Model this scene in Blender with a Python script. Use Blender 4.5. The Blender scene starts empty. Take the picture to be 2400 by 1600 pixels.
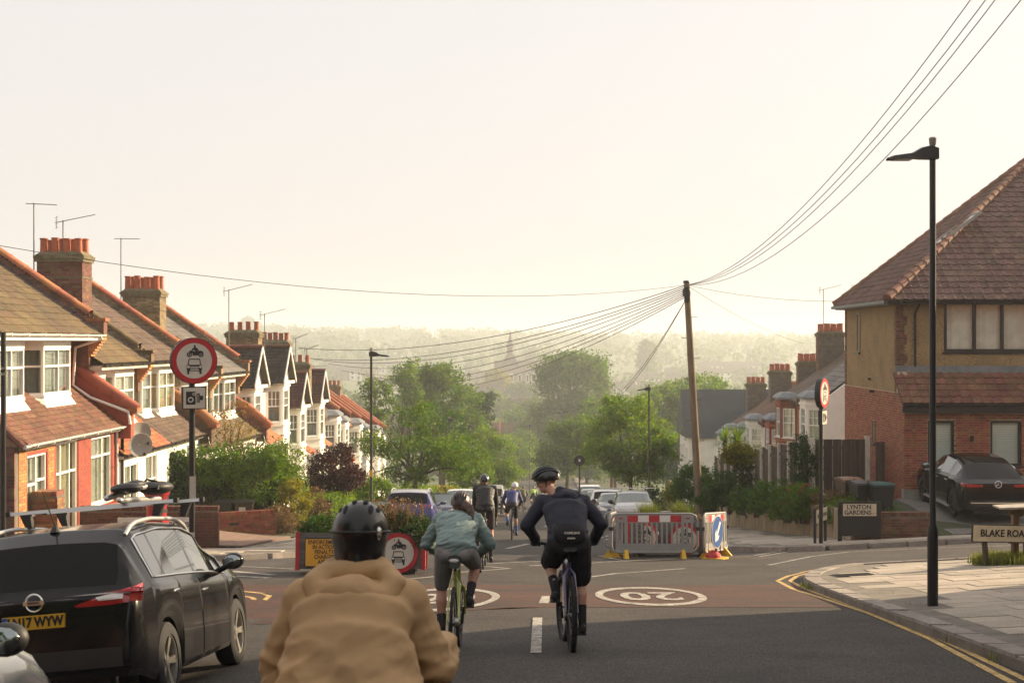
import bpy, bmesh, math, random
import numpy as np
from mathutils import Vector, Matrix, noise
from mathutils.bvhtree import BVHTree
R = math.radians
SC = bpy.context.scene
C = SC.collection
rnd = random.Random(7)

# ---------------------------------------------------------------- camera, sky, sun, exposure
F, CZ = 3333.33, 1.62                     # focal length in photo pixels (2400 wide), eye height
cam = bpy.data.cameras.new('camera'); cam_o = bpy.data.objects.new('camera', cam); C.objects.link(cam_o)
cam.lens = 50; cam.sensor_width = 36; cam.clip_start = .1; cam.clip_end = 9000
cam_o.location = (0, 0, CZ); cam_o.rotation_euler = (R(90), 0, 0); SC.camera = cam_o
cam.dof.use_dof = True; cam.dof.focus_distance = 24; cam.dof.aperture_fstop = 6.3
SUN_AZ, SUN_EL = 62.0, 20.0               # azimuth right of straight ahead, elevation
wd = bpy.data.worlds.new('World'); SC.world = wd; wd.use_nodes = True
wn = wd.node_tree; wn.nodes.clear()
sky = wn.nodes.new('ShaderNodeTexSky'); sky.sky_type = 'NISHITA'; sky.sun_disc = False
sky.sun_elevation = R(SUN_EL); sky.sun_rotation = R(SUN_AZ)
sky.air_density = 1.0; sky.dust_density = 6.0; sky.ozone_density = .6; sky.altitude = 50
mixn = wn.nodes.new('ShaderNodeMix'); mixn.data_type = 'RGBA'; mixn.inputs[0].default_value = .72
mixn.inputs[7].default_value = (10.4, 9.85, 9.5, 1)
bg = wn.nodes.new('ShaderNodeBackground'); bg.inputs[1].default_value = .05
wo = wn.nodes.new('ShaderNodeOutputWorld')
wn.links.new(sky.outputs[0], mixn.inputs[6]); wn.links.new(mixn.outputs[2], bg.inputs[0]); wn.links.new(bg.outputs[0], wo.inputs[0])
sl = bpy.data.lights.new('sun', 'SUN'); so = bpy.data.objects.new('sun', sl); C.objects.link(so)
sl.energy = 5.0; sl.angle = R(.6); sl.color = (1, .78, .50)
so.rotation_euler = (R(90 - SUN_EL), 0, R(180 - SUN_AZ)); so.location = (0, 0, 60)
SC.view_settings.view_transform = 'Standard'; SC.view_settings.look = 'None'
SC.view_settings.exposure = 1.1; SC.view_settings.gamma = 1
SC.cycles.use_denoising = True
SC.cycles.max_bounces = 6; SC.cycles.transparent_max_bounces = 12; SC.cycles.diffuse_bounces = 3
SC.cycles.glossy_bounces = 3; SC.cycles.transmission_bounces = 4; SC.cycles.volume_bounces = 1
SC.cycles.caustics_reflective = False; SC.cycles.caustics_refractive = False
SC.cycles.sample_clamp_indirect = 6

# ---------------------------------------------------------------- ground shape of the place
TH = math.atan(.025)                      # the street runs a little to the right of straight ahead
SA, CA = math.sin(TH), math.cos(TH)
def ss(a, b, x):
    t = min(1, max(0, (x - a) / (b - a))); return t * t * (3 - 2 * t)
def lerp(a, b, t): return a + (b - a) * t
def B(y):                                 # height along the street: a steep hill that eases out in the valley
    if y < 150: return -.103 * y
    if y < 310: q = y - 150; return -15.45 - .103 * q + .103 * q * q / 320
    if y < 620: return -23.69 - 3.3 * ss(310, 560, y)
    return -27 + 24 * ss(640, 1750, y)
def U(x, y): return x + .12 - .025 * y
def RP(x, y):                             # road surface
    u = U(x, y); z = B(y)
    if u > 4.8: z += .05 * min(u - 4.8, 40) * (1 - ss(52, 66, y))
    if u < -.3 and y < 25: z -= .085 * min(-u - .3, 4.2) * (1 - ss(17, 25, y))
    if y > 600: z += 9 * ss(620, 1700, y) * ss(150, -420, x) - 3 * ss(600, 1700, y) * ss(0, 500, x)
    return z
def X(u, y): return u - .12 + .025 * y
def P(px, py, d): return Vector(((px - 1200) / F * d, d, CZ - (py - 800) / F * d))
def GP(px, py, h=0.):                     # where the line of sight of a photo pixel meets the road surface
    a, b = 2., 300.
    f = lambda d: ZP(py, d) - RP(XP(px, d), d) - h
    for _ in range(50):
        m = (a + b) / 2
        if f(m) > 0: a = m
        else: b = m
    return XP(px, a), a
def XP(px, d): return (px - 1200) / F * d
def ZP(py, d): return CZ - (py - 800) / F * d

# ---------------------------------------------------------------- materials
MATS = {}
def mat(name, col, rough=.7, var=.22, vs=2.5, bump=0., bs=40., metal=0., spec=.5, island=0., col2=None, coat=0.,
        trans=0., emit=0., fs=0., fvar=0., stretch=None, thin=0.):
    if name in MATS: return MATS[name]
    m = bpy.data.materials.new(name); m.use_nodes = True; MATS[name] = m
    nt = m.node_tree; N = nt.nodes; K = nt.links; b = N['Principled BSDF']
    def nd(t, **k):
        n = N.new(t)
        for a, v in k.items(): setattr(n, a, v)
        return n
    geo = nd('ShaderNodeNewGeometry'); vec = geo.outputs['Position']
    if stretch:
        mp = nd('ShaderNodeMapping'); mp.inputs['Scale'].default_value = stretch
        K.new(vec, mp.inputs[0]); vec = mp.outputs[0]
    n1 = nd('ShaderNodeTexNoise'); n1.inputs['Scale'].default_value = vs; n1.inputs['Detail'].default_value = 6
    n1.inputs['Roughness'].default_value = .62; K.new(vec, n1.inputs['Vector'])
    rp = nd('ShaderNodeMapRange'); rp.inputs[1].default_value = .3; rp.inputs[2].default_value = .7
    K.new(n1.outputs[0], rp.inputs[0])
    mx = nd('ShaderNodeMix', data_type='RGBA')
    c = Vector(col[:3]); lo = c * (1 - var); hi = Vector(col2[:3]) if col2 else c * (1 + var)
    mx.inputs[6].default_value = (*lo, 1); mx.inputs[7].default_value = (*hi, 1)
    K.new(rp.outputs[0], mx.inputs[0]); out = mx.outputs[2]
    if island:
        oi = nd('ShaderNodeObjectInfo'); ad = nd('ShaderNodeMath', operation='ADD'); fr = nd('ShaderNodeMath', operation='FRACT')
        K.new(geo.outputs['Random Per Island'], ad.inputs[0]); K.new(oi.outputs['Random'], ad.inputs[1]); K.new(ad.outputs[0], fr.inputs[0])
        mr = nd('ShaderNodeMapRange'); mr.inputs[3].default_value = 1 - island; mr.inputs[4].default_value = 1 + island
        K.new(fr.outputs[0], mr.inputs[0])
        hs = nd('ShaderNodeHueSaturation'); K.new(mr.outputs[0], hs.inputs['Value']); K.new(out, hs.inputs['Color'])
        m2 = nd('ShaderNodeMath', operation='MULTIPLY_ADD'); m2.inputs[1].default_value = 7.31; K.new(fr.outputs[0], m2.inputs[0])
        f2 = nd('ShaderNodeMath', operation='FRACT'); K.new(m2.outputs[0], f2.inputs[0])
        h2 = nd('ShaderNodeMapRange'); h2.inputs[3].default_value = .5 - .05 * min(1, island * 2); h2.inputs[4].default_value = .5 + .05 * min(1, island * 2)
        K.new(f2.outputs[0], h2.inputs[0]); K.new(h2.outputs[0], hs.inputs['Hue']); out = hs.outputs[0]
    if fs:
        n3 = nd('ShaderNodeTexNoise'); n3.inputs['Scale'].default_value = fs; n3.inputs['Detail'].default_value = 3
        K.new(vec, n3.inputs['Vector'])
        r3 = nd('ShaderNodeMapRange'); r3.inputs[1].default_value = .3; r3.inputs[2].default_value = .7
        r3.inputs[3].default_value = 1 - fvar; r3.inputs[4].default_value = 1 + fvar; K.new(n3.outputs[0], r3.inputs[0])
        h3 = nd('ShaderNodeHueSaturation'); K.new(r3.outputs[0], h3.inputs['Value']); K.new(out, h3.inputs['Color']); out = h3.outputs[0]
    K.new(out, b.inputs['Base Color'])
    b.inputs['Roughness'].default_value = rough; b.inputs['Metallic'].default_value = metal
    b.inputs['Specular IOR Level'].default_value = spec; b.inputs['Coat Weight'].default_value = coat
    b.inputs['Coat Roughness'].default_value = .04
    if bump:
        n2 = nd('ShaderNodeTexNoise'); n2.inputs['Scale'].default_value = bs; n2.inputs['Detail'].default_value = 4
        K.new(vec, n2.inputs['Vector'])
        bp = nd('ShaderNodeBump'); bp.inputs['Strength'].default_value = bump; bp.inputs['Distance'].default_value = .02
        K.new(n2.outputs[0], bp.inputs['Height']); K.new(bp.outputs[0], b.inputs['Normal'])
    if emit:
        K.new(out, b.inputs['Emission Color']); b.inputs['Emission Strength'].default_value = emit
    if trans:                             # leaf: light passes through
        tr = nd('ShaderNodeBsdfTranslucent'); ms = nd('ShaderNodeMixShader'); ms.inputs[0].default_value = trans
        g2 = nd('ShaderNodeHueSaturation'); g2.inputs['Value'].default_value = 1.5; g2.inputs['Saturation'].default_value = 1.15
        K.new(out, g2.inputs['Color']); K.new(g2.outputs[0], tr.inputs[0])
        K.new(b.outputs[0], ms.inputs[1]); K.new(tr.outputs[0], ms.inputs[2]); K.new(ms.outputs[0], N['Material Output'].inputs[0])
    return m
def glass(name, tint=(.75, .8, .78), fac=.35, rough=.03):
    if name in MATS: return MATS[name]
    m = bpy.data.materials.new(name); m.use_nodes = True; MATS[name] = m
    nt = m.node_tree; N = nt.nodes; K = nt.links; N.remove(N['Principled BSDF'])
    t = N.new('ShaderNodeBsdfTransparent'); t.inputs[0].default_value = (*tint, 1)
    g = N.new('ShaderNodeBsdfGlossy'); g.inputs['Roughness'].default_value = rough; g.inputs[0].default_value = (.95, .95, .95, 1)
    lw = N.new('ShaderNodeLayerWeight'); lw.inputs[0].default_value = .5
    fr = N.new('ShaderNodeMath'); fr.operation = 'POWER'; fr.inputs[1].default_value = 4.; K.new(lw.outputs['Facing'], fr.inputs[0])
    ad = N.new('ShaderNodeMath'); ad.operation = 'MULTIPLY_ADD'; ad.use_clamp = True
    ad.inputs[1].default_value = 1.; ad.inputs[2].default_value = fac; K.new(fr.outputs[0], ad.inputs[0])
    ms = N.new('ShaderNodeMixShader'); K.new(ad.outputs[0], ms.inputs[0]); K.new(t.outputs[0], ms.inputs[1]); K.new(g.outputs[0], ms.inputs[2])
    K.new(ms.outputs[0], N['Material Output'].inputs[0])
    return m

# ---------------------------------------------------------------- mesh building
class MB:
    def __init__(s): s.v = []; s.f = []
    def add(s, vs, fs, M=None):
        o = len(s.v)
        s.v += [tuple(M @ Vector(v)) if M is not None else tuple(v) for v in vs]
        s.f += [tuple(i + o for i in f) for f in fs]; return s
    def box(s, x0, x1, y0, y1, z0, z1, M=None):
        return s.add([(x0, y0, z0), (x1, y0, z0), (x1, y1, z0), (x0, y1, z0), (x0, y0, z1), (x1, y0, z1), (x1, y1, z1), (x0, y1, z1)],
                     [(0, 3, 2, 1), (4, 5, 6, 7), (0, 1, 5, 4), (1, 2, 6, 5), (2, 3, 7, 6), (3, 0, 4, 7)], M)
    def cbox(s, c, sx, sy, sz, M=None):
        return s.box(c[0] - sx / 2, c[0] + sx / 2, c[1] - sy / 2, c[1] + sy / 2, c[2] - sz / 2, c[2] + sz / 2, M)
    def hexa(s, p, M=None):               # bottom loop 0-3, top loop 4-7
        return s.add(p, [(0, 3, 2, 1), (4, 5, 6, 7), (0, 1, 5, 4), (1, 2, 6, 5), (2, 3, 7, 6), (3, 0, 4, 7)], M)
    def prism(s, poly, fn, a, b, M=None): # polygon (p,q) pushed from a to b; fn(p,q,t)->xyz
        n = len(poly); vs = [fn(p, q, a) for p, q in poly] + [fn(p, q, b) for p, q in poly]
        fs = [tuple(range(n - 1, -1, -1)), tuple(range(n, 2 * n))] + [(i, (i + 1) % n, n + (i + 1) % n, n + i) for i in range(n)]
        return s.add(vs, fs, M)
    def sheet(s, rows, M=None, closed=False):
        m = len(rows[0]); vs = [p for r in rows for p in r]; fs = []
        for i in range(len(rows) - 1):
            for j in range(m if closed else m - 1):
                k = (j + 1) % m; fs.append((i * m + j, i * m + k, (i + 1) * m + k, (i + 1) * m + j))
        return s.add(vs, fs, M)
    def tube(s, pts, r, n=8, M=None, cap=True, loop=False):
        pts = [Vector(p) for p in pts]; k = len(pts)
        rs = list(r) if isinstance(r, (list, tuple)) else [r] * k
        rows = []; up = None
        for i, p in enumerate(pts):
            if loop: t = pts[(i + 1) % k] - pts[i - 1]
            else: t = pts[min(i + 1, k - 1)] - pts[max(i - 1, 0)]
            t = t.normalized() if t.length > 1e-9 else Vector((0, 0, 1))
            if up is None:
                up = Vector((0, 0, 1)) if abs(t.z) < .95 else Vector((1, 0, 0))
            a = up.cross(t)
            if a.length < 1e-6: a = Vector((1, 0, 0)).cross(t)
            a.normalize(); b = t.cross(a); up = b
            rows.append([p + (a * math.cos(2 * math.pi * j / n) + b * math.sin(2 * math.pi * j / n)) * rs[i] for j in range(n)])
        if loop: rows.append(rows[0])
        o = len(s.v); s.sheet(rows, M, closed=True)
        if cap and not loop:
            s.f.append(tuple(o + j for j in range(n - 1, -1, -1))); e = o + (k - 1) * n; s.f.append(tuple(e + j for j in range(n)))
        return s
    def caps(s, p0, p1, r0, r1, n=12, flat=1., M=None):   # tapered limb with round ends
        p0 = Vector(p0); p1 = Vector(p1); t = (p1 - p0)
        L = t.length; t = t / L if L > 1e-9 else Vector((0, 0, 1))
        pts = []; rs = []
        for q in (-1, -.86, -.5): pts.append(p0 + t * r0 * q); rs.append(max(.001, r0 * math.sqrt(max(0, 1 - q * q))))
        pts.append(p0); rs.append(r0); pts.append(p1); rs.append(r1)
        for q in (.5, .86, 1): pts.append(p1 + t * r1 * q); rs.append(max(.001, r1 * math.sqrt(max(0, 1 - q * q))))
        return s.tube(pts, rs, n, M)
    def lathe(s, prof, n=16, M=None, cap=True):           # (radius, z) round the z axis
        rows = [[(r * math.cos(2 * math.pi * j / n), r * math.sin(2 * math.pi * j / n), z) for j in range(n)] for r, z in prof]
        o = len(s.v); s.sheet(rows, M, closed=True)
        if cap:
            s.f.append(tuple(o + j for j in range(n - 1, -1, -1))); e = o + (len(prof) - 1) * n; s.f.append(tuple(e + j for j in range(n)))
        return s
    def ell(s, c, r, nu=16, nv=10, M=None):
        rows = []
        for i in range(nv + 1):
            a = -math.pi / 2 + math.pi * i / nv; ca = max(.001, math.cos(a))
            rows.append([(c[0] + r[0] * ca * math.cos(2 * math.pi * j / nu), c[1] + r[1] * ca * math.sin(2 * math.pi * j / nu), c[2] + r[2] * math.sin(a)) for j in range(nu)])
        o = len(s.v); s.sheet(rows, M, closed=True)
        s.f.append(tuple(o + j for j in range(nu - 1, -1, -1))); e = o + nv * nu; s.f.append(tuple(e + j for j in range(nu)))
        return s
    def loft(s, cs, rx, ry, n=20, M=None):                # elliptical rings, lateral axis x
        cs = [Vector(c) for c in cs]; rows = []
        for i, c in enumerate(cs):
            t = (cs[min(i + 1, len(cs) - 1)] - cs[max(i - 1, 0)]).normalized()
            a = Vector((1, 0, 0)); a = (a - t * a.dot(t)).normalized(); b = t.cross(a)
            rows.append([c + a * rx[i] * math.cos(2 * math.pi * j / n) + b * ry[i] * math.sin(2 * math.pi * j / n) for j in range(n)])
        o = len(s.v); s.sheet(rows, M, closed=True)
        s.f.append(tuple(o + j for j in range(n - 1, -1, -1))); e = o + (len(cs) - 1) * n; s.f.append(tuple(e + j for j in range(n)))
        return s
    def mesh(s, name, m=None, smooth=0):
        me = bpy.data.meshes.new(name); me.from_pydata(s.v, [], s.f)
        if m is not None: me.materials.append(m)
        if smooth:
            me.polygons.foreach_set('use_smooth', [True] * len(me.polygons))
            me.set_sharp_from_angle(angle=R(smooth))
        me.update(); return me
    def build(s, name, m=None, parent=None, smooth=0, M=None):
        return link(name, s.mesh(name, m, smooth), parent, M)
def link(name, me, parent=None, M=None):
    o = bpy.data.objects.new(name, me); C.objects.link(o)
    if parent is not None: o.parent = parent
    if M is not None: o.matrix_basis = M
    return o
def tag(o, label=None, cat=None, group=None, kind=None):
    if label: o['label'] = label
    if cat: o['category'] = cat
    if group: o['group'] = group
    if kind: o['kind'] = kind
    return o
def thing(name, label, cat, loc=(0, 0, 0), rz=0., group=None, rx=0., ry=0.):
    o = bpy.data.objects.new(name, None); C.objects.link(o); o.empty_display_size = .2
    o.location = loc; o.rotation_euler = (rx, ry, rz); return tag(o, label, cat, group)
def dup(src, parent=None):
    c = src.copy(); C.objects.link(c)
    if parent is not None: c.parent = parent
    for k in src.children: dup(k, c)
    return c
def npmesh(name, V, Q, m, smooth=False):
    me = bpy.data.meshes.new(name); k = Q.shape[1]
    me.vertices.add(len(V)); me.vertices.foreach_set('co', V.astype(np.float32).ravel())
    me.loops.add(Q.size); me.loops.foreach_set('vertex_index', Q.astype(np.int32).ravel())
    me.polygons.add(len(Q)); me.polygons.foreach_set('loop_start', np.arange(0, Q.size, k, dtype=np.int32))
    me.polygons.foreach_set('loop_total', np.full(len(Q), k, dtype=np.int32))
    if smooth: me.polygons.foreach_set('use_smooth', np.ones(len(Q), dtype=bool))
    if m is not None: me.materials.append(m)
    me.update(calc_edges=True); me.validate(); return me
def frame(o, x, y, z): # matrix from axes
    x, y, z = Vector(x), Vector(y), Vector(z)
    return Matrix(((x.x, y.x, z.x, o[0]), (x.y, y.y, z.y, o[1]), (x.z, y.z, z.z, o[2]), (0, 0, 0, 1)))
def drape(mb, poly, hf, cx=(), cy=(), skirt=0.):
    """flat polygon (x,y) cut along x / y lines and laid on the height function; optional skirt down its edge"""
    bm = bmesh.new(); vs = [bm.verts.new((x, y, 0)) for x, y in poly]; bm.faces.new(vs)
    for axis, cuts in ((0, cx), (1, cy)):
        for c in cuts:
            n = (1, 0, 0) if axis == 0 else (0, 1, 0); co = (c, 0, 0) if axis == 0 else (0, c, 0)
            bmesh.ops.bisect_plane(bm, geom=bm.verts[:] + bm.edges[:] + bm.faces[:], plane_co=co, plane_no=n, dist=1e-5)
    bmesh.ops.triangulate(bm, faces=bm.faces[:])
    bmesh.ops.recalc_face_normals(bm, faces=bm.faces[:])
    if bm.faces and bm.faces[:][0].normal.z < 0: bmesh.ops.reverse_faces(bm, faces=bm.faces[:])
    bm.verts.ensure_lookup_table(); bm.verts.index_update()
    o = len(mb.v); mb.v += [(v.co.x, v.co.y, hf(v.co.x, v.co.y)) for v in bm.verts]
    mb.f += [tuple(o + v.index for v in f.verts) for f in bm.faces]
    if skirt:
        for e in bm.edges:
            if e.is_boundary:
                f = e.link_faces[0]; l = [q for q in f.loops if q.edge == e][0]
                a, b = l.vert, l.link_loop_next.vert
                za, zb = hf(a.co.x, a.co.y), hf(b.co.x, b.co.y); k = len(mb.v)
                mb.v += [(a.co.x, a.co.y, za), (b.co.x, b.co.y, zb), (b.co.x, b.co.y, zb - skirt), (a.co.x, a.co.y, za - skirt)]
                mb.f.append((k + 1, k, k + 3, k + 2))
    bm.free(); return mb
WORK = bpy.data.scenes.new('workbench')   # empty side scene in which single meshes are evaluated, so that the big scene need not be
def evaluated(o):
    WORK.collection.objects.link(o); vl = WORK.view_layers[0]; vl.update(); dg = vl.depsgraph
    me = bpy.data.meshes.new_from_object(o.evaluated_get(dg)); WORK.collection.objects.unlink(o); return me
def remesh(mb, name, m, parent, vox=.012, it=4, disp=None):
    me = bpy.data.meshes.new('tmp'); me.from_pydata(mb.v, [], mb.f)
    o = bpy.data.objects.new('tmp', me)
    md = o.modifiers.new('r', 'REMESH'); md.mode = 'VOXEL'; md.voxel_size = vox
    sm = o.modifiers.new('s', 'SMOOTH'); sm.iterations = it; sm.factor = .5
    new = evaluated(o); bpy.data.objects.remove(o); bpy.data.meshes.remove(me)
    new.name = name; new.materials.clear(); new.materials.append(m)
    if disp:
        ns = [v.normal.copy() for v in new.vertices]
        for v, n in zip(new.vertices, ns): v.co = disp(v.co, n)
    new.polygons.foreach_set('use_smooth', [True] * len(new.polygons)); new.update()
    return link(name, new, parent)
def text(parent, s, size, m, M, name='lettering', ext=.002, bold=.0, sx=1., spacing=1.):
    cu = bpy.data.curves.new('t', 'FONT'); cu.body = s; cu.size = size; cu.extrude = ext; cu.align_x = 'CENTER'; cu.align_y = 'CENTER'
    cu.offset = bold; cu.resolution_u = 3; cu.space_character = spacing
    o = bpy.data.objects.new('t', cu)
    me = evaluated(o); bpy.data.objects.remove(o); bpy.data.curves.remove(cu)
    me.name = name; me.materials.clear(); me.materials.append(m)
    return link(name, me, parent, M @ Matrix.Diagonal((sx, 1, 1, 1)))
VERT = frame((0, 0, 0), (1, 0, 0), (0, 0, 1), (0, -1, 0))      # text plane facing -y
# ---------------------------------------------------------------- the ground, roads, pavements and markings
asphalt = mat('asphalt', (.050, .042, .036), .8, .34, .8, bump=.7, bs=90, fs=42, fvar=.95, spec=.35)
asphalt2 = mat('asphalt_side', (.066, .057, .053), .8, .28, .9, bump=.6, bs=90, fs=40, fvar=.85, spec=.3)
redasph = mat('worn_red_surfacing', (.046, .039, .036), .85, .05, 1.1, bump=.5, bs=120, col2=(.105, .048, .035), fs=70, fvar=.5, spec=.3, stretch=(.35, 1.3, 1))
white_line = mat('worn_white_road_paint', (.34, .315, .275), .8, .6, 7, bump=.5, bs=120, fs=45, fvar=.6)
yellow_line = mat('worn_yellow_road_paint', (.46, .31, .11), .8, .45, 5, bump=.4, bs=120, fs=45, fvar=.5)
pave_base = mat('pavement_joint', (.17, .15, .125), .95, .3, 3, bump=.5, bs=60)
slab_m = mat('concrete_paving', (.36, .31, .25), .85, .2, 1.3, bump=.35, bs=70, island=.13, fs=40, fvar=.18)
tar_m = mat('pavement_asphalt', (.12, .105, .095), .9, .3, 1.5, bump=.5, bs=90)
kerb_m = mat('granite_kerb', (.26, .225, .195), .8, .25, 4, bump=.6, bs=60, island=.15, fs=80, fvar=.35)
soil_m = mat('garden_soil', (.075, .06, .04), .95, .4, 1.2, bump=.8, bs=20, col2=(.06, .085, .025))
grassg = mat('field_grass', (.07, .10, .03), .95, .3, .03, bump=.5, bs=2, col2=(.10, .13, .04))

def rng(a, b, st):
    n = max(1, int(round((b - a) / st))); return [a + (b - a) * i / n for i in range(n + 1)]
xs = rng(-1150, -60, 90)[:-1] + rng(-60, 60, 4)[:-1] + rng(60, 1150, 90)
ys = rng(-150, -45, 15)[:-1] + rng(-45, 120, 3)[:-1] + rng(120, 330, 10)[:-1] + rng(330, 2450, 60)
def terr(x, y):
    u = U(x, y); z = RP(x, y) - .06
    if abs(u) < 46 and y < 135: z -= .34
    return z
g = MB().sheet([[(x, y, terr(x, y)) for x in xs] for y in ys])
tag(g.build('ground', grassg, smooth=60), kind='structure')

# carriageways: one sheet each, butted along the kerb lines of the main street
def strip(y0, y1, st, u0, u1, su):
    return [[(X(u, y), y, RP(X(u, y), y)) for u in rng(u0, u1, su)] for y in rng(y0, y1, st)]
mr = MB().sheet(strip(-14, 268, 3, -5.5, 4.8, .8)); road = tag(mr.build('road', asphalt, smooth=40), kind='structure')
lg = MB().sheet([[(x, y, RP(x, y)) for x in [X(4.8, y)] + rng(6.2, 40, 1.5)] for y in rng(21, 40, 1.)])
tag(lg.build('side_road', asphalt2, smooth=40), kind='structure')
cg = MB().sheet([[(x, y, RP(x, y)) for x in rng(-42, -6.6, 1.5) + [X(-5.5, y)]] for y in rng(17, 37, 1.)])
tag(cg.build('side_road', asphalt2, smooth=40), kind='structure')
xr = MB().sheet([[(x, y, RP(x, y)) for x in rng(-90, 90, 6)] for y in rng(268.0, 276, 2)])
tag(xr.build('cross_road', asphalt, smooth=40), kind='structure')

def arc(cx, cy, rx, ry, a0, a1, n=12): return [(cx + rx * math.cos(R(lerp(a0, a1, i / n))), cy + ry * math.sin(R(lerp(a0, a1, i / n)))) for i in range(n + 1)]
kNR = [(X(4.3, y), y) for y in rng(-12, 21.6, 3)] + arc(X(4.3, 21.6) + 2.2, 21.6, 2.2, 5.8, 180, 90)[1:] + [(x, 27.4) for x in rng(9, 40, 4)]
kFR = [(x, 34.8) for x in rng(40, 7.6, 3)] + arc(7.6, 38.5, 7.6 - X(4.8, 38.5), 3.7, 270, 180)[1:] + [(X(4.8, y), y) for y in rng(42, 262, 6)]
kFL = [(x, 32.) for x in rng(-42, -7.4, 3)] + arc(-7.4, 35.6, 7.4 + X(-5.5, 35.6), 3.6, 270, 360)[1:] + [(X(-5.5, y), y) for y in rng(38, 262, 6)]
kNL = [(X(-5.5, y), y) for y in rng(-12, 17.6, 3)] + arc(X(-5.5, 17.6) - 3., 17.6, 3., 3.9, 0, 90)[1:] + [(x, 21.5) for x in rng(-10, -42, 4)]
PH = lambda x, y: RP(x, y) + .098
def pavement(kerb, back, cx, cy, m):
    mb = MB(); drape(mb, kerb + back, PH, cx, cy, skirt=.25)
    return tag(mb.build('pavement', m), kind='structure')
pvNR = pavement(kNR, [(40, 25.2), (9.2, 25.2), (9.2, -12)], rng(5, 39, 2), rng(-10, 27, 3), pave_base)
backFR = [(X(u, y), y) for y, u in ((262, 6.6), (160, 6.7), (110, 6.8), (80, 6.8), (60, 6.8), (55, 6.85), (50, 7.2), (43, 7.43), (37.0, 8.25))] + [(40, 36.9)]
pvFR = pavement(kFR, backFR, rng(5, 39, 2), rng(36, 260, 4), pave_base)
backFL = [(X(-7.7, y), y) for y in (262, 200, 150, 100, 70, 50, 36)] + [(-42, 36)]
pvFL = pavement(kFL, backFL, rng(-41, -3, 3), rng(33, 260, 4), pave_base)
pvNL = pavement(kNL, [(-42, 19), (-9, 19), (-9, -12)], rng(-40, -5, 3), rng(-10, 21, 3), tar_m)

def slope_frame(p, ang, h):
    e = .2; x, y = p
    a = Vector((math.cos(ang), math.sin(ang), 0)); b = Vector((-math.sin(ang), math.cos(ang), 0))
    def d(v): return (RP(x + v.x * e, y + v.y * e) - RP(x - v.x * e, y - v.y * e)) / (2 * e)
    ax = (a + Vector((0, 0, d(a)))).normalized(); n = ax.cross((b + Vector((0, 0, d(b)))).normalized()).normalized(); ay = n.cross(ax)
    return frame((x, y, RP(x, y) + h), ax, ay, n)
# kerbstones: each a stone of its own, laid end to end along the kerb line
kst = {}
def kerbs(line, parent, side, y0, y1, L=.915):
    d = 0; pts = [Vector((*p, 0)) for p in line]; acc = []
    for a, b in zip(pts, pts[1:]):
        n = max(1, int((b - a).length / .05))
        acc += [a.lerp(b, i / n) for i in range(n)]
    acc.append(pts[-1]); i = 0; k = 0
    while i < len(acc) - 2:
        j = i; l = 0
        while j < len(acc) - 1 and l < L: l += (acc[j + 1] - acc[j]).length; j += 1
        a, b = acc[i], acc[j]; c = (a + b) / 2; i = j
        if not (y0 < c.y < y1) or abs(c.x) > 14: continue
        ang = math.atan2(b.y - a.y, b.x - a.x); ln = round((b - a).length - .012, 1)
        key = (ln, side)
        if key not in kst:
            q = MB(); w0, w1 = (-.29, .0) if side < 0 else (0, .29); e = .018
            q.hexa([(-ln / 2, w0, -.2), (ln / 2, w0, -.2), (ln / 2, w1, -.2), (-ln / 2, w1, -.2),
                    (-ln / 2 + e, w0 + e, .0), (ln / 2 - e, w0 + e, .0), (ln / 2 - e, w1 - e, .0), (-ln / 2 + e, w1 - e, .0)])
            q.v = [(x, y, z if z > -.1 else z) for x, y, z in q.v]
            kst[key] = q.mesh('kerbstone', kerb_m)
        M = slope_frame((c.x, c.y), ang, .125 + rnd.uniform(-.006, .006))
        link('kerbstone', kst[key], parent, M); k += 1
kerbs(kNR, pvNR, -1, -3, 30); kerbs(kFR, pvFR, 1, 30, 62); kerbs(kFL, pvFL, -1, 30, 62); kerbs(kNL, pvNL, 1, 4, 25)
def inpoly(x, y, poly):
    r = False; n = len(poly); j = n - 1
    for i in range(n):
        xi, yi = poly[i]; xj, yj = poly[j]
        if (yi > y) != (yj > y) and x < (xj - xi) * (y - yi) / (yj - yi) + xi: r = not r
        j = i
    return r
slabs = [MB().hexa([(-w / 2, -h / 2, -.03), (w / 2, -h / 2, -.03), (w / 2, h / 2, -.03), (-w / 2, h / 2, -.03), (-w / 2 + .006, -h / 2 + .006, 0), (w / 2 - .006, -h / 2 + .006, 0), (w / 2 - .006, h / 2 - .006, 0), (-w / 2 + .006, h / 2 - .006, 0)]).mesh('paving_slab', slab_m)
         for w, h in ((.887, .592), (.59, .592))]
def paving(poly, parent, y0, y1, x0, x1, edge):
    row = 0; y = y0
    while y < y1:
        x = X(x0, y) - rnd.choice((0, .3, .6)); 
        while x < X(x1, y):
            k = 0 if rnd.random() < .72 else 1; w = (.895, .6)[k]; cx, cy = x + w / 2, y + .3
            if all(inpoly(cx + a * w * .5, cy + b * .3, edge) for a in (-1, 1) for b in (-1, 1)):
                M = slope_frame((cx, cy), TH * 0 - .02, .112 + rnd.uniform(-.004, .004))
                M = M @ Matrix.Rotation(R(rnd.uniform(-.25, .25)), 4, 'X') @ Matrix.Rotation(R(rnd.uniform(-.25, .25)), 4, 'Y')
                link('paving_slab', slabs[k], parent, M)
            x += w
        y += .6; row += 1
def inset(kerb, back, d):                 # move the kerb line inwards so slabs stop behind the kerbstones
    out = []
    for i, (x, y) in enumerate(kerb):
        a = Vector(kerb[max(i - 1, 0)]); b = Vector(kerb[min(i + 1, len(kerb) - 1)]); t = (b - a).normalized()
        out.append((x + t.y * d, y - t.x * d))
    return out + back
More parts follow.
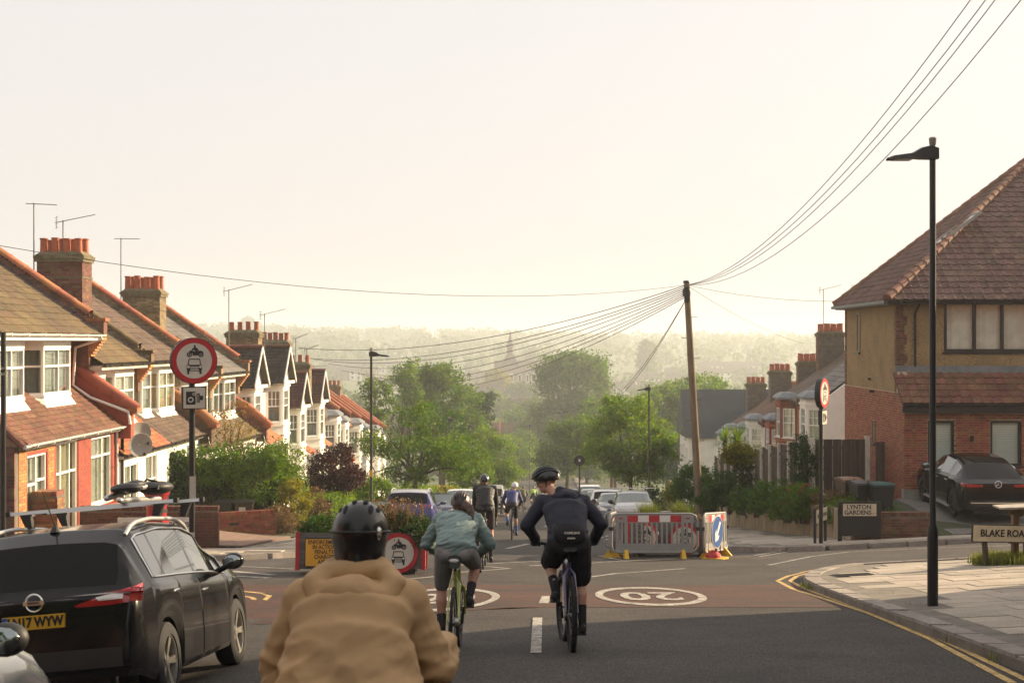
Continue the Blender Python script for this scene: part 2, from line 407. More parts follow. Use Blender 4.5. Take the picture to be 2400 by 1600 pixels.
paving(None, pvNR, 4.5, 27.4, 4.3, 10.5, inset(kNR, [(40, 25.3), (9.2, 25.3), (9.2, -12)], .3))
paving(None, pvFR, 34.9, 56, 4.3, 14, inset(kFR[::-1], [], -.3)[::-1] + [(a, b - .05) for a, b in backFR])
paving(None, pvFL, 32.2, 44, -14, -4.3, inset(kFL, [(a, b) for a, b in backFL], -.3))

# gardens behind the pavements
def LGH(x, y):                            # front garden and drive of the corner house, terraced above the street
    return lerp(RP(x, 37) + .10, -3.12, ss(37, 41.5, y)) - .11 * max(0, y - 43)
gm = MB(); drape(gm, [(9.0, 36.92), (40, 36.92), (40, 64), (8.9, 64), (8.6, 50), (8.75, 43)], LGH, rng(10, 39, 3), rng(40, 63, 2), skirt=1.2)
tag(gm.build('garden_ground', soil_m, smooth=60), kind='structure')
drive_m = mat('driveway_paving', (.16, .145, .13), .85, .3, 1.2, bump=.5, bs=50, fs=14, fvar=.2)
dm = MB(); drape(dm, [(11.45, 36.92), (19, 36.92), (19, 42.5), (11.45, 42.5)], lambda x, y: LGH(x, y) + .05, rng(12, 19, 1), rng(37.5, 42, .5), skirt=.1)
tag(dm.build('driveway', drive_m, smooth=60), kind='structure')
gl = MB(); drape(gl, [(X(-7.7, y), y) for y in (36.2, 60, 100, 180, 262)] + [(X(-13.5, y), y) for y in (262, 180, 100, 60, 36.2)], lambda x, y: RP(x, y) + .13 + .25 * ss(-8, -11, U(x, y)), rng(-13, -2, 2), rng(38, 260, 5))
tag(gl.build('garden_ground', soil_m, smooth=60), kind='structure')
gr = MB(); drape(gr, [(X(6.8, y), y) for y in (64.2, 100, 180, 262)] + [(X(13.5, y), y) for y in (262, 180, 100, 64.2)], lambda x, y: RP(x, y) + .13, rng(8, 18, 2), rng(66, 260, 5))
tag(gr.build('garden_ground', soil_m, smooth=60), kind='structure')
gn = MB(); drape(gn, [(9.2, -12), (40, -12), (40, 25.2), (9.2, 25.2)], lambda x, y: RP(x, y) + .13, rng(11, 39, 3), rng(-10, 23, 3))
tag(gn.build('garden_ground', soil_m, smooth=60), kind='structure')

# painted road markings
def ribbon(pts, w, m, name, h=.006, parent=None):
    mb = MB(); pts = [Vector((*p, 0)) for p in pts]; q = []
    for a, b in zip(pts, pts[1:]):
        n = max(1, int((b - a).length / .5)); q += [a.lerp(b, i / n) for i in range(n)]
    q.append(pts[-1]); rows = []
    for i, p in enumerate(q):
        t = (q[min(i + 1, len(q) - 1)] - q[max(i - 1, 0)]).normalized(); n = Vector((t.y, -t.x, 0)) * w / 2
        rows.append([((p - n).x, (p - n).y, RP((p - n).x, (p - n).y) + h), ((p + n).x, (p + n).y, RP((p + n).x, (p + n).y) + h)])
    mb.sheet(rows); o = mb.build(name, m); return tag(o, kind='structure')
def px_ribbon(pp, w, m, name='road_line', h=.006): return ribbon([GP(*p) for p in pp], w, m, name, h)
def px_poly(pp, m, name, h=.006):
    mb = MB(); drape(mb, [GP(*p) for p in pp], lambda x, y: RP(x, y) + h); return tag(mb.build(name, m), kind='structure')
rb = MB(); drape(rb, [(X(-5.4, 19.4), 19.4), (X(4.25, 19.3), 19.3), (X(4.6, 23.8), 23.8), (X(-5.4, 24.0), 24.0)], lambda x, y: RP(x, y) + .004, rng(-5, 5, .8), rng(20, 24, 1))
tag(rb.build('red_surface_band', redasph), kind='structure')
px_poly([(1249, 1447), (1271, 1447), (1269, 1530), (1243, 1530)], white_line, 'centre_line_dash')
px_poly([(1270, 1397), (1293, 1397), (1285, 1414), (1262, 1414)], white_line, 'centre_line_dash', .009)
for yy in (8.6, 60, 66, 72, 78, 84, 90, 96, 108, 120, 132):
    ribbon([(X(.05, yy), yy), (X(.05, yy + 1.8), yy + 1.8)], .11, white_line, 'centre_line_dash')
yo = [(2373, 1600), (2180, 1497), (2037, 1437), (1922, 1400), (1859, 1380), (1822, 1361), (1846, 1350), (1888, 1339), (1980, 1323), (2152, 1315), (2324, 1307)]
yi = [(2420, 1600), (2209, 1500), (2066, 1443), (1951, 1403), (1902, 1385), (1872, 1372), (1852, 1361), (1867, 1350), (1899, 1341), (1985, 1326), (2152, 1318), (2324, 1309)]
px_ribbon(yo, .08, yellow_line, 'double_yellow_line'); px_ribbon(yi, .08, yellow_line, 'double_yellow_line')
px_ribbon([(500, 1381), (566, 1385), (615, 1390), (632, 1396), (618, 1408), (569, 1430)], .085, yellow_line, 'double_yellow_line')
px_ribbon([(500, 1391), (560, 1395), (590, 1400), (596, 1404), (580, 1412), (540, 1428)], .085, yellow_line, 'double_yellow_line')
for pp, w in (([(530, 1325), (689, 1333)], .1), ([(540, 1338), (641, 1347)], .2), ([(540, 1349), (632, 1354)], .2),
              ([(943, 1358), (1027, 1350)], .1), ([(1115, 1325), (1195, 1332), (1060, 1342)], .1), ([(1060, 1326), (1109, 1323), (1200, 1318), (1293, 1314)], .09),
              ([(1241, 1325), (1287, 1325)], .16), ([(1189, 1285), (1238, 1274)], .16), ([(1252, 1309), (1288, 1309)], .1),
              ([(1404, 1303), (1435, 1299)], .1), ([(1401, 1302), (1465, 1314), (1640, 1306), (1760, 1304)], .08), ([(1375, 1320), (1450, 1315), (1580, 1310)], .07),
              ([(1375, 1353), (1440, 1344), (1605, 1332)], .1), ([(1768, 1301), (1850, 1288)], .12), ([(1780, 1304), (1850, 1292)], .1),
              ([(1801, 1324), (1900, 1304), (1990, 1293), (2180, 1284), (2400, 1277)], .1), ([(560, 1432), (640, 1418)], .1), ([(1268, 1236), (1287, 1234)], .1),
              ([(590, 1520), (608, 1511)], .1), ([(1410, 1260), (1427, 1254)], .12), ([(1418, 1265), (1430, 1262)], .1)):
    px_ribbon(pp, w, white_line)
def roundel(cx, cy, flip):
    mb = MB(); n = 48; rows = []
    for i in range(n):
        a = 2 * math.pi * i / n; ca, sa = math.cos(a), math.sin(a)
        rows.append([(cx + ca * r1, cy + sa * r2) for r1, r2 in ((.82, 1.85), (.70, 1.5))])
    rows.append(rows[0])
    mb.sheet([[(x, y, RP(x, y) + .011) for x, y in r] for r in rows])
    o = tag(mb.build('speed_roundel_marking', white_line), kind='structure')
    t = text(None, '20', 1.0, white_line, Matrix.Identity(4), ext=0, bold=.02)
    me = t.data
    for v in me.vertices:
        x, y = v.co.x * .92, v.co.y * 2.1
        if flip: x, y = -x, -y
        v.co = (cx + x, cy + y, RP(cx + x, cy + y) + .011)
    t.name = 'speed_figure_marking'; t.parent = o
roundel(2.07, 21.35, True); roundel(-1.0, 21.3, False)
# drain cover and repair patch in the near pavement
mc = MB(); M0 = slope_frame(GP(2000, 1347, .11), 0, .118)
for k in range(6): mc.cbox((0, -.25 + k * .1, 0), .62, .045, .012, M0)
mc.cbox((0, 0, -.006), .7, .62, .006, M0)
tag(mc.build('drain_cover', mat('cast_iron', (.05, .045, .04), .6, .3, 8, metal=.6), pvNR))

ld = MB(); drape(ld, [(-9.4, 36.45), (X(-7.72, 36.45), 36.45), (X(-7.72, 43.4), 43.4), (-9.4, 43.4)], lambda x, y: RP(x, y) + .155 + .25 * ss(-8, -11, U(x, y)), rng(-9, -7, .5), rng(37, 43, .7), skirt=.1)
tag(ld.build('driveway', mat('brick_paved_drive', (.20, .125, .095), .85, .25, 3, bump=.4, bs=30, fs=9, fvar=.2)), kind='structure')
# ---------------------------------------------------------------- building blocks: bricks, tiles, windows
brick_red = mat('red_brick', (.27, .085, .045), .85, .3, 6, bump=.4, bs=60, island=.28, fs=30, fvar=.15)
brick_dark = mat('dark_brick', (.16, .075, .05), .9, .35, 5, bump=.4, bs=60, island=.35)
brick_stock = mat('stock_brick', (.22, .16, .085), .9, .45, 3, bump=.4, bs=60, island=.35)
brick_yellow = mat('orange_brick', (.40, .19, .07), .85, .25, 5, bump=.4, bs=60, island=.22)
brick_paint = mat('painted_red_brick', (.30, .055, .03), .6, .15, 4, bump=.3, bs=50, island=.08)
mortar = mat('mortar', (.40, .32, .22), .95, .2, 5, bump=.4, bs=60)
mortar_d = mat('dark_mortar', (.16, .13, .10), .95, .3, 4, bump=.4, bs=60)
tile_brown = mat('brown_roof_tile', (.105, .067, .047), .85, .4, 1.4, bump=.4, bs=40, island=.2, fs=12, fvar=.3)
tile_moss = mat('mossy_brown_tile', (.115, .078, .048), .9, .35, .7, bump=.5, bs=40, island=.18, col2=(.16, .11, .045), fs=12, fvar=.3)
tile_red = mat('red_brown_roof_tile', (.155, .07, .042), .85, .35, 1.6, bump=.4, bs=40, island=.2, fs=12, fvar=.25)
tile_orange = mat('terracotta_roof_tile', (.36, .125, .05), .85, .25, 2, bump=.4, bs=40, island=.16)
tile_slate = mat('slate', (.13, .115, .10), .7, .3, 1.5, bump=.3, bs=40, island=.2)
coping_m = mat('terracotta_coping', (.34, .115, .055), .8, .3, 3, bump=.4, bs=40, island=.15)
pot_m = mat('chimney_pot', (.38, .11, .05), .75, .25, 5, bump=.2, bs=40)
white_p = mat('white_render', (.80, .76, .68), .8, .08, 1.5, bump=.25, bs=60)
white_f = mat('white_frame', (.82, .80, .76), .4, .04, 3)
black_f = mat('black_frame', (.015, .014, .014), .4, .1, 5)
grey_r = mat('grey_render', (.33, .32, .31), .9, .15, .8, bump=.4, bs=60, stretch=(1, 1, .3))
pebble = mat('pebbledash', (.29, .195, .095), .95, .18, 1.2, bump=.9, bs=38, fs=42, fvar=.6)
lead_m = mat('lead_sheet', (.16, .17, .18), .6, .3, 2, bump=.2, bs=20)
cloth_w = mat('net_curtain', (.62, .60, .54), .9, .1, 3)
cloth_g = mat('grey_curtain', (.30, .30, .28), .9, .15, 3)
cloth_c = mat('cream_curtain', (.55, .47, .33), .9, .12, 3)
gls = glass('window_glass', (.92, .95, .93), .07)
dark_in = mat('dark_room', (.02, .018, .016), .9, .1, 1)
gut_w = mat('white_gutter', (.75, .72, .66), .4, .08, 3)
gut_b = mat('black_gutter', (.02, .019, .018), .4, .2, 3)

brick_me = {}
def brick_mesh(L, m, c=.075, proud=.012):
    k = (round(L, 3), m.name, round(c, 3))
    if k not in brick_me: brick_me[k] = MB().box(0, L - .012, -proud, .04, .006, c - .006).mesh('brick', m)
    return brick_me[k]
NB = {}
def bricks(parent, M, W, H, m, holes=(), cap=300, c=.075, flemish=False, inside=None, mat2=None):
    """courses of single bricks on the face y=0 (outwards -y) of frame M; the first cap as parts, the rest joined"""
    items = []; Lf = c * 3
    for r in range(int(H / c + 1e-6)):
        z = r * c; seq = []
        x = 0; k = 0
        if flemish:
            x = -(.0 if r % 2 else .17)
            while x < W: L = Lf if k % 2 == 0 else Lf / 2; seq.append((x, L)); x += L; k += 1
        else:
            x = 0 if r % 2 else -Lf / 2
            while x < W: seq.append((x, Lf)); x += Lf
        for x, L in seq:
            a, b = max(0, x), min(W, x + L)
            if b - a < .05: continue
            segs = [(a, b)]
            for hx0, hx1, hz0, hz1 in holes:
                if z + c > hz0 + .02 and z < hz1 - .02:
                    ns = []
                    for s0, s1 in segs:
                        if hx1 <= s0 or hx0 >= s1: ns.append((s0, s1)); continue
                        if hx0 - s0 > .05: ns.append((s0, hx0))
                        if s1 - hx1 > .05: ns.append((hx1, s1))
                    segs = ns
            for s0, s1 in segs:
                if inside is None or inside((s0 + s1) / 2, z + c / 2): items.append((s0, s1 - s0, z))
    n = NB.get(parent.name, 0); quota = max(0, min(cap, 300 - n)); NB[parent.name] = n + min(quota, len(items))
    idx = set(range(len(items))) if len(items) <= quota else set(rnd.sample(range(len(items)), quota))
    mb = MB()
    for i, (x, L, z) in enumerate(items):
        if i in idx:
            L2 = round(L / .0375) * .0375
            if abs(L2 - L) > .004: L2 = L
            link('brick', brick_mesh(L2, m, c), parent, M @ Matrix.Translation((x, 0, z)))
        else: mb.box(x, x + L - .012, -.012, .04, z + .006, z + c - .006, M)
    if mb.v: tag(mb.build('brickwork', m, parent), kind='stuff')
tile_me = {}
def tile_mesh(w, e, m, roll=0):
    k = (round(w, 3), round(e, 3), m.name, roll)
    if k not in tile_me:
        mb = MB(); t = .028; l = e * 1.12; g = .004
        if roll:                           # rolled pantile with a ridge along one side
            xs_ = (g, w * .3, w * .55, w * .78, w - g); zs_ = (.0, -.004, .004, .03, .004)
            mb.sheet([[(x, -.0, z + t) for x, z in zip(xs_, zs_)], [(x, l, z) for x, z in zip(xs_, zs_)]])
            mb.sheet([[(x, 0, -.004) for x, z in zip(xs_, zs_)], [(x, 0, z + t) for x, z in zip(xs_, zs_)]])
        else:
            mb.hexa([(g, 0, 0), (w - g, 0, 0), (w - g, l, -.012), (g, l, -.012), (g, 0, t), (w - g, 0, t), (w - g, l, .006), (g, l, .006)])
        tile_me[k] = mb.mesh('roof_tile', m)
    return tile_me[k]
NT = {}
def tiles(parent, M, W, V, m, w=.3, e=.3, inside=None, cap=300, roll=0, mats=None):
    """roof tiles in courses on frame M (x along the eaves, y up the slope, z out of the roof)"""
    items = []
    for r in range(int(V / e + .35)):
        off = (-w / 2 if r % 2 and not roll else 0); k = 0
        while off + k * w < W - .02:
            a = off + k * w; b = min(W, a + w); a = max(0, a); k += 1
            if b - a < .04: continue
            if inside is None or inside((a + b) / 2, (r + .5) * e): items.append((a, b - a, r * e))
    n = NT.get(parent.name, 0); quota = max(0, min(cap, 300 - n)); NT[parent.name] = n + min(quota, len(items))
    idx = set(range(len(items))) if len(items) <= quota else set(rnd.sample(range(len(items)), quota))
    rest = MB()
    for i, (x, L, y) in enumerate(items):
        mm = mats(x, y) if mats else m
        T = M @ Matrix.Translation((x, y, rnd.uniform(0, .006))) @ Matrix.Rotation(R(rnd.uniform(-.5, .5)), 4, 'Z')
        if i in idx: link('roof_tile', tile_mesh(L if abs(L - w) > .01 else w, e, mm, roll), parent, T)
        else:
            src = tile_mesh(L if abs(L - w) > .01 else w, e, m, roll)
            rest.add([v.co for v in src.vertices], [tuple(p.vertices) for p in src.polygons], T)
    if rest.v: tag(rest.build('roof_tiles', m, parent), kind='stuff')
def sl_frame(o, ux, up):                   # frame on a roof slope
    ux = Vector(ux).normalized(); up = Vector(up).normalized(); return frame(o, ux, up, ux.cross(up))
def window(parent, M, w, h, cols=(1,), trans=None, m=white_f, cur=cloth_w, t=.055, depth=.09, sill=True, glaz=None, name='window', drawn=1., blind=False):
    """frame in the plane y=0 of M facing -y: cols = relative widths of lights, trans = height fraction of the transom per light"""
    f = MB(); f.box(0, w, -.01, depth, 0, t); f.box(0, w, -.01, depth, h - t, h)
    f.box(0, t, -.01, depth, t, h - t); f.box(w - t, w, -.01, depth, t, h - t)
    tot = sum(cols); x = t; iw = w - 2 * t; panes = []
    for i, c in enumerate(cols):
        a = x; b = x + iw * c / tot; x = b
        if i: f.box(a - t / 2, a + t / 2, -.004, depth - .01, t, h - t); a += t / 2
        if i < len(cols) - 1: b -= t / 2
        tr = trans[i] if trans else None
        if tr:
            zt = t + (h - 2 * t) * tr; f.box(a, b, -.004, depth - .01, zt - t / 2, zt + t / 2)
            panes += [(a, b, t, zt - t / 2), (a, b, zt + t / 2, h - t)]
            if glaz and glaz[i]:
                for q in range(1, glaz[i]):
                    xx = lerp(a, b, q / glaz[i]); f.box(xx - .012, xx + .012, .0, .05, zt, h - t)
                f.box(a, b, .0, .05, (zt + h - t) / 2 - .012, (zt + h - t) / 2 + .012)
        else: panes.append((a, b, t, h - t))
    o = f.build(name, m, parent, M=M)
    for a, b, z0, z1 in panes:
        MB().box(a, b, .035, .041, z0, z1).build('pane', gls, o)
    if sill: MB().box(-.05, w + .05, -.07, .0, -.05, -.001).build('sill', m, o)
    if cur is not None:
        if blind:
            mb = MB(); k = int(h / .075)
            for i in range(k):
                z = t + (h - 2 * t) * i / k
                mb.hexa([(t, .10, z), (w - t, .10, z), (w - t, .13, z), (t, .13, z), (t, .085, z + .062), (w - t, .085, z + .062), (w - t, .115, z + .062), (t, .115, z + .062)])
            mb.build('shutter_blind', cur, o)
        else:
            def curtain(a, b):
                n = max(4, int((b - a) / .05)); row = []
                for i in range(n + 1):
                    xx = lerp(a, b, i / n); row.append((xx, .14 + .018 * math.sin(i * 1.9) + .012 * math.sin(i * .7 + a)))
                MB().sheet([[(xx, yy, z) for xx, yy in row] for z in (.02, h * .5, h - .02)]).build('curtain', cur, o, smooth=60)
            if drawn >= 1: curtain(.02, w - .02)
            else: curtain(.02, w * drawn / 2); curtain(w * (1 - drawn / 2), w - .02)
    return o
def wallmesh(mb, W, H, holes, t=.3, M=None, x0=0., z0=0.):
    """solid wall of thickness t behind the face y=0 with rectangular openings"""
    xs_ = sorted({x0, W, *[q for h in holes for q in h[:2]]}); zs_ = sorted({z0, H, *[q for h in holes for q in h[2:4]]})
    for a, b in zip(xs_, xs_[1:]):
        run = None
        for c, d in zip(zs_, zs_[1:]):
            ok = not any(h[0] <= (a + b) / 2 <= h[1] and h[2] <= (c + d) / 2 <= h[3] for h in holes)
            if ok: run = (run[0], d) if run else (c, d)
            if (not ok or d == zs_[-1]) and run:
                mb.box(a, b, 0, t, run[0], run[1], M); run = None
    return mb
RZ = lambda a: Matrix.Rotation(a, 4, 'Z')
T3 = lambda x, y, z: Matrix.Translation((x, y, z))
def gutter(parent, x0, x1, y, z, m, r=.06):
    mb = MB(); rows = []
    for x in (x0, x1): rows.append([(x, y + r * math.cos(a), z + r * math.sin(a)) for a in [R(180 + 30 * i) for i in range(7)]] + [(x, y + r * .8, z), (x, y - r * .8, z)])
    mb.sheet(rows, closed=True); mb.tube([(x0, y, z - .02), (x0 + .01, y, z - .02)], r * .9, 8); mb.tube([(x1 - .01, y, z - .02), (x1, y, z - .02)], r * .9, 8)
    k = x0 + .4
    while k < x1: mb.box(k - .02, k + .02, y - r * 1.15, y + r * 1.15, z - r * 1.1, z + .012); k += 1.1
    return mb.build('gutter', m, parent)
def pipe(parent, pts, m, r=.034, name='downpipe'): return MB().tube(pts, r, 8).build(name, m, parent, smooth=60)
def chimney(parent, cx, cy, z0, z1, sx, sy, bm, npx, npy, tall=.42, brk=True, cap_=100, cowl=None):
    mb = MB(); mb.box(cx - sx / 2, cx + sx / 2, cy - sy / 2, cy + sy / 2, z0, z1)
    o = mb.build('chimney', mortar_d, parent)
    if brk:
        for (M, w) in ((frame((cx - sx / 2, cy + sy / 2, z0), (0, -1, 0), (1, 0, 0), (0, 0, 1)), sy), (frame((cx - sx / 2, cy - sy / 2, z0), (1, 0, 0), (0, 1, 0), (0, 0, 1)), sx)):
            bricks(o, M, w, z1 - z0, bm, cap=cap_, holes=())
    c = MB()
    for a, b, e in ((-.62, -.56, .03), (-.1, .0, .06), (0, .09, .09), (.09, .13, .04)):
        c.box(cx - sx / 2 - e, cx + sx / 2 + e, cy - sy / 2 - e, cy + sy / 2 + e, z1 + a, z1 + b)
    c.hexa([(cx - sx / 2 - .02, cy - sy / 2 - .02, z1 + .132), (cx + sx / 2 + .02, cy - sy / 2 - .02, z1 + .132), (cx + sx / 2 + .02, cy + sy / 2 + .02, z1 + .132), (cx - sx / 2 - .02, cy + sy / 2 + .02, z1 + .132),
            (cx - sx / 2 + .12, cy - sy / 2 + .12, z1 + .25), (cx + sx / 2 - .12, cy - sy / 2 + .12, z1 + .25), (cx + sx / 2 - .12, cy + sy / 2 - .12, z1 + .25), (cx - sx / 2 + .12, cy + sy / 2 - .12, z1 + .25)])
    c.build('chimney_cap', mat('weathered_chimney_cap', (.15, .125, .07), .95, .45, 5, bump=.6, bs=40), o)
    for i in range(npx):
        for j in range(npy):
            x = cx + (i - (npx - 1) / 2) * (sx - .3) / max(1, npx - 1) * .95; y = cy + (j - (npy - 1) / 2) * (sy - .3) / max(1, npy - 1) * .98
            h = tall * rnd.uniform(.93, 1.05); r = .115
            p = MB().lathe([(r * 1.05, z1 + .18), (r, z1 + .3), (r * .92, z1 + .2 + h * .9), (r * 1.12, z1 + .2 + h * .9), (r * 1.12, z1 + .2 + h), (r * .85, z1 + .2 + h), (r * .8, z1 + .2 + h - .12)], 14, T3(x, y, 0))
            q = p.build('chimney_pot', pot_m, o, smooth=40)
            if cowl and (i, j) == cowl:
                k = MB().lathe([(.1, z1 + .2 + h), (.1, z1 + .25 + h)], 10, T3(x, y, 0)); k.lathe([(.19, z1 + .4 + h), (.16, z1 + .45 + h), (.02, z1 + .47 + h)], 12, T3(x, y, 0))
                for a in range(6): k.tube([(x + .1 * math.cos(a * 1.05), y + .1 * math.sin(a * 1.05), z1 + .2 + h), (x + .13 * math.cos(a * 1.05), y + .13 * math.sin(a * 1.05), z1 + .41 + h)], .008, 5)
    return o
aerial_m = mat('aerial_metal', (.13, .125, .12), .5, .3, 8, metal=.5)
def aerial(parent, x, y, z0, z1, ang, kind=0):
    mb = MB(); mb.tube([(x, y, z0), (x, y, z1)], .02, 6)
    c, s = math.cos(ang), math.sin(ang); D = Vector((c, s, .0 if kind != 1 else .25)); N = Vector((-s, c, 0)); o = Vector((x, y, z1 - .03))
    L = 1.0 if kind != 2 else .7
    mb.tube([o - D * .25, o + D * L], .013, 5)
    for i in range(9 if kind != 2 else 5):
        p = o + D * (-.05 + i * L / 9); mb.tube([p - N * .14, p + N * .14], .006, 4)
    if kind == 1 or kind == 0:
        for dz in (-.16, -.06, .06, .16): p = o - D * .2 + Vector((0, 0, dz)); mb.tube([p - N * .22, p + N * .22], .007, 4); 
        mb.tube([o - D * .2 + Vector((0, 0, -.2)), o - D * .2 + Vector((0, 0, .2))], .008, 4)
    return mb.build('aerial', aerial_m, parent)
def skylight(parent, M, w, h):
    mb = MB(); 
    for a in ((0, w, 0, .06), (0, w, h - .06, h), (0, .06, .06, h - .06), (w - .06, w, .06, h - .06)): mb.box(a[0], a[1], a[2], a[3], 0, .09)
    o = mb.build('skylight', mat('skylight_frame', (.3, .28, .25), .5, .1, 3), parent, M=M)
    MB().box(.06, w - .06, .06, h - .06, .045, .055).build('pane', mat('sky_pane', (.55, .54, .5), .08, .05, 2, spec=.9), o)
# ---------------------------------------------------------------- terrace on the left of the street
def left_root(name, label, s0, zb, cat='house', group=None, t0=12.0):
    p = Vector((SA, CA, 0)) * s0 + Vector((-CA, SA, 0)) * t0
    return thing(name, label, cat, (p.x, p.y, zb), math.pi / 2 - TH, group)
UY = 1.35; SLP = .68; EZ = 5.15; EY = .62; RY = 4.45; NZ = math.sqrt(1 + SLP * SLP)
def roofz(y): return EZ + (y - EY) * SLP
# local axes: x along the street away from the camera, y from the street into the house, z up
def party_wall(h, x, bm, coping=coping_m, w=.32, top=.34, y1=RY, lead=True, step=0., front_m=None):
    """fire wall carried up through the roof with stepped brick corbel at the eaves and coping tiles"""
    y0 = .46
    mb = MB(); pts = [(y0 + .42, 4.2), (y0 + .42, EZ - .1), (y0, EZ - .05), (y0, roofz(EY) + top), (y0 + .5, roofz(EY + .15) + top), (y1, roofz(y1) + top), (y1, 4.2)]
    mb.prism(pts, lambda p, q, t: (t, p, q), x - w / 2, x + w / 2)
    o = mb.build('party_wall', bm, h)
    k = MB()
    for i in range(7): k.box(x - w / 2 - .012, x + w / 2 + .012, y0 + .02 + .055 * i, y0 + .44, EZ - .12 - .075 * (i + 1), EZ - .12 - .075 * i)
    k.build('corbel', front_m or brick_yellow, o)
    # bricks on the two long faces
    for sx, xx in ((-1, x - w / 2), (1, x + w / 2)):
        M = frame((xx, y1 if sx < 0 else y0 + .05, 4.2), (0, -1 if sx < 0 else 1, 0), (-sx, 0, 0), (0, 0, 1))
        L = y1 - y0 - .05
        bricks(o, M, L, 4.2, bm, cap=110 if sx < 0 else 0, inside=lambda a, z, sx=sx, L=L: (lambda y: roofz(y) - .02 < z + 4.2 < roofz(y) + top - .03)(y1 - a if sx < 0 else y0 + .05 + a))
    n = int((y1 - y0 - .4) * NZ / .55); c = MB(); cm = None
    for i in range(n):
        M = sl_frame((x, y0 + .45 + i * .55 / NZ, roofz(y0 + .45 + i * .55 / NZ) + top), (1, 0, 0), (0, 1, SLP))
        if cm is None:
            q = MB(); rows = []
            for yy, rr in ((0, .2), (.06, .215), (.061, .2), (.56, .19)):
                rows.append([(rr * math.cos(R(a)), yy, .02 + rr * .62 * math.sin(R(a))) for a in range(-10, 191, 25)])
            q.sheet(rows); cm = q.mesh('coping_tile', coping, 50)
        link('coping_tile', cm, o, M)
    q = MB().box(x - .2, x + .2, y0 - .06, y0 + .5, roofz(EY) + top, roofz(EY) + top + .09); q.build('coping_end', coping, o)
    if lead:
        l = MB(); 
        for sx in (-1, 1):
            M = sl_frame((x + sx * (w / 2 + .06), EY, EZ + .06), (1, 0, 0), (0, 1, SLP)); l.box(-.06, .06, 0, (y1 - EY) * NZ, .0, .012, M)
            l.box(-.004 + (-.055 if sx > 0 else .055), .004 + (-.055 if sx > 0 else .055), 0, (y1 - EY) * NZ, .0, .13, M)
        l.build('lead_flashing', lead_m, o)
    return o
def bay(h, x, w, z0, z1, y, d, m, cur, foot=True, splay=.28, cols=(1, .8), tr=.62):
    """projecting bay window: white frame front and two side lights, panelled head, flared foot on the lean-to roof"""
    mb = MB()
    fr = [(x, y), (x + splay, y - d), (x + w - splay, y - d), (x + w, y)]
    def ring(z, e=0): return [(fr[0][0] - e, y, z), (fr[1][0] - e * .5, y - d - e, z), (fr[2][0] + e * .5, y - d - e, z), (fr[3][0] + e, y, z)]
    mb.hexa(ring(z1, .02) + ring(z1 + .24, .02)); o = mb.build('bay', white_f, h)
    MB().hexa(ring(z1 + .242, .06) + ring(z1 + .3, .06)).build('bay_cornice', white_f, o); MB().hexa(ring(z0 - .08, .03) + ring(z0, .03)).build('bay_sill', white_f, o)
    H = z1 - z0
    window(o, T3(fr[1][0], y - d, z0), w - 2 * splay, H, cols, [tr] * len(cols), cur=cur, sill=False)
    l = math.hypot(splay, d); a = math.atan2(-d, splay)
    window(o, T3(x, y, z0) @ RZ(a), l, H, (1,), (tr,), cur=cur, sill=False)
    window(o, T3(fr[2][0], y - d, z0) @ RZ(-a), l, H, (1,), (tr,), cur=cur, sill=False)
    if foot:
        f = MB(); zb = z0 - .08; r0 = ring(zb)
        def lt(yy): return 2.58 + (yy + .06) * .78           # lean-to roof height
        f.hexa([(fr[0][0] - .1, y, lt(y) - .2), (fr[1][0] - .14, y - d - .2, lt(y - d - .2) - .04), (fr[2][0] + .14, y - d - .2, lt(y - d - .2) - .04), (fr[3][0] + .1, y, lt(y) - .2)] + r0)
        f.build('bay_foot', white_p, o)
    return o
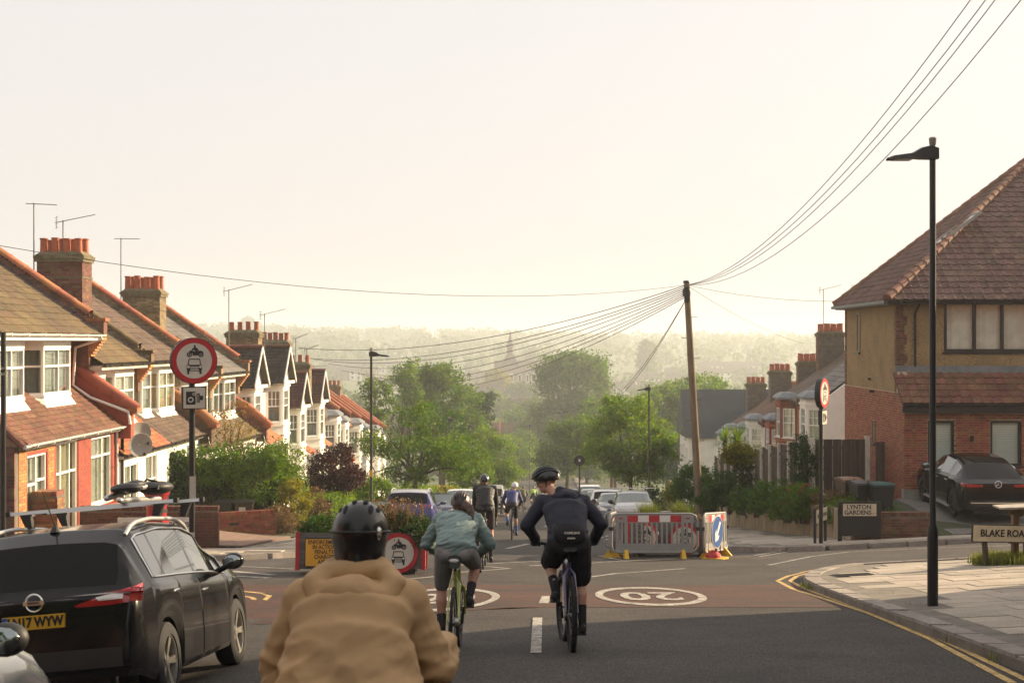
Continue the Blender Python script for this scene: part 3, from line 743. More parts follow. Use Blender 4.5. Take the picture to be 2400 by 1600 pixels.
def terrace_house(label, s0, w, zb, wall_m, lean_m, roof_m, upper, ground, first=False, gut=gut_b, lean_split=None, name='terraced_house', last=True, upm=None, tw=.3, pm=brick_stock, cols=None):
    h = left_root(name, label, s0, zb, group=None)
    upm = upm or wall_m
    # upper wall, ground wall
    mb = MB(); uh = [(b['x'], b['x'] + b['w'], b['z0'], b['z1'] + .25) for b in upper]
    wallmesh(mb, w, EZ - .05, uh, .28, T3(0, UY, 0), 0, 2.9); mb.build('upper_wall', upm, h)
    gw = MB(); wallmesh(gw, w, 2.58, [g['r'] for g in ground], .28, T3(0, .12, 0), 0, -1.2); gw.build('ground_wall', wall_m, h)
    # structural roof under the tiles, front and back slopes, ridge
    rf = MB(); rf.prism([(EY - .05, EZ - .1), (RY, roofz(RY) - .06), (8.3, EZ - .1), (8.3, EZ - .22), (RY, roofz(RY) - .2), (EY - .05, EZ - .22)], lambda p, q, t: (t, p, q), 0.005, w - .005)
    roof = rf.build('roof', mat('roof_felt', (.06, .045, .035), .9, .2, 3), h)
    M = sl_frame((0, EY - .08, EZ - .02), (1, 0, 0), (0, 1, SLP)); V = (RY - EY + .08) * NZ
    tiles(roof, M, w, V, roof_m, tw, .32)
    rt = MB(); rt.tube([(0, RY, roofz(RY) + .02), (w, RY, roofz(RY) + .02)], .13, 10); rt.build('ridge_tiles', tile_red, roof, smooth=60)
    # lean-to roof over the ground floor
    ln = MB(); ln.prism([(-.06, 2.5), (1.4, 3.64), (1.4, 3.5), (-.06, 2.42)], lambda p, q, t: (t, p, q), 0.004, w - .004); lo = ln.build('lean_to_roof', MATS['roof_felt'], h)
    ML = sl_frame((0, -.1, 2.54), (1, 0, 0), (0, 1.0, .78)); tiles(lo, ML, w, 1.8, lean_m, .27, .165, mats=lean_split)
    gutter(h, 0, w, -.13, 2.55, gut); gutter(h, 0, w, EY - .14, EZ - .04, gut)
    sfm = white_f if gut is gut_w else mat('aged_white_paint', (.6, .55, .47), .7, .15, 3); MB().box(0, w, EY - .06, UY, EZ - .2, EZ - .08).build('soffit', sfm, h); MB().box(.0, w, -.06, .12, 2.43, 2.52).build('fascia', sfm, h)
    # back and inside so that the house is closed
    bk = MB(); bk.box(.01, w - .01, 8.0, 8.28, -1.2, EZ - .2); bk.box(.01, w - .01, 1.6, 1.65, -1, 5); bk.build('rear_wall', brick_stock, h)
    for b in upper:
        bay(h, b['x'], b['w'], b['z0'], b['z1'], UY, b.get('d', .45), wall_m, b.get('cur', cloth_w), cols=b.get('cols', (1, .8)))
    for g in ground:
        a, b, c, d = g['r']
        window(h, T3(a, .16, c), b - a, d - c, g.get('cols', (1, 1)), g.get('tr'), cur=g.get('cur', cloth_w), name=g.get('n', 'window'), sill=g.get('n') != 'door')
    return h
# --- house 1: red painted brick, grey gable end, brick porch extension
H1 = terrace_house('near corner terraced house with red painted brick and grey rendered gable end', 32.3, 7.5, -3.30, brick_paint, tile_red, tile_moss,
    [dict(x=.35, w=2.35, z0=3.55, z1=4.75, cur=cloth_g), dict(x=3.5, w=2.6, z0=3.55, z1=4.75, cols=(1, .8), cur=cloth_g)],
    [dict(r=(.55, 1.85, .85, 2.25), cols=(1, 1), tr=(.5, .55)), dict(r=(2.5, 4.1, -.1, 2.4), cols=(.5, 1, .7), tr=(.7, .7, .7), n='door', cur=cloth_c), dict(r=(5.2, 6.95, .55, 2.35), cols=(1.4, 1), tr=(.72, .72))],
    gut=gut_w, tw=.26)
bricks(H1, T3(0, .12, -.6), 2.35, 3.15, brick_yellow, holes=[(.5, 1.9, 1.4, 2.9)], cap=140)
bricks(H1, T3(4.15, .12, -.6), 3.3, 3.15, brick_paint, holes=[(.98, 2.85, 1.1, 3.0)], cap=80)
bricks(H1, T3(2.75, UY, 3.3), .75, 1.65, brick_paint, cap=40)
bricks(H1, T3(6.15, UY, 3.3), 1.1, 1.65, brick_paint, cap=40)
bricks(H1, T3(-.0, UY, 3.3), .35, 1.65, brick_paint, cap=30)
MB().box(5.0, 7.2, .0, .12, -.8, .45).build('dwarf_wall', brick_paint, H1)
ge = MB(); ge.prism([(.78, 2.9), (.78, EZ - .25), (.55, EZ - .12), (RY, roofz(RY) - .05), (8.3, EZ - .1), (8.3, -1.2), (1.0, -1.2), (1.0, 2.9)], lambda p, q, t: (t, p, q), -.25, .0)
ge.build('gable_wall', grey_r, H1)
gb = MB(); gb.box(-.26, 0, .12, 1.0, -1.2, 2.6); gg = gb.build('porch_side_wall', mortar_d, H1)
bricks(gg, frame((-.26, 1.0, -.6), (0, -1, 0), (1, 0, 0), (0, 0, 1)), .9, 3.15, brick_dark, cap=120)
qs = MB()
for i in range(20): qs.box(-.26, .0, .66 + (.012 if i % 2 else .1) * 0, .80 + (.16 if (i // 1) % 2 else .04), 3.3 + i * .085, 3.3 + i * .085 + .075)
qs.build('brick_quoin', brick_yellow, H1)
# hipped end of the lean-to
hp = MB(); hp.add([(-.3, -.1, 2.5), (0, -.1, 2.52), (0, .95, 3.34), (-.3, .95, 2.6)], [(0, 1, 2, 3)]); hp.tube([(-.28, -.1, 2.52), (0.05, .9, 3.3)], .09, 8); hp.build('hip_tiles', tile_red, H1)
gutter(H1, -.3, .02, -.13, 2.54, gut_w)
skylight(H1, sl_frame((.7, 2.2, roofz(2.2) + .03), (1, 0, 0), (0, 1, SLP)), 1.0, 1.5)
# wall between house 1 and 2, white downpipe
party_wall(H1, 7.5, brick_dark, front_m=brick_yellow)
pw2 = MB(); pw2.prism([(-.3, 2.2), (-.3, 2.95), (.5, 3.55), (1.4, 4.15), (1.4, 2.2)], lambda p, q, t: (t, p, q), 7.36, 7.66); pw2.build('lean_to_fire_wall', brick_paint, H1)
cp = MB(); cp.tube([(7.51, -.42, 2.98), (7.51, .5, 3.6), (7.51, 1.35, 4.22)], .2, 8); cp.box(7.28, 7.74, -.5, -.18, 2.95, 3.05); cp.build('coping', coping_m, H1, smooth=50)
pipe(H1, [(7.2, .45, 5.0), (7.15, 1.2, 4.75), (7.15, 1.27, 3.7), (7.2, .8, 3.35), (7.3, -.25, 2.95), (7.3, -.3, 2.6)], gut_w, .045)
pipe(H1, [(7.25, .06, 2.5), (7.25, .06, -.8)], gut_w, .04)
pipe(H1, [(7.75, .06, 2.5), (7.75, .06, -.8)], gut_b, .05)
lampm = mat('wall_lamp', (.7, .5, .25), .4, .1, 3)
MB().lathe([(.05, 4.35), (.09, 4.5), (.11, 4.7), (.06, 4.95)], 10, T3(3.1, UY - .1, 0)).build('wall_lamp', lampm, H1, smooth=50)
# satellite dishes
dish_m = mat('dish_grey', (.36, .34, .31), .5, .1, 4)
def dish(parent, M):
    mb = MB(); mb.lathe([(.02, .0), (.2, .03), (.34, .085), (.345, .09), (.34, .095), (.2, .04), (.02, .012)], 20, M, cap=False)
    o = mb.build('satellite_dish', dish_m, parent, smooth=50)
    MB().tube([M @ Vector((0, -.33, .08)), M @ Vector((0, -.2, .5))], .012, 6).cbox(M @ Vector((0, -.19, .52)), .06, .06, .1).build('dish_arm', gut_b, o)
dish(H1, T3(7.7, -.45, 2.0) @ Matrix.Rotation(R(100), 4, 'X') @ Matrix.Rotation(R(-55), 4, 'Y'))
dish(H1, T3(8.0, -.35, 2.3) @ Matrix.Rotation(R(100), 4, 'X') @ Matrix.Rotation(R(-40), 4, 'Y'))
# --- houses 2-5: two pairs of white houses
sp = lambda x, y: tile_orange
gl_ = [dict(r=(.7, 2.0, .5, 2.2), cols=(1, 1), tr=(.65, .65)), dict(r=(2.9, 4.1, -.3, 2.3), cols=(1, .6), tr=(.72, .72), n='door')]
up_ = lambda c1, c2: [dict(x=.25, w=1.55, z0=3.55, z1=4.75, cols=(1,), cur=c1, d=.4), dict(x=2.0, w=2.5, z0=3.5, z1=4.75, cols=(1, 1), cur=c2)]
H2 = terrace_house('white terraced house with shutters and orange lean-to tiles, beside the red brick house', 39.8, 4.8, -4.14, white_p, tile_orange, tile_moss, up_(cloth_w, cloth_w), gl_)
H3 = terrace_house('white terraced house with cream curtains in its bay, left of the pole sign', 44.6, 4.8, -4.14, white_p, tile_brown, tile_brown, up_(cloth_g, cloth_c), gl_[::1], lean_split=None)
H4 = terrace_house('white terraced house partly hidden by the round pole sign', 49.4, 4.8, -4.74, white_p, tile_moss, tile_brown, up_(cloth_g, cloth_w), gl_)
H5 = terrace_house('white terraced house with pale slate roof next to the gabled houses', 54.2, 4.9, -4.74, white_p, tile_moss, tile_slate, up_(cloth_g, cloth_g), gl_)
party_wall(H2, 4.8, brick_stock, coping=mat('mossy_coping', (.14, .10, .05), .9, .35, 4, bump=.5, bs=40), front_m=brick_yellow, y1=3.0, top=.25)
party_wall(H3, 4.8, brick_stock); party_wall(H4, 4.8, brick_stock, y1=2.4, top=.2, coping=MATS['mossy_coping']); party_wall(H5, 4.9, brick_stock)
for hh, x in ((H3, 4.8), (H5, 4.9)):
    q = MB(); q.prism([(-.3, 2.2), (-.3, 2.75), (.5, 3.5), (1.4, 4.0), (1.4, 2.2)], lambda p, q_, t: (t, p, q_), x - .15, x + .15); q.build('lean_to_fire_wall', brick_dark, hh)
    cp = MB(); cp.tube([(x, -.42, 2.8), (x, .5, 3.58), (x, 1.35, 4.08)], .2, 8); cp.box(x - .23, x + .23, -.5, -.18, 2.77, 2.87); cp.build('coping', coping_m, hh, smooth=50)
    pipe(hh, [(x - .15, -.15, 2.5), (x - .3, -.25, 2.2), (x - .2, .05, 1.9), (x - .2, .05, -.8)], gut_b, .045)
chimney(H2, 4.75, 3.25, 6.0, 8.35, .95, 1.42, brick_dark, 2, 4, .46, cowl=(0, 1))
chimney(H4, 4.75, 3.45, 6.0, 8.15, .9, 1.42, brick_stock, 2, 4, .5)
aerial(H2, 4.4, 4.1, 7.6, 10.1, R(-60), 2); aerial(H2, 4.9, 3.35, 8.3, 9.6, R(-60), 1); aerial(H4, 4.4, 4.25, 7.5, 10.3, R(-80), 2)
skylight(H2, sl_frame((1.6, 2.2, roofz(2.2) + .03), (1, 0, 0), (0, 1, SLP)), 1.1, 1.6)
skylight(H4, sl_frame((2.9, 1.9, roofz(1.9) + .03), (1, 0, 0), (0, 1, SLP)), 1.0, 1.9)
# lift the red flat strip of ridge roof by the chimney of house 1
MB().tube([(5.6, RY - .1, roofz(RY) + .1), (7.3, RY - .1, roofz(RY) + .1)], .22, 10).build('ridge_capping', coping_m, H1, smooth=50)

# --- gabled houses further down
def sash(parent, M, w, h, cur=cloth_g): return window(parent, M, w, h, (1,), (.5,), cur=cur, glaz=(3,), t=.05)
def gable_house(label, s0, w, zb, roof_m, bc=3.35, mr=3.0, t0=12.6, mir=False, gable=True, detail=True, main_m=None, left=True, base_m=None, name='terraced_house', chim=True, wallm=white_p, barge=white_f, group=None, root=None):
    h = root if root is not None else left_root(name, label, s0, zb, group=group, t0=t0)
    base_m = base_m or wallm
    mx = lambda a: a
    fy = .7; ez = 5.25
    bx0, bx1, sp_, d = bc - 1.35, bc + 1.35, .55, .75
    m = MB(); wallmesh(m, w, ez, [], .28, T3(0, fy, 0), 0, -1.5); m.build('front_wall', wallm, h)
    # main roof
    rf = MB(); rf.prism([(fy - .3, ez - .05), (4.6, ez + mr), (8.6, ez - .05), (8.6, ez - .2), (4.6, ez + mr - .2), (fy - .3, ez - .2)], lambda p, q, t: (t, p, q), .01, w - .01)
    roof = rf.build('roof', MATS['roof_felt'], h)
    mm = main_m or tile_brown
    if detail: tiles(roof, sl_frame((0, fy - .32, ez), (1, 0, 0), (0, 4.2, mr + .05)), w, math.hypot(4.2, mr), mm, .33, .34, cap=60)
    else: MB().prism([(fy - .32, ez + .0), (4.6, ez + mr + .1), (8.65, ez), (8.65, ez - .04), (4.6, ez + mr + .02), (fy - .32, ez - .04)], lambda p, q, t: (t, p, q), 0, w).build('tile_covering', mm, roof)
    MB().tube([(0, 4.6, ez + mr + .08), (w, 4.6, ez + mr + .08)], .13, 8).build('ridge_tiles', tile_orange, roof, smooth=60)
    # two storey bay
    fr = [(mx(bx0), fy), (mx(bx0 + sp_), fy - d), (mx(bx1 - sp_), fy - d), (mx(bx1), fy)]
    b = MB(); hs = []
    W3 = fr[2][0] - fr[1][0]; Ls = math.hypot(sp_, d); an = math.atan2(-d, sp_)
    faces = ((T3(fr[0][0], fr[0][1], 0) @ RZ(an), Ls), (T3(fr[1][0], fr[1][1], 0), W3), (T3(fr[2][0], fr[2][1], 0) @ RZ(-an), Ls))
    bo = MB()
    for M, L in faces:
        e = .12 if L < 1.2 else .2
        holes = [(e, L - e, .7, 2.25), (e, L - e, 3.3, 4.8)]
        wallmesh(bo, L, ez - .02, holes, .12, M, 0, -1.5)
        bo.box(-.03, L + .03, -.05, .0, 2.62, 2.74, M); bo.box(-.03, L + .03, -.06, .0, 3.1, 3.2, M); bo.box(-.03, L + .03, -.05, .0, 4.95, 5.05, M)
    bay_o = bo.build('bay', wallm, h)
    for M, L in faces:
        e = .12 if L < 1.2 else .2
        for z0, z1 in ((.7, 2.25), (3.3, 4.8)): sash(bay_o, M @ T3(e, .03, z0), L - 2 * e, z1 - z0, cloth_g if z0 > 1 else cloth_w)
    ctr = (fr[0][0] + fr[3][0]) / 2; hw = (bx1 - bx0) / 2
    if gable:                              # steep gable roof over the bay, tiled slopes and white gable front
        ax, az = hw + .22, 1.62; yb = 2.9
        g = MB(); g.prism([(-ax + .1, ez - .02), (0, ez + az - .1), (ax - .1, ez - .02)], lambda p, q, t: (ctr + p, t, q), fy - d + .12, yb + .6); go = g.build('gable', white_p if wallm is white_p else wallm, h)
        for sx in (-1, 1):
            M = sl_frame((ctr + sx * ax, yb if sx < 0 else fy - d - .18, ez - .08), (0, -1 if sx < 0 else 1, 0), (-sx * ax, 0, az + .02))
            L = yb - (fy - d - .18); V = math.hypot(ax, az)
            MB().box(0, L, 0, V, -.05, -.005, M).build('roof_slope', MATS['roof_felt'], go)
            if detail: tiles(go, M, L, V, roof_m, .24, .2, cap=150, roll=1)
            else: MB().box(0, L, 0, V, -.004, .03, M).build('tile_covering', roof_m, go)
            bb = MB(); bb.hexa([(ctr + sx * (ax + .02), fy - d - .22, ez - .16), (ctr, fy - d - .22, ez + az - .12), (ctr, fy - d - .17, ez + az - .12), (ctr + sx * (ax + .02), fy - d - .17, ez - .16),
                                (ctr + sx * (ax + .02), fy - d - .22, ez + .02), (ctr, fy - d - .22, ez + az + .06), (ctr, fy - d - .17, ez + az + .06), (ctr + sx * (ax + .02), fy - d - .17, ez + .02)])
            bb.build('bargeboard', barge, go)
        MB().box(ctr - ax + .1, ctr + ax - .1, fy - d - .15, fy - d + .12, ez - .16, ez - .02).build('gable_sill', white_f, go)
        MB().tube([(ctr, fy - d - .2, ez + az + .02), (ctr, yb + .5, ez + az + .02)], .1, 8).build('ridge_tiles', tile_red, go, smooth=60)
    else:                                  # lead flat roof with a shallow hip
        g = MB(); e = .16
        r0 = [(fr[0][0] - e, fy, ez), (fr[1][0] - e * .6, fy - d - e, ez), (fr[2][0] + e * .6, fy - d - e, ez), (fr[3][0] + e, fy, ez)]
        g.hexa(r0 + [(x, y, ez + .1) for x, y, z in r0]); ctrv = [(lerp(x, ctr, .25), lerp(y, fy, .35), ez + .34) for x, y, z in r0]
        g.hexa([(x, y, ez + .101) for x, y, z in r0] + ctrv); g.build('bay_roof', lead_m, h)
    # door side: porch recess, window above
    dx = .3 if bc > w / 2 else w - 1.4
    window(h, T3(dx, fy - .02, 3.35), 1.1, 1.4, (1,), (.5,), cur=cloth_g, glaz=(3,)); window(h, T3(dx, fy - .02, -.2), 1.1, 2.4, (.3, 1, .3), (.8, .8, .8), cur=cloth_g, name='door', sill=False)
    if detail:
        pr = MB(); pr.hexa([(dx - .25, fy - .9, 2.55), (dx + 1.35, fy - .9, 2.55), (dx + 1.35, fy, 3.1), (dx - .25, fy, 3.1), (dx - .25, fy - .9, 2.62), (dx + 1.35, fy - .9, 2.62), (dx + 1.35, fy, 3.17), (dx - .25, fy, 3.17)])
        pr.build('porch_roof', tile_orange, h)
    bk = MB(); bk.box(.01, w - .01, 8.2, 8.4, -1.5, ez - .2); bk.box(.01, w - .01, 2., 2.05, -1.5, 5); bk.build('rear_wall', brick_stock, h)
    return h
gd = [('white gabled house with dark tiled gable, first after the slate roof', 59.1, -5.5, 2.3), ('white gabled house with black speckled gable tiles', 64.85, -5.5, 3.2),
      ('white gabled house with maroon tiled gable, third of the gabled row', 70.55, -6.88, 2.2), ('white gabled house with green and red tiled gable, last of the gabled row', 76.2, -6.88, 2.7)]
tile_black = mat('blackened_roof_tile', (.045, .036, .028), .85, .4, 2, bump=.4, bs=40, island=.3)
tile_mar = mat('maroon_roof_tile', (.09, .035, .03), .8, .3, 2, bump=.4, bs=40, island=.2)
tile_mix = mat('green_and_red_tile', (.05, .06, .035), .85, .3, 1.2, bump=.4, bs=40, island=.2, col2=(.15, .045, .03))
GH = []
for (lb, s0, zb, k), tm in zip(gd, (tile_black, tile_black, tile_mar, tile_mix)):
    GH.append(gable_house(lb, s0, 5.7, zb, tm, bc=k, mr=1.7, main_m=tile_brown))
chimney(GH[0], 5.75, 1.3, 5.6, 7.4, .9, 1.46, brick_stock, 1, 4, .42, cap_=60); chimney(GH[1], 5.7, .95, 5.4, 6.95, .9, 1.43, brick_stock, 1, 5, .42, cap_=60)
chimney(GH[2], 5.6, .7, 5.6, 7.15, .8, 1.1, brick_stock, 1, 3, .42, cap_=40)
aerial(GH[0], .4, .8, 5.4, 9.3, R(-90), 1); aerial(GH[1], .2, .4, 6.0, 8.4, R(-60), 1); aerial(GH[2], 5.4, .9, 7.0, 8.7, R(-30), 1); aerial(GH[3], .3, .4, 6.5, 8.1, R(-30), 1)
ph = MB(); 
fl = ['white bay-fronted house with flat lead bay roof, next after the gabled row', 'white bay-fronted house with dormer behind the left lamp post', 'white bay-fronted house half hidden by the crooked tree',
      'pale house showing its roof above the crooked tree', 'far pale terraced house with orange roof beyond the crooked tree', 'farthest terraced house seen on the left row']
for i, lb in enumerate(fl):
    s0 = 81.95 + 5.1 * i; zb = -8.1 - .53 * i
    hh = gable_house(lb, s0, 5.05, zb, tile_brown, bc=(3.4, 1.7)[i % 2], gable=False, detail=i < 2, main_m=tile_brown if i < 2 else tile_orange)
    if i % 2 == 0: chimney(hh, 5.0, 3.7, 6.6, 8.3, .8, 1.3, brick_dark, 1, 4, .4, brk=False)
    pw = MB(); pw.prism([(.2, 5.0), (.2, 5.5), (4.6, 8.65), (4.6, 5)], lambda p, q, t: (t, p, q), 4.9, 5.15); pw.build('party_wall', brick_dark, hh)
    cq = MB(); cq.tube([(5.02, .2, 5.55), (5.02, 4.6, 8.7)], .17, 8); cq.build('coping', coping_m, hh, smooth=50)
    if i == 1:
        MB().box(1.2, 3.6, 2.2, 4.6, 6.4, 8.1).build('dormer', lead_m, hh); MB().box(1.0, 3.8, 1.9, 4.6, 8.1, 8.25).build('dormer_roof', lead_m, hh)
    if i < 4: aerial(hh, 3.5, 4.0, 7.5, 9.6, R(-50 - 20 * i), i % 3)
# ---------------------------------------------------------------- corner house on the right
LH = thing('corner_house', 'brick and pebbledash corner house with hipped brown tile roof and black window frames', 'house', (11.73, 42.5, -3.1), -TH)
W_, D0, D1 = 13.6, 1.0, 8.5
holesG = [(.69, 1.48, 1.06, 2.36), (2.54, 3.47, 1.0, 2.36), (4.6, 5.6, 0, 2.1), (6.6, 8.6, .9, 2.36)]
lw = MB(); wallmesh(lw, W_, 2.9, holesG, .28, None, 0, .3); lw.build('front_wall', mortar, LH)
bricks(LH, T3(0, 0, .3), 4.4, 2.3, brick_red, holes=[(a, b, c - .3, d - .3) for a, b, c, d in holesG], flemish=True, cap=230)
bricks(LH, T3(4.4, 0, .3), 9.2, 2.3, brick_red, holes=[(a - 4.4, b - 4.4, c - .3, d - .3) for a, b, c, d in holesG[2:]], flemish=True, cap=0)
sv = MB()                                  # soldier course over the windows
k = .45
while k < 9: sv.box(k, k + .066, -.013, .03, 2.62, 2.84); k += .078
tag(sv.build('soldier_course', brick_red, LH), kind='stuff')
pl = MB(); pl.box(-.02, W_, -.03, .3, -.6, .3); pl.build('plinth', mat('grey_plinth', (.30, .28, .25), .9, .2, 2, bump=.4, bs=50), LH)
uh = [(1.44, 5.0, 4.39, 6.0), (7.5, 10.5, 4.39, 6.0)]
uw = MB(); wallmesh(uw, W_, 6.06, uh, .28, T3(0, D0, 0), 0, 2.9); uw.build('upper_wall', pebble, LH)
sw = MB(); sw.box(0, .28, D0, D1, 3.18, 6.06); sw.build('side_upper_wall', pebble, LH)
sb = MB(); sb.box(0.0, .28, .28, D1, -.9, 3.18); sb.prism([(.0, 2.9), (D0, 2.9), (D0, 3.9)], lambda p, q, t: (t, p, q), .0, .28); sbo = sb.build('side_lower_wall', mortar, LH)
bricks(sbo, frame((0, D1, -.6), (0, -1, 0), (1, 0, 0), (0, 0, 1)), D1, 3.75, brick_red, flemish=True, cap=300, holes=[(4.4, 4.75, 2.0, 2.75)])
qn = MB()
for i in range(40):
    z = 3.2 + i * .072; w1 = .33 if (i // 4) % 2 else .24
    for x in (0, .115, .23):
        if x + .1 <= w1 + .02: qn.box(x - .006, x + .1, D0 - .014, D0 + .02, z, z + .062)
    qn.box(-.014, .02, D0 - .008, D0 + .1, z, z + .062); qn.box(-.014, .02, D1 - .3, D1, z, z + .062)
tag(qn.build('brick_quoins', brick_dark, LH), kind='stuff')
for a, b, c, d in holesG[:2] + holesG[3:]: window(LH, T3(a, .05, c), b - a, d - c, (1,), None, black_f, mat('white_shutter', (.85, .84, .80), .5, .05, 3), t=.075, blind=True)
window(LH, T3(4.6, .05, 0), 1.0, 2.1, (1,), (.75,), black_f, cloth_g, name='door', sill=False)
for a, b, c, d in uh: window(LH, T3(a, D0 + .03, c), b - a, d - c, (1, 1, 1, 1) if a < 2 else (1, 1, 1), None, black_f, mat('frosted_blind', (.80, .80, .75), .6, .2, 2.2), t=.1)
window(LH, frame((-.01, D1 - 2.0, 4.35), (0, -1, 0), (1, 0, 0), (0, 0, 1)), .5, 1.35, (1,), None, black_f, cloth_w)
window(LH, frame((-.02, D1 - 4.4, 1.4), (0, -1, 0), (1, 0, 0), (0, 0, 1)), .35, .75, (1,), None, black_f, cloth_c)
# lean-to roof of the ground floor
lr = MB(); lr.prism([(-.22, 2.86), (D0, 3.8), (D0, 3.7), (-.22, 2.76)], lambda p, q, t: (t, p, q), -.1, W_); lro = lr.build('lean_to_roof', MATS['roof_felt'], LH)
tiles(lro, sl_frame((-.12, -.26, 2.88), (1, 0, 0), (0, 1.26, .95)), 7, 1.6, tile_red, .3, .3, cap=120, roll=1)
MB().box(-.12, W_, -.24, -.19, 2.6, 2.86).build('fascia', black_f, LH); gutter(LH, -.12, W_, -.27, 2.84, gut_b)
MB().box(-.05, W_, D0 - .1, D0 - .005, 3.72, 3.98).build('lead_flashing', lead_m, LH)
# hipped main roof
e = .36; EX0, EYF, EYB = -e, D0 - e, D1 + .1; KR = .76; AX = 7.2; ze = 5.98
apex = (EX0 + AX, EYF + AX + .2, ze + KR * AX)
rf = MB(); E1, E2, E3, E4 = (EX0, EYF, ze), (EX0, EYB, ze), (EX0 + 2 * AX, EYB, ze), (EX0 + 2 * AX, EYF, ze)
rf.add([E1, E2, E3, E4, (apex[0], EYB - .2, apex[2]), ], [(0, 4, 1), (0, 3, 4), (3, 2, 4), (2, 1, 4), (0, 1, 2, 3)]); rfo = rf.build('roof', MATS['roof_felt'], LH)
apex = Vector((apex[0], EYB - .2, apex[2]))
def slope_tiles(A, Bp, m, cap, wlim=99):
    A, Bp = Vector(A), Vector(Bp); ux = (Bp - A).normalized(); w = (apex - A); foot = w.dot(ux); up = (w - ux * foot); V = up.length; M = sl_frame(A, ux, up)
    M = M @ T3(0, -.03, .015); L = (Bp - A).length
    tiles(rfo, M, min(L, wlim), V, m, .3, .33, cap=cap, roll=1, inside=lambda a, v: foot * v / V - .1 < a < L - (L - foot) * v / V + .1)
tile_lyn = mat('weathered_brown_pantile', (.125, .068, .052), .8, .35, 2, bump=.4, bs=40, island=.18, fs=9, fvar=.35)
slope_tiles(E1, E4, tile_lyn, 260, 8.2); slope_tiles(E2, E1, tile_lyn, 40)
for q in (E1, E2, E4):
    q = Vector(q); n = int((apex - q).length / .4); hm = MB()
    for i in range(n):
        a = q.lerp(apex, i / n) + Vector((0, 0, .04)); b = q.lerp(apex, (i + 1.05) / n) + Vector((0, 0, .04)); hm.tube([a, b], [.15, .125], 9)
    hm.build('hip_tiles', mat('hip_tile', (.20, .10, .065), .85, .3, 3, bump=.4, bs=30, island=.15), rfo, smooth=50)
MB().box(EX0 + .36, W_, EYF + .02, D0, ze - .14, ze - .02).build('soffit', black_f, LH); MB().box(EX0 + .02, 0, EYF, EYB, ze - .14, ze - .02).build('soffit', black_f, LH)
gutter(LH, EX0, W_, EYF - .05, ze - .02, gut_b, .07)
g2 = MB(); g2.box(EX0 - .12, EX0, EYF - .1, EYB, ze - .11, ze - .01); g2.build('side_gutter', gut_b, LH)
pipe(LH, [(.62, EYF, ze - .1), (.55, D0 - .08, ze - .4), (.55, D0 - .08, 3.95)], gut_b, .04)
MS = sl_frame((EX0, EYF + 2.2, ze), (0, -1, 0), (1, 0, KR)); skylight(LH, MS @ T3(-1.6, 3.0, .05), 1.0, 1.7)
bw = MB(); bw.box(.28, W_, D1 - .25, D1, -.9, 6.0); bw.box(W_ - .28, W_, 0, D1 - .25, -.9, 6.0); bw.box(.3, W_ - .3, 2.4, 2.45, -.5, 6.0); bw.build('rear_wall', brick_red, LH)
for x, z in ((1.95, 1.75),): MB().box(x, x + .09, -.08, -.01, z, z + .16).build('wall_light', black_f, LH)
MB().box(-.16, -.01, 3.9, 4.0, 3.05, 3.13).build('flue', gut_b, LH); MB().box(-.1, -.01, 4.4, 4.5, 3.45, 3.52).build('flue', gut_b, LH)

# ---------------------------------------------------------------- right hand terrace behind the fence
def right_root(name, label, s1, zb, group=None, t0=12.0, cat='house'):
    p = Vector((SA, CA, 0)) * s1 + Vector((CA, -SA, 0)) * t0
    return thing(name, label, cat, (p.x, p.y, zb), -(math.pi / 2 + TH), group)
rr = [('white end house with bay window beside the pole sign, right side', 65.2, 70.6, -6.3, tile_slate, white_p), ('red brick terraced house with white bay, second of the right row', 70.6, 76.0, -6.6, tile_brown, brick_red),
      ('terraced house with flat bay roof, third of the right row', 76.0, 82.0, -7.9, tile_brown, brick_red), ('terraced house with reddish roof, fourth of the right row', 82.0, 87.2, -8.3, tile_red, white_p),
      ('terraced house with skylight, fifth of the right row', 87.2, 92.4, -9.0, tile_red, white_p), ('terraced house with mossy brown roof, sixth of the right row', 92.4, 97.8, -9.5, tile_moss, white_p),
      ('terraced house with dark roof, seventh of the right row', 97.8, 103, -10.1, tile_brown, white_p)]
RH = []
for i, (lb, s0, s1, zb, tm, wm) in enumerate(rr):
    w = s1 - s0; root = right_root('terraced_house', lb, s1, zb)
    hh = gable_house(lb, 0, w, zb, tm, bc=(w - 1.75) if i % 2 == 0 else 1.9, gable=False, detail=i < 1, main_m=tm, wallm=wm, root=root); RH.append(hh)
    if i in (1, 2, 4, 6): chimney(hh, .1, 3.0, 6.6, 8.55 if i != 2 else 8.2, .85, 1.33, brick_dark, 2, 4, .42, brk=i < 3, cap_=60)
    if i > 0:
        pw = MB(); pw.prism([(.3, 5.0), (.3, 5.45), (4.6, 8.5), (4.6, 5)], lambda p, q, t: (t, p, q), w - .1, w + .12); pw.build('party_wall', brick_dark, hh)
    if i == 4: skylight(hh, sl_frame((1.5, 2.4, 5.25 + (2.4 - .4) * .73 + .03), (1, 0, 0), (0, 4.2, 3.05)), .9, 1.6)
g = MB(); g.prism([(.55, -1.5), (.55, 5.25), (4.6, 8.35), (8.6, 5.2), (8.6, -1.5)], lambda p, q, t: (t, p, q), 5.4, 5.62); g.build('gable_wall', white_p, RH[0])
MB().box(5.62, 5.66, 2.2, 2.4, 3.6, 3.9).build('wall_vent', dish_m, RH[0])
aerial(RH[1], .3, 2.6, 7.0, 11.0, R(100), 1); aerial(RH[1], .6, 4.2, 8.0, 11.2, R(95), 2); aerial(RH[0], 1.5, 4.6, 8.2, 10.6, R(70), 2); aerial(RH[3], 1, 4.4, 8, 10, R(120), 1); aerial(RH[4], 1, 4.4, 8, 9.7, R(100), 1)
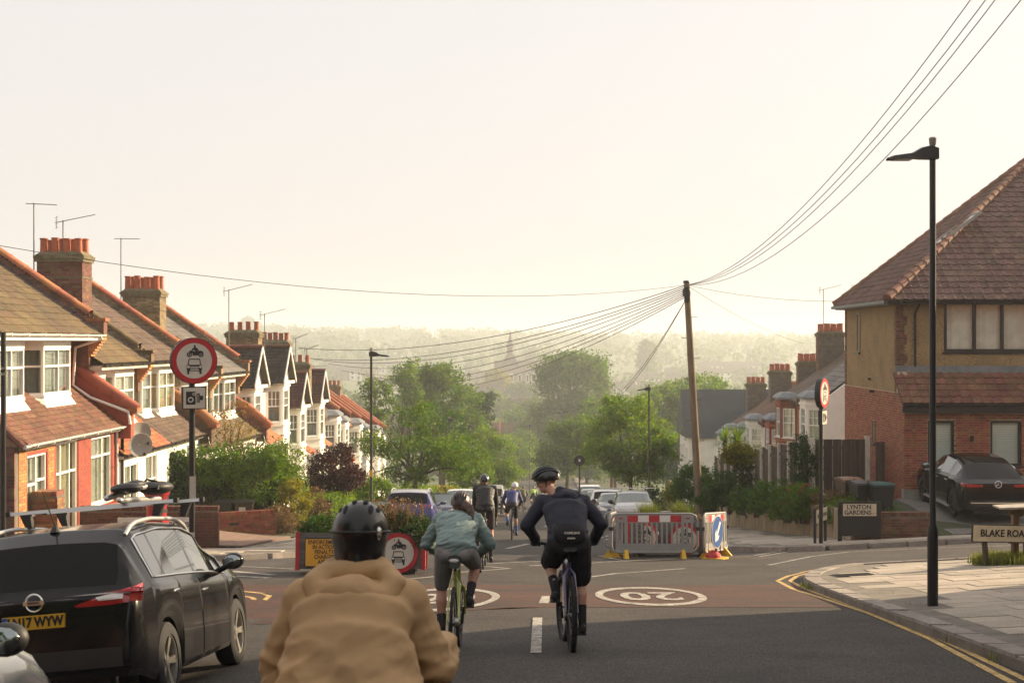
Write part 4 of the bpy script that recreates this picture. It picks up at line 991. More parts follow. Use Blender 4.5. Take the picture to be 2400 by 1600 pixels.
# dark slate house with its ridge across the street, end of the row
dk = right_root('slate_roof_house', 'cream house with large dark slate roof beyond the telegraph pole', 124, -13.0, t0=11.2)
slate_d = mat('dark_slate', (.03, .032, .034), .6, .25, 1.5, bump=.3, bs=30)
m = MB(); m.box(0, 8, .3, 9, -2, 7.0); m.build('wall', white_p, dk)
m = MB(); m.prism([(-.3, 6.8), (4, 10.6), (8.3, 6.8)], lambda p, q, t: (p, t, q), 0.0, 9.2); m.build('roof', slate_d, dk)
for z in (1, 4.2):
    for x in (1.2, 3.4, 5.6): window(dk, T3(x, .26, z), 1.1, 1.7, (1, 1), (.6, .6), cur=cloth_g)
wh = thing('white_house', 'white rendered house with brick gable glimpsed behind the right street tree', 'house', (17.5, 150, -16.2), -(math.pi / 2 + TH))
m = MB(); m.box(0, 7, 0, 7, -2, 5.4); m.build('wall', white_p, wh)
m = MB(); m.prism([(-.3, 5.2), (3.5, 8.4), (7.3, 5.2)], lambda p, q, t: (p, t, q), -.3, 7.3); m.build('roof', tile_brown, wh)
m = MB(); m.box(7.02, 8.8, 2.2, 6.5, -2, 9.2); m.build('brick_stack', brick_red, wh); MB().box(6.9, 8.95, 2.0, 6.7, 9.2, 9.45).build('parapet', white_p, wh)
for z in (.8, 3.4): window(wh, T3(1, -.04, z), 2.4, 1.4, (1, 1, 1), (.6, .6, .6), cur=None); window(wh, T3(4.2, -.04, z), 2.0, 1.4, (1, 1), (.6, .6), cur=None)
for z in (.8, 3.4): window(wh, frame((7.05, .4, z), (0, 1, 0), (-1, 0, 0), (0, 0, 1)), 1.5, 1.4, (1, 1), (.6, .6), cur=None)

# ---------------------------------------------------------------- walls, fences and the corner garden
plank_m = mat('weathered_concrete_plank', (.30, .235, .155), .9, .35, 2.5, bump=.5, bs=40, island=.12, stretch=(1.6, 1.6, .35))
post_m = mat('concrete_post', (.62, .57, .48), .9, .2, 3, bump=.4, bs=50)
fence_m = mat('grey_brown_fence_board', (.085, .062, .045), .9, .35, 3, bump=.5, bs=30, island=.2, stretch=(3, 3, .3))
rw = thing('retaining_wall', 'low retaining wall of upright weathered slabs along the right pavement', 'wall', (8.6, 43, RP(8.6, 43)))
poly = [(8.93, 37.2), (8.72, 41), (8.5, 43.4), (8.32, 47.5), (8.22, 52), (8.22, 58)]
pts = [Vector((*p, 0)) for p in poly]; acc = []
for a, b in zip(pts, pts[1:]):
    n = max(1, int((b - a).length / .02)); acc += [a.lerp(b, i / n) for i in range(n)]
o_ = Vector(rw.location); k = 0; plm = {}
while k + 29 < len(acc):
    a, b = acc[k], acc[k + 28]; k += 29; ang = math.atan2(b.y - a.y, b.x - a.x); c = (a + b) / 2; h = rnd.choice((.8, .84, .87)); w = .555
    key = h
    if key not in plm: plm[key] = MB().hexa([(-w / 2, -.06, -.3), (w / 2, -.06, -.3), (w / 2, .06, -.3), (-w / 2, .06, -.3), (-w / 2 + .02, -.05, h), (w / 2 - .02, -.05, h), (w / 2 - .02, .05, h), (-w / 2 + .02, .05, h)]).mesh('plank', plank_m)
    link('plank', plm[key], rw, T3(c.x - o_.x, c.y - o_.y, RP(c.x, c.y) + .1 - o_.z) @ RZ(ang) @ Matrix.Rotation(R(rnd.uniform(-3, 3)), 4, 'X') @ Matrix.Rotation(R(rnd.uniform(-1.2, 1.2)), 4, 'Y'))
fn = thing('stepped_fence', 'tall stepped timber fence with pale concrete posts above the retaining wall', 'fence', (9, 43, -3.3))
NP = 12
for i in range(NP):
    y0 = 43.4 + i * 1.5; x0 = 9.15 - .022 * (y0 - 43); zt = -1.32 - .111 * (y0 - 43); L = 1.5
    M = frame((x0 - 9, y0 - 43, zt + 3.3), (-.022, 1, 0), (-1, -.022, 0), (0, 0, 1))
    link('post', MB().box(-.045, .045, -.10, .10, -2.25, .06).mesh('post', post_m), fn, M)
    pn = MB(); nb = 9; w = (L - .1) / nb
    for j in range(nb):
        zz = -.03 - .09 * math.sin(math.pi * (j + .5) / nb) - .05 * j / nb
        pn.box(.05 + j * w + .004, .05 + (j + 1) * w - .004, -.012 + (j % 2) * .012, .012 + (j % 2) * .012, -2.15, zz)
    pn.box(.05, L - .05, .02, .05, -.5, -.4); pn.box(.05, L - .05, .02, .05, -1.8, -1.7)
    po = pn.build('fence_panel', fence_m, fn, M=M)
    MB().box(.04, L - .04, -.03, .03, -.0, .03, Matrix.Rotation(R(3.5), 4, 'Y') @ T3(0, 0, -.04)).build('capping_rail', mat('pale_capping', (.40, .33, .22), .8, .2, 3), po)
sfn = thing('board_fence', 'dark board fence with gate between the corner house and the stepped fence', 'fence', (9.3, 45.2, -3.2))
bd = MB().box(.004, .141, -.012, .012, 0, 1.72).mesh('fence_board', fence_m)
for i in range(17):
    if i * .145 < 1.9 or 2.06 < i * .145 < 3: link('fence_board', bd, sfn, T3(i * .145 + .02, (i % 2) * .014 - (.25 if i > 13 else 0), rnd.uniform(-.02, .0) - (.06 if i > 13 else 0)))
link('post', MB().box(0, .14, -.07, .07, -.2, 1.82).mesh('post', post_m), sfn, T3(1.92, 0, 0)); link('post', MB().box(0, .1, -.05, .05, -.2, 1.8).mesh('post', mat('brown_gate_post', (.10, .065, .045), .9, .3, 4)), sfn, T3(2.5, -.25, 0))
MB().box(0, 1.9, .03, .07, .4, .5).box(0, 1.9, .03, .07, 1.4, 1.5).build('rail', fence_m, sfn)
# brick garden wall with the street name board
def low_wall(name, label, p0, p1, zb0, H, m, mo, cap_m=None, cap=300, th=.22, drop=0.6, coping=True, c=.075):
    p0, p1 = Vector((*p0, 0)), Vector((*p1, 0)); d = p1 - p0; L = d.length; ang = math.atan2(d.y, d.x)
    o = thing(name, label, 'wall', (p0.x, p0.y, zb0), ang)
    MB().box(0, L, 0, th, -drop, H).build('wall_core', mo, o)
    bricks(o, T3(0, 0, -int(drop / c) * c), L, H + int(drop / c) * c, m, cap=cap, c=c)
    bricks(o, frame((L, 0, 0), (0, 1, 0), (-1, 0, 0), (0, 0, 1)), th, H, m, cap=60, c=c); bricks(o, frame((0, th, 0), (0, -1, 0), (1, 0, 0), (0, 0, 1)), th, H, m, cap=60, c=c)
    if coping:
        k = 0; me = MB().box(.004, .068, -.012, th + .012, H, H + .105).mesh('coping_brick', m)
        while k * .075 < L - .05: link('coping_brick', me, o, T3(k * .075, 0, 0)); k += 1
    return o
brick_lw = mat('soot_stained_brick', (.15, .075, .045), .9, .45, 2.5, bump=.4, bs=60, island=.3)
low_wall('garden_wall', 'low dark brick garden wall behind the street name board, right', (8.95, 36.95), (11.0, 36.95), RP(10.0, 36.9) + .0, .66, brick_lw, mortar_d, cap=200)
low_wall('garden_wall', 'short return of dark brick wall beside the pole sign', (8.88, 38.1), (8.92, 36.98), RP(9, 37.6) + .0, .62, brick_lw, mortar_d, cap=80)
sign_black = mat('sign_black', (.012, .012, .012), .5, .1, 4); sign_white = mat('sign_white', (.55, .50, .43), .55, .12, 3); sign_red = mat('sign_red', (.42, .012, .02), .45, .1, 3)
sign_blue = mat('sign_blue', (.012, .075, .28), .45, .1, 3); sign_yel = mat('sign_yellow', (.75, .36, .03), .5, .08, 3)
name_cream = mat('name_plate_cream', (.60, .52, .38), .6, .15, 5); red_txt = mat('red_lettering', (.35, .03, .03), .5, .1, 4)
ln_ = thing('street_name_board', 'cream LYNTON GARDENS street name board on black posts', 'sign', (8.95, 36.65, RP(8.9, 36.6) + .1), 0)
MB().box(-.55, -.45, -.03, .05, -.2, 1.0).build('post', sign_black, ln_); MB().box(.45, .55, -.03, .05, -.2, 1.0).build('post', sign_black, ln_)
MB().box(-.46, .46, -.035, .0, .12, 1.0).build('backing_board', sign_black, ln_); np_ = MB().box(-.43, .43, -.05, -.036, .64, .95).build('name_plate', name_cream, ln_)
text(np_, 'LYNTON', .155, sign_black, T3(-.02, -.052, .865) @ VERT, bold=.004); text(np_, 'GARDENS', .155, sign_black, T3(-.05, -.052, .725) @ VERT, bold=.004); text(np_, 'N11', .075, red_txt, T3(.37, -.052, .695) @ VERT)
bs = thing('street_name_board', 'small BLAKE ROAD board turned edge-on beside the right pole sign', 'sign', (7.95, 36.7, RP(7.9, 36.7) + .1), R(62))
MB().box(-.5, -.44, -.03, .03, -.2, .92).build('post', sign_black, bs); MB().box(.44, .5, -.03, .03, -.2, .92).build('post', sign_black, bs)
q = MB().box(-.48, .48, -.05, -.032, .55, .88).build('name_plate', name_cream, bs); text(q, 'BLAKE ROAD', .14, sign_black, T3(0, -.053, .715) @ VERT, bold=.003)
b2 = thing('street_name_board', 'tilted yellowed BLAKE ROAD board on leaning posts in the grass', 'sign', (8.6, 25.0, RP(8.6, 25) + .1), R(16), ry=R(3))
MB().hexa([(-.30, .0, -.1), (-.22, .0, -.1), (-.22, .06, -.1), (-.30, .06, -.1), (-.42, .0, .62), (-.34, .0, .62), (-.34, .06, .62), (-.42, .06, .62)]).build('post', fence_m, b2); MB().hexa([(.5, .0, -.1), (.58, .0, -.1), (.58, .06, -.1), (.5, .06, -.1), (.45, .0, .6), (.53, .0, .6), (.53, .06, .6), (.45, .06, .6)]).build('post', fence_m, b2)
q = MB().box(-.62, .75, -.04, -.005, .42, .70).build('name_plate', name_cream, b2); MB().box(-.635, .765, -.036, .0, .405, .715).build('backing_board', sign_black, b2)
text(q, 'BLAKE ROAD', .17, sign_black, T3(.03, -.043, .56) @ VERT, bold=.004)
wf = thing('timber_rail_fence', 'broken timber rail fence leaning behind the tilted name board', 'fence', (9.1, 25.4, RP(9.1, 25.4) + .1), R(8))
old_w = mat('old_timber', (.20, .13, .07), .85, .4, 6, bump=.5, bs=30, stretch=(1, 1, .4))
for x, l in ((-.15, .0), (.35, .06), (.95, -.05), (1.6, .04)): MB().hexa([(x, 0, -.2), (x + .1, 0, -.2), (x + .1, .1, -.2), (x, .1, -.2), (x + l, 0, .95), (x + .1 + l, 0, .95), (x + .1 + l, .1, .95), (x + l, .1, .95)]).build('post', old_w, wf)
for z, a in ((.35, .02), (.6, -.03), (.86, .03)): MB().hexa([(-.25, -.03, z), (2.0, -.03, z + a), (2.0, .0, z + a), (-.25, .0, z), (-.25, -.03, z + .08), (2.0, -.03, z + a + .08), (2.0, .0, z + a + .08), (-.25, .0, z + .08)]).build('rail', old_w, wf)
MB().hexa([(-.5, -.2, .98), (2.0, -.2, 1.0), (2.0, .15, 1.02), (-.5, .1, 1.0), (-.5, -.2, 1.01), (2.0, -.2, 1.05), (2.0, .15, 1.07), (-.5, .1, 1.03)]).build('top_board', mat('pale_board', (.4, .36, .3), .7, .2, 4), wf)

# left side: corner walls, fence, pillar box, bins
wl = low_wall('garden_wall', 'waist-high brick wall with soldier coping behind the parked black car', (-11.0, 36.2), (-7.5, 36.2), RP(-9, 36.2) + .1, .95, mat('red_wall_brick', (.24, .085, .045), .85, .45, 1.3, bump=.4, bs=60, island=.25, col2=(.10, .04, .03)), mortar_d)
w2 = low_wall('garden_wall', 'low red brick wall in front of two wheelie bins, left', (-9.2, 43.6), (-7.4, 44.6), RP(-8.3, 44) + .1, .68, brick_red, mortar_d)
MB().box(.55, .85, -.02, .0, .38, .46).build('vent_grille', gut_b, w2)
low_wall('gate_pier', 'square brick gate pier beside the left timber fence', (-11.35, 33.6), (-10.75, 33.6), RP(-11, 33.6) + .1, 1.33, mat('pier_brick', (.24, .11, .055), .9, .4, 3, bump=.4, bs=60, island=.3), mortar_d, th=.55)
low_wall('garden_wall', 'brick wall stub running left from the gate pier', (-13.6, 33.9), (-11.4, 33.8), RP(-12.5, 33.8) + .1, .5, brick_lw, mortar_d, cap=60)
lf = thing('timber_fence', 'pale vertical board fence at the far left edge', 'fence', (-13.9, 33.4, RP(-12, 33.4) + .1))
pale_w = mat('pale_fence_board', (.24, .165, .10), .85, .3, 3, bump=.4, bs=30, island=.15, stretch=(3, 3, .3))
pb = MB().box(.004, .141, -.012, .012, 0, 1.28).mesh('fence_board', pale_w)
for i in range(17): link('fence_board', pb, lf, T3(i * .145, (i % 2) * .012, rnd.uniform(-.01, .01)))
MB().box(0, 2.45, .02, .06, .3, .4).box(0, 2.45, .02, .06, .95, 1.05).build('rail', pale_w, lf)
cs = thing('street_name_board', 'white CHURSTON GARDENS name board in front of the brick wall', 'sign', (-8.95, 35.75, RP(-9, 35.7) + .1), R(2))
MB().box(-.8, -.7, .0, .06, -.2, .8).build('post', sign_black, cs); MB().box(.7, .8, .0, .06, -.2, .8).build('post', sign_black, cs)
q = MB().box(-.95, .95, -.03, -.0, .42, .78).build('name_plate', mat('name_plate_white', (.55, .54, .52), .6, .1, 4), cs); text(q, 'CHURSTON GARDENS', .165, sign_black, T3(0, -.033, .6) @ VERT, bold=.003)
pbx = thing('pillar_box', 'red cast iron pillar box on the left corner pavement', 'post box', (XP(367, 33.2), 33.2, RP(-8.3, 33.2) + .11))
pr = mat('pillar_box_red', (.36, .018, .025), .35, .15, 3, coat=.3)
MB().lathe([(.26, -.1), (.26, .12), (.235, .14), (.23, 1.22), (.245, 1.23), (.245, 1.27)], 28).build('body', pr, pbx, smooth=40)
MB().lathe([(.235, 1.27), (.27, 1.33), (.30, 1.38), (.305, 1.43), (.26, 1.49), (.16, 1.545), (.02, 1.565)], 28).build('cap', pr, pbx, smooth=40)
MB().box(.05, .235, -.1, .1, .95, 1.03, RZ(R(-20))).build('letter_slot', sign_black, pbx); MB().box(.2, .25, -.13, .13, .3, .85, RZ(R(-20))).build('door', pr, pbx)
bin_b = mat('bin_brown', (.075, .045, .03), .55, .15, 3); bin_k = mat('bin_black', (.018, .018, .018), .5, .15, 3); bin_g = mat('bin_lid_green', (.02, .075, .07), .45, .15, 3); bin_br = mat('bin_lid_brown', (.20, .10, .06), .45, .15, 3)
def wheelie(label, x, y, z, rz, bm, lm, tilt=0, group='wheelie bins'):
    b = thing('wheelie_bin', label, 'bin', (x, y, z), rz, group)
    MB().hexa([(-.21, -.25, .04), (.21, -.25, .04), (.21, .22, .04), (-.21, .22, .04), (-.28, -.33, .95), (.28, -.33, .95), (.28, .33, .95), (-.28, .33, .95)]).box(-.3, .3, -.35, .35, .93, .98).build('body', bm, b)
    l = MB(); rows = []
    for t in range(6):
        y_ = lerp(-.37, .36, t / 5); rows.append([(x_, y_, .985 + .075 * math.sin(math.pi * (t + .6) / 6.2) - .02 * abs(x_) / .3) for x_ in (-.31, -.2, 0, .2, .31)])
    l.sheet(rows); l.sheet([[(x_, y_, .975) for x_, y_, z_ in r] for r in rows]); l.box(-.31, .31, -.37, .36, .97, .985); l.build('lid', lm, b, smooth=40, M=T3(0, .36, .97) @ Matrix.Rotation(R(tilt), 4, 'X') @ T3(0, -.36, -.97))
    l = MB(); l.tube([(-.25, .37, 1.0), (.25, .37, 1.0)], .018, 8); l.build('handle', bm, b)
    for sx in (-1, 1): MB().lathe([(.1, -.03), (.1, .03)], 14, frame((sx * .24, .24, .1), (0, 0, 1), (0, 1, 0), (1, 0, 0))).build('wheel', bin_k, b)
    return b
zg = RP(-8.5, 46) + .2
wheelie('dark wheelie bin with pale lid edge, left of the two behind the low wall', XP(528, 46), 46, zg, 0, bin_k, bin_k, group=None)
bb = wheelie('brown wheelie bin with a white label, behind the low red wall', XP(574, 46), 46, zg, R(5), bin_b, bin_k, group=None); MB().box(-.16, .05, -.325, -.315, .62, .84).build('label_sticker', sign_white, bb)
wheelie('wheelie bin with brown lid behind the LYNTON GARDENS board', 9.55, 40.3, -3.25, R(12), bin_b, bin_br, 3, None)
wheelie('wheelie bin with grey lid, middle of three in the corner garden', 9.75, 39.6, -3.28, R(10), bin_k, mat('bin_lid_grey', (.07, .07, .075), .4, .15, 3), 3, None)
wheelie('wheelie bin with teal lid, nearest of three in the corner garden', 10.15, 39.2, -3.28, R(8), bin_k, bin_g, 3, None)
wheelie('dark green wheelie bin beside the left lamp post hedge', XP(890, 42.5), 42.5, RP(-4, 42.5) + .15, R(0), bin_k, bin_g, 0, None)
tb = thing('recycling_box', 'small teal recycling box on the low brick wall', 'box', (10.7, 37.7, -3.3)); MB().hexa([(-.2, -.15, 0), (.2, -.15, 0), (.2, .15, 0), (-.2, .15, 0), (-.25, -.19, .3), (.25, -.19, .3), (.25, .19, .3), (-.25, .19, .3)]).build('body', bin_g, tb); MB().box(-.26, .26, -.2, .2, .28, .33).build('rim', bin_k, tb)

# house and hedge on the near right corner, outside the picture: they shade the foreground
def near_house(label, y0, Ln, ws):
    NH = thing('corner_house', label, 'house', (12.6, y0, RP(12.6, y0 + Ln * .5) + .2)); m = MB()
    wallmesh(m, Ln, 6.2, [(x, x + 2, z, z + 1.5) for x in ws for z in (.9, 3.8)], .3, frame((0, Ln, 0), (0, -1, 0), (1, 0, 0), (0, 0, 1)), 0, -2)
    m.box(.3, 9, 0, .3, -2, 6.2); m.box(.3, 9, Ln - .3, Ln, -2, 6.2); m.box(9, 9.3, 0, Ln, -2, 6.2); m.build('wall', brick_red, NH); q = min(4.9, Ln / 2 - .2)
    m = MB(); m.add([(-.3, -.2, 6.1), (9.7, -.2, 6.1), (9.7, Ln + .2, 6.1), (-.3, Ln + .2, 6.1), (4.6, q, 9.2), (4.6, Ln - q, 9.2)], [(0, 1, 4), (1, 2, 5, 4), (2, 3, 5), (3, 0, 4, 5), (0, 3, 2, 1)]); m.build('roof', tile_brown, NH)
    for x in ws:
        for z in (.9, 3.8): window(NH, frame((.05, Ln - x, z), (0, -1, 0), (1, 0, 0), (0, 0, 1)), 2, 1.5, (1, 1), (.65, .65), cur=cloth_w)
near_house('brick house on the near right, outside the picture, shading the road', 3.0, 16.0, (2, 7, 12)); near_house('narrow brick house added outside the picture, near right, shading the road beside a sun gap', 20.15, 3.2, (.6,))  # the narrow one is added out of view so a streak of sun passes between
# ---------------------------------------------------------------- vegetation
nr = np.random.default_rng(11)
def leaf(name, col, col2=None, isl=.35, tr=.4, vs=.5): return mat(name, col, .55, .3, vs, island=isl, col2=col2, trans=tr, spec=.25)
L_mid = leaf('leaf_mid_green', (.075, .145, .012), (.135, .215, .018)); L_bright = leaf('leaf_bright_green', (.115, .20, .016), (.185, .27, .024))
L_dark = leaf('leaf_dark_green', (.025, .058, .014), (.045, .085, .018), tr=.25); L_yel = leaf('leaf_yellow_green', (.20, .21, .03), (.28, .25, .035))
L_red = leaf('leaf_maroon', (.042, .012, .012), (.075, .02, .015), tr=.3); L_hedge = leaf('leaf_hedge', (.045, .105, .012), (.08, .155, .016), tr=.3)
L_dry = leaf('dry_stalk', (.16, .095, .04), (.22, .14, .06), tr=.2); L_gold = leaf('leaf_golden', (.16, .12, .03), (.22, .15, .035)); L_grass = leaf('grass_blade', (.10, .15, .03), (.20, .21, .05), tr=.35)
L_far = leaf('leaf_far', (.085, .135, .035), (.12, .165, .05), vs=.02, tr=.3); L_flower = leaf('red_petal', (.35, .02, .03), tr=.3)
bark = mat('bark', (.085, .062, .042), .95, .35, 6, bump=.8, bs=25, stretch=(1, 1, .3)); bark_g = mat('grey_bark', (.16, .13, .10), .95, .3, 6, bump=.8, bs=25, stretch=(1, 1, .3))
def leafmesh(name, pos, size, m, flat=0., aspect=.6):
    n = len(pos); a = nr.normal(size=(n, 3)); a[:, 2] *= (1 - flat) ; a /= np.linalg.norm(a, axis=1)[:, None] + 1e-9
    b = nr.normal(size=(n, 3)); b[:, 2] *= (1 - flat); b -= a * (a * b).sum(1)[:, None]; b /= np.linalg.norm(b, axis=1)[:, None] + 1e-9
    s = size * nr.uniform(.6, 1.3, n)[:, None]
    V = np.stack([pos - a * s * .5, pos + b * s * aspect * .5, pos + a * s * .5, pos - b * s * aspect * .5], 1).reshape(-1, 3)
    return npmesh(name, V, np.arange(4 * n).reshape(n, 4), m)
def ellpts(c, r, n, lo=.0):
    d = nr.normal(size=(n, 3)); d /= np.linalg.norm(d, axis=1)[:, None]; q = nr.uniform(lo ** 3, 1, n) ** (1 / 3)
    return np.array(c) + d * q[:, None] * np.array(r)
def crown_pts(ells, nc, per, cr, lo=.5, squash=.75):
    out = []; cs = []
    vol = np.array([e[1][0] * e[1][1] * e[1][2] for e in ells]) ** .66; vol /= vol.sum()
    for (c, r), v in zip(ells, vol):
        k = max(2, int(nc * v)); cc = ellpts(c, r, k, lo); cs.append(cc)
        rr = nr.uniform(.6, 1.3, k) * cr
        p = np.repeat(cc, per, 0) + nr.normal(size=(k * per, 3)) * np.repeat(rr, per)[:, None] * .5 * np.array((1, 1, squash)); out.append(p)
    return np.concatenate(out), np.concatenate(cs)
def tree(name, label, x, y, z, ells, m, nc, per, cr, ls, tr=.15, th=None, lean=(0, 0), bm=None, group=None, lo=.5, cat='tree', crook=.12, nl=9):
    """tapered trunk with limbs that end in leaf clumps; ells are crown volumes relative to the foot"""
    t = thing(name, label, cat, (x, y, z), 0, group); pts, cs = crown_pts(ells, nc, per, cr, lo)
    link('crown', leafmesh('crown', pts, ls, m), t)
    mb = MB(); c0 = Vector(ells[0][0]); th = th or c0.z * .55; top = Vector((lean[0], lean[1], th))
    mb.tube([(0, 0, -.4), (0, 0, .05), top * .5 + Vector((nr.normal() * .06, nr.normal() * .06, 0)), top], [tr * 1.35, tr * 1.1, tr * .9, tr * .75], 9)
    for i in nr.choice(len(cs), min(nl, len(cs)), replace=False):
        e = Vector(cs[i]); L = (e - top).length
        if L < .3: continue
        ps = [top]; 
        for q in (.35, .7): ps.append(top.lerp(e, q) + Vector(nr.normal(size=3)) * L * crook)
        ps.append(e); mb.tube(ps, [tr * .6, tr * .42, tr * .26, tr * .1], 6)
    mb.build('trunk', bm or bark, t, smooth=60); return t
def bush(name, label, x, y, z, ells, m, nc, per, cr, ls, lo=.6, cat='shrub', core=True, group=None, flat=0., stems=True):
    t = thing(name, label, cat, (x, y, z), 0, group); pts, cs = crown_pts(ells, nc, per, cr, lo)
    link('foliage', leafmesh('foliage', pts, ls, m, flat), t)
    mb = MB()
    for i in range(7):
        e = Vector(cs[nr.integers(len(cs))]); mb.tube([(e.x * .3, e.y * .3, -.2), Vector((e.x * .6, e.y * .6, e.z * .5)), e], [.03, .022, .01], 5)
    mb.build('stem', bark, t)
    return t
def hedge(label, p0, p1, w, h, m, dens=260, ls=.09, name='hedge', top=.12):
    """clipped hedge: leaves over the faces of a long box, with a woody core"""
    p0, p1 = Vector((*p0, 0)), Vector((*p1, 0)); d = p1 - p0; L = d.length; d /= L; nrm = Vector((-d.y, d.x, 0))
    t = thing(name, label, 'hedge', (p0.x, p0.y, RP(p0.x, p0.y) + .1)); zb = t.location.z
    n = int(dens * (L * h * 2 + L * w + 2 * w * h)); a = nr.uniform(0, L, n); q = nr.uniform(-w / 2, w / 2, n); v = nr.uniform(0, h, n)
    f = nr.uniform(size=n); s = L * h; tot = 2 * s + L * w + 2 * w * h
    side = f < 2 * s / tot; tp = (~side) & (f < (2 * s + L * w) / tot); en = ~(side | tp)
    q[side] = np.where(nr.uniform(size=side.sum()) < .5, -w / 2, w / 2); v[tp] = h; a[en] = np.where(nr.uniform(size=en.sum()) < .5, 0, L)
    wob = np.array([noise.noise(Vector((aa * .9 + p0.y, qq * 1.5, vv * .9))) for aa, qq, vv in zip(a, q, v)]) * top * 1.6
    P_ = np.stack([d.x * a + nrm.x * q, d.y * a + nrm.y * q, v + wob * (v / h)], 1) + nr.normal(size=(n, 3)) * top * .45
    gz = np.array([RP(p0.x + xx, p0.y + yy) + .1 - zb for xx, yy in P_[:, :2]]); P_[:, 2] += gz
    link('foliage', leafmesh('foliage', P_, ls, m), t)
    c = MB(); k = max(2, int(L)); rows = []
    for i in range(k + 1):
        aa = lerp(.12, L - .12, i / k); b = d * aa; gz = RP(p0.x + b.x, p0.y + b.y) + .1 - zb
        rows.append([(b + nrm * o_ + Vector((0, 0, gz + z_))) for o_, z_ in ((-w / 2 + .1, -.2), (-w / 2 + .1, h - .15), (w / 2 - .1, h - .15), (w / 2 - .1, -.2))])
    c.sheet(rows); c.f.append((0, 1, 2, 3)); e = k * 4; c.f.append((e + 3, e + 2, e + 1, e)); c.build('woody_core', mat('hedge_core', (.02, .03, .01), .95, .3, 5), t)
    return t
def tuft(name, label, x, y, z, n, h, spread, m, wd=.012, cat='grass', kind=None, lean=.35, parent=None, curl=.3):
    b = ellpts((0, 0, 0), (1, 1, 1), n)[:, :2] * np.array(spread) * .5 + nr.normal(size=(n, 2)) * .03; dirs = nr.normal(size=(n, 2)); dirs /= np.linalg.norm(dirs, axis=1)[:, None]
    hh = h * nr.uniform(.5, 1.15, n); ln = nr.uniform(.05, lean, n) * hh; sd = np.stack([-dirs[:, 1], dirs[:, 0]], 1) * wd
    z0 = np.zeros(n)
    def row(f, w): return [np.column_stack([b + dirs * (ln * f ** 2)[:, None] - sd * w, hh * f - ln * curl * f ** 3]), np.column_stack([b + dirs * (ln * f ** 2)[:, None] + sd * w, hh * f - ln * curl * f ** 3])]
    f1 = np.full(n, .0); R0 = row(np.zeros(n), 1.); R1 = row(np.full(n, .55), .8); R2 = row(np.ones(n), .12)
    V = np.stack(R0 + R1 + R2, 1).reshape(-1, 3); i = np.arange(n)[:, None] * 6
    Q = np.concatenate([i + np.array([0, 1, 3, 2]), i + np.array([2, 3, 5, 4])]); me = npmesh('blades', V, Q, m)
    o = link(name, me, parent); o.location = (x, y, z)
    return tag(o, label, cat, kind=kind) if label else o
# --- street trees, left
tree('crooked_street_tree', 'crooked wide street tree with dark branches left of the road', XP(968, 66), 66, RP(XP(968, 66), 66) + .1,
     [((.3, 0, 3.1), (1.9, 1.6, .95)), ((-1.5, .2, 3.6), (1.2, 1.2, .7)), ((1.6, .5, 3.3), (1.3, 1.2, .8)), ((.2, .8, 4.6), (.9, .9, .9)), ((-.3, -.3, 2.1), (1.1, 1.0, .5)), ((2.3, .3, 2.4), (.9, 1, .6))], L_mid, 150, 75, .42, .13, .13, 2.0, (.12, 0), lo=.35, nl=26)
tree('street_tree', 'dense bright street tree right of the crooked tree', XP(1085, 86), 86, RP(XP(1085, 86), 86) + .1, [((0, 0, 3.2), (1.7, 1.6, 1.4)), ((.6, 0, 2.3), (1.2, 1.2, .8)), ((-.8, 0, 3.9), (1, 1, .8))], L_mid, 110, 80, .45, .16, .12, 1.6)
tree('street_tree', 'fluffy light green tree at the foot of the hill, left', XP(1160, 118), 118, RP(XP(1160, 118), 118) + .1, [((0, 0, 4.0), (1.9, 1.8, 2.0)), ((-.9, 0, 5.2), (1.1, 1, 1.3)), ((.9, 0, 2.6), (1.5, 1.4, 1.1))], L_bright, 120, 80, .55, .2, .14, 1.6)
tree('tall_tree', 'tall mid green tree rising behind the left street trees', XP(1035, 150), 150, RP(XP(1035, 150), 150), [((0, 0, 10), (4.0, 3.8, 4.0)), ((-2.4, 0, 12.8), (1.8, 1.8, 2.0)), ((1.5, 0, 7.5), (3.2, 3, 2.6)), ((.2, 0, 13.3), (2.0, 2, 1.5)), ((-3.2, 0, 7.5), (1.6, 1.6, 2.4))], L_mid, 250, 75, 1.0, .34, .3, 5, lo=.45, nl=14)
tree('feathery_tree', 'sparse feathery tree top left of the tall green tree', XP(955, 146), 146, RP(XP(955, 146), 146), [((0, 0, 13.2), (1.5, 1.4, 1.5)), ((.7, 0, 11.2), (1.3, 1.3, 1.2)), ((-.6, 0, 10), (1.0, 1, 1.2))], L_bright, 60, 60, .6, .28, .2, 6, lo=.2)
t = tree('cedar_tree', 'dark layered cedar behind the tall green tree', XP(1112, 172), 172, RP(XP(1112, 172), 172), [((0.3 * k - .2 * (k % 2), 0, 8.3 + k * .85), (2.6 - .32 * k, 1.6, .22)) for k in range(6)], L_dark, 130, 50, .5, .3, .25, 9)
tree('garden_tree', 'small tree above the far left rooftops', XP(885, 120), 120, RP(XP(885, 120), 120), [((0, 0, 9.2), (1.2, 1.2, 2.2)), ((-.4, 0, 7), (1.2, 1.2, 1.5))], L_mid, 60, 60, .5, .25, .2, 5)
tree('weeping_tree', 'dark drooping tree behind the crooked street tree', XP(1040, 100), 100, RP(XP(1040, 100), 100), [((0, 0, 5.2), (1.5, 1.4, 1.9)), ((-1.4, 0, 6.6), (1.1, 1.1, 1.0)), ((.8, 0, 4), (1.3, 1.2, 1.2))], L_hedge, 120, 70, .5, .2, .15, 3)
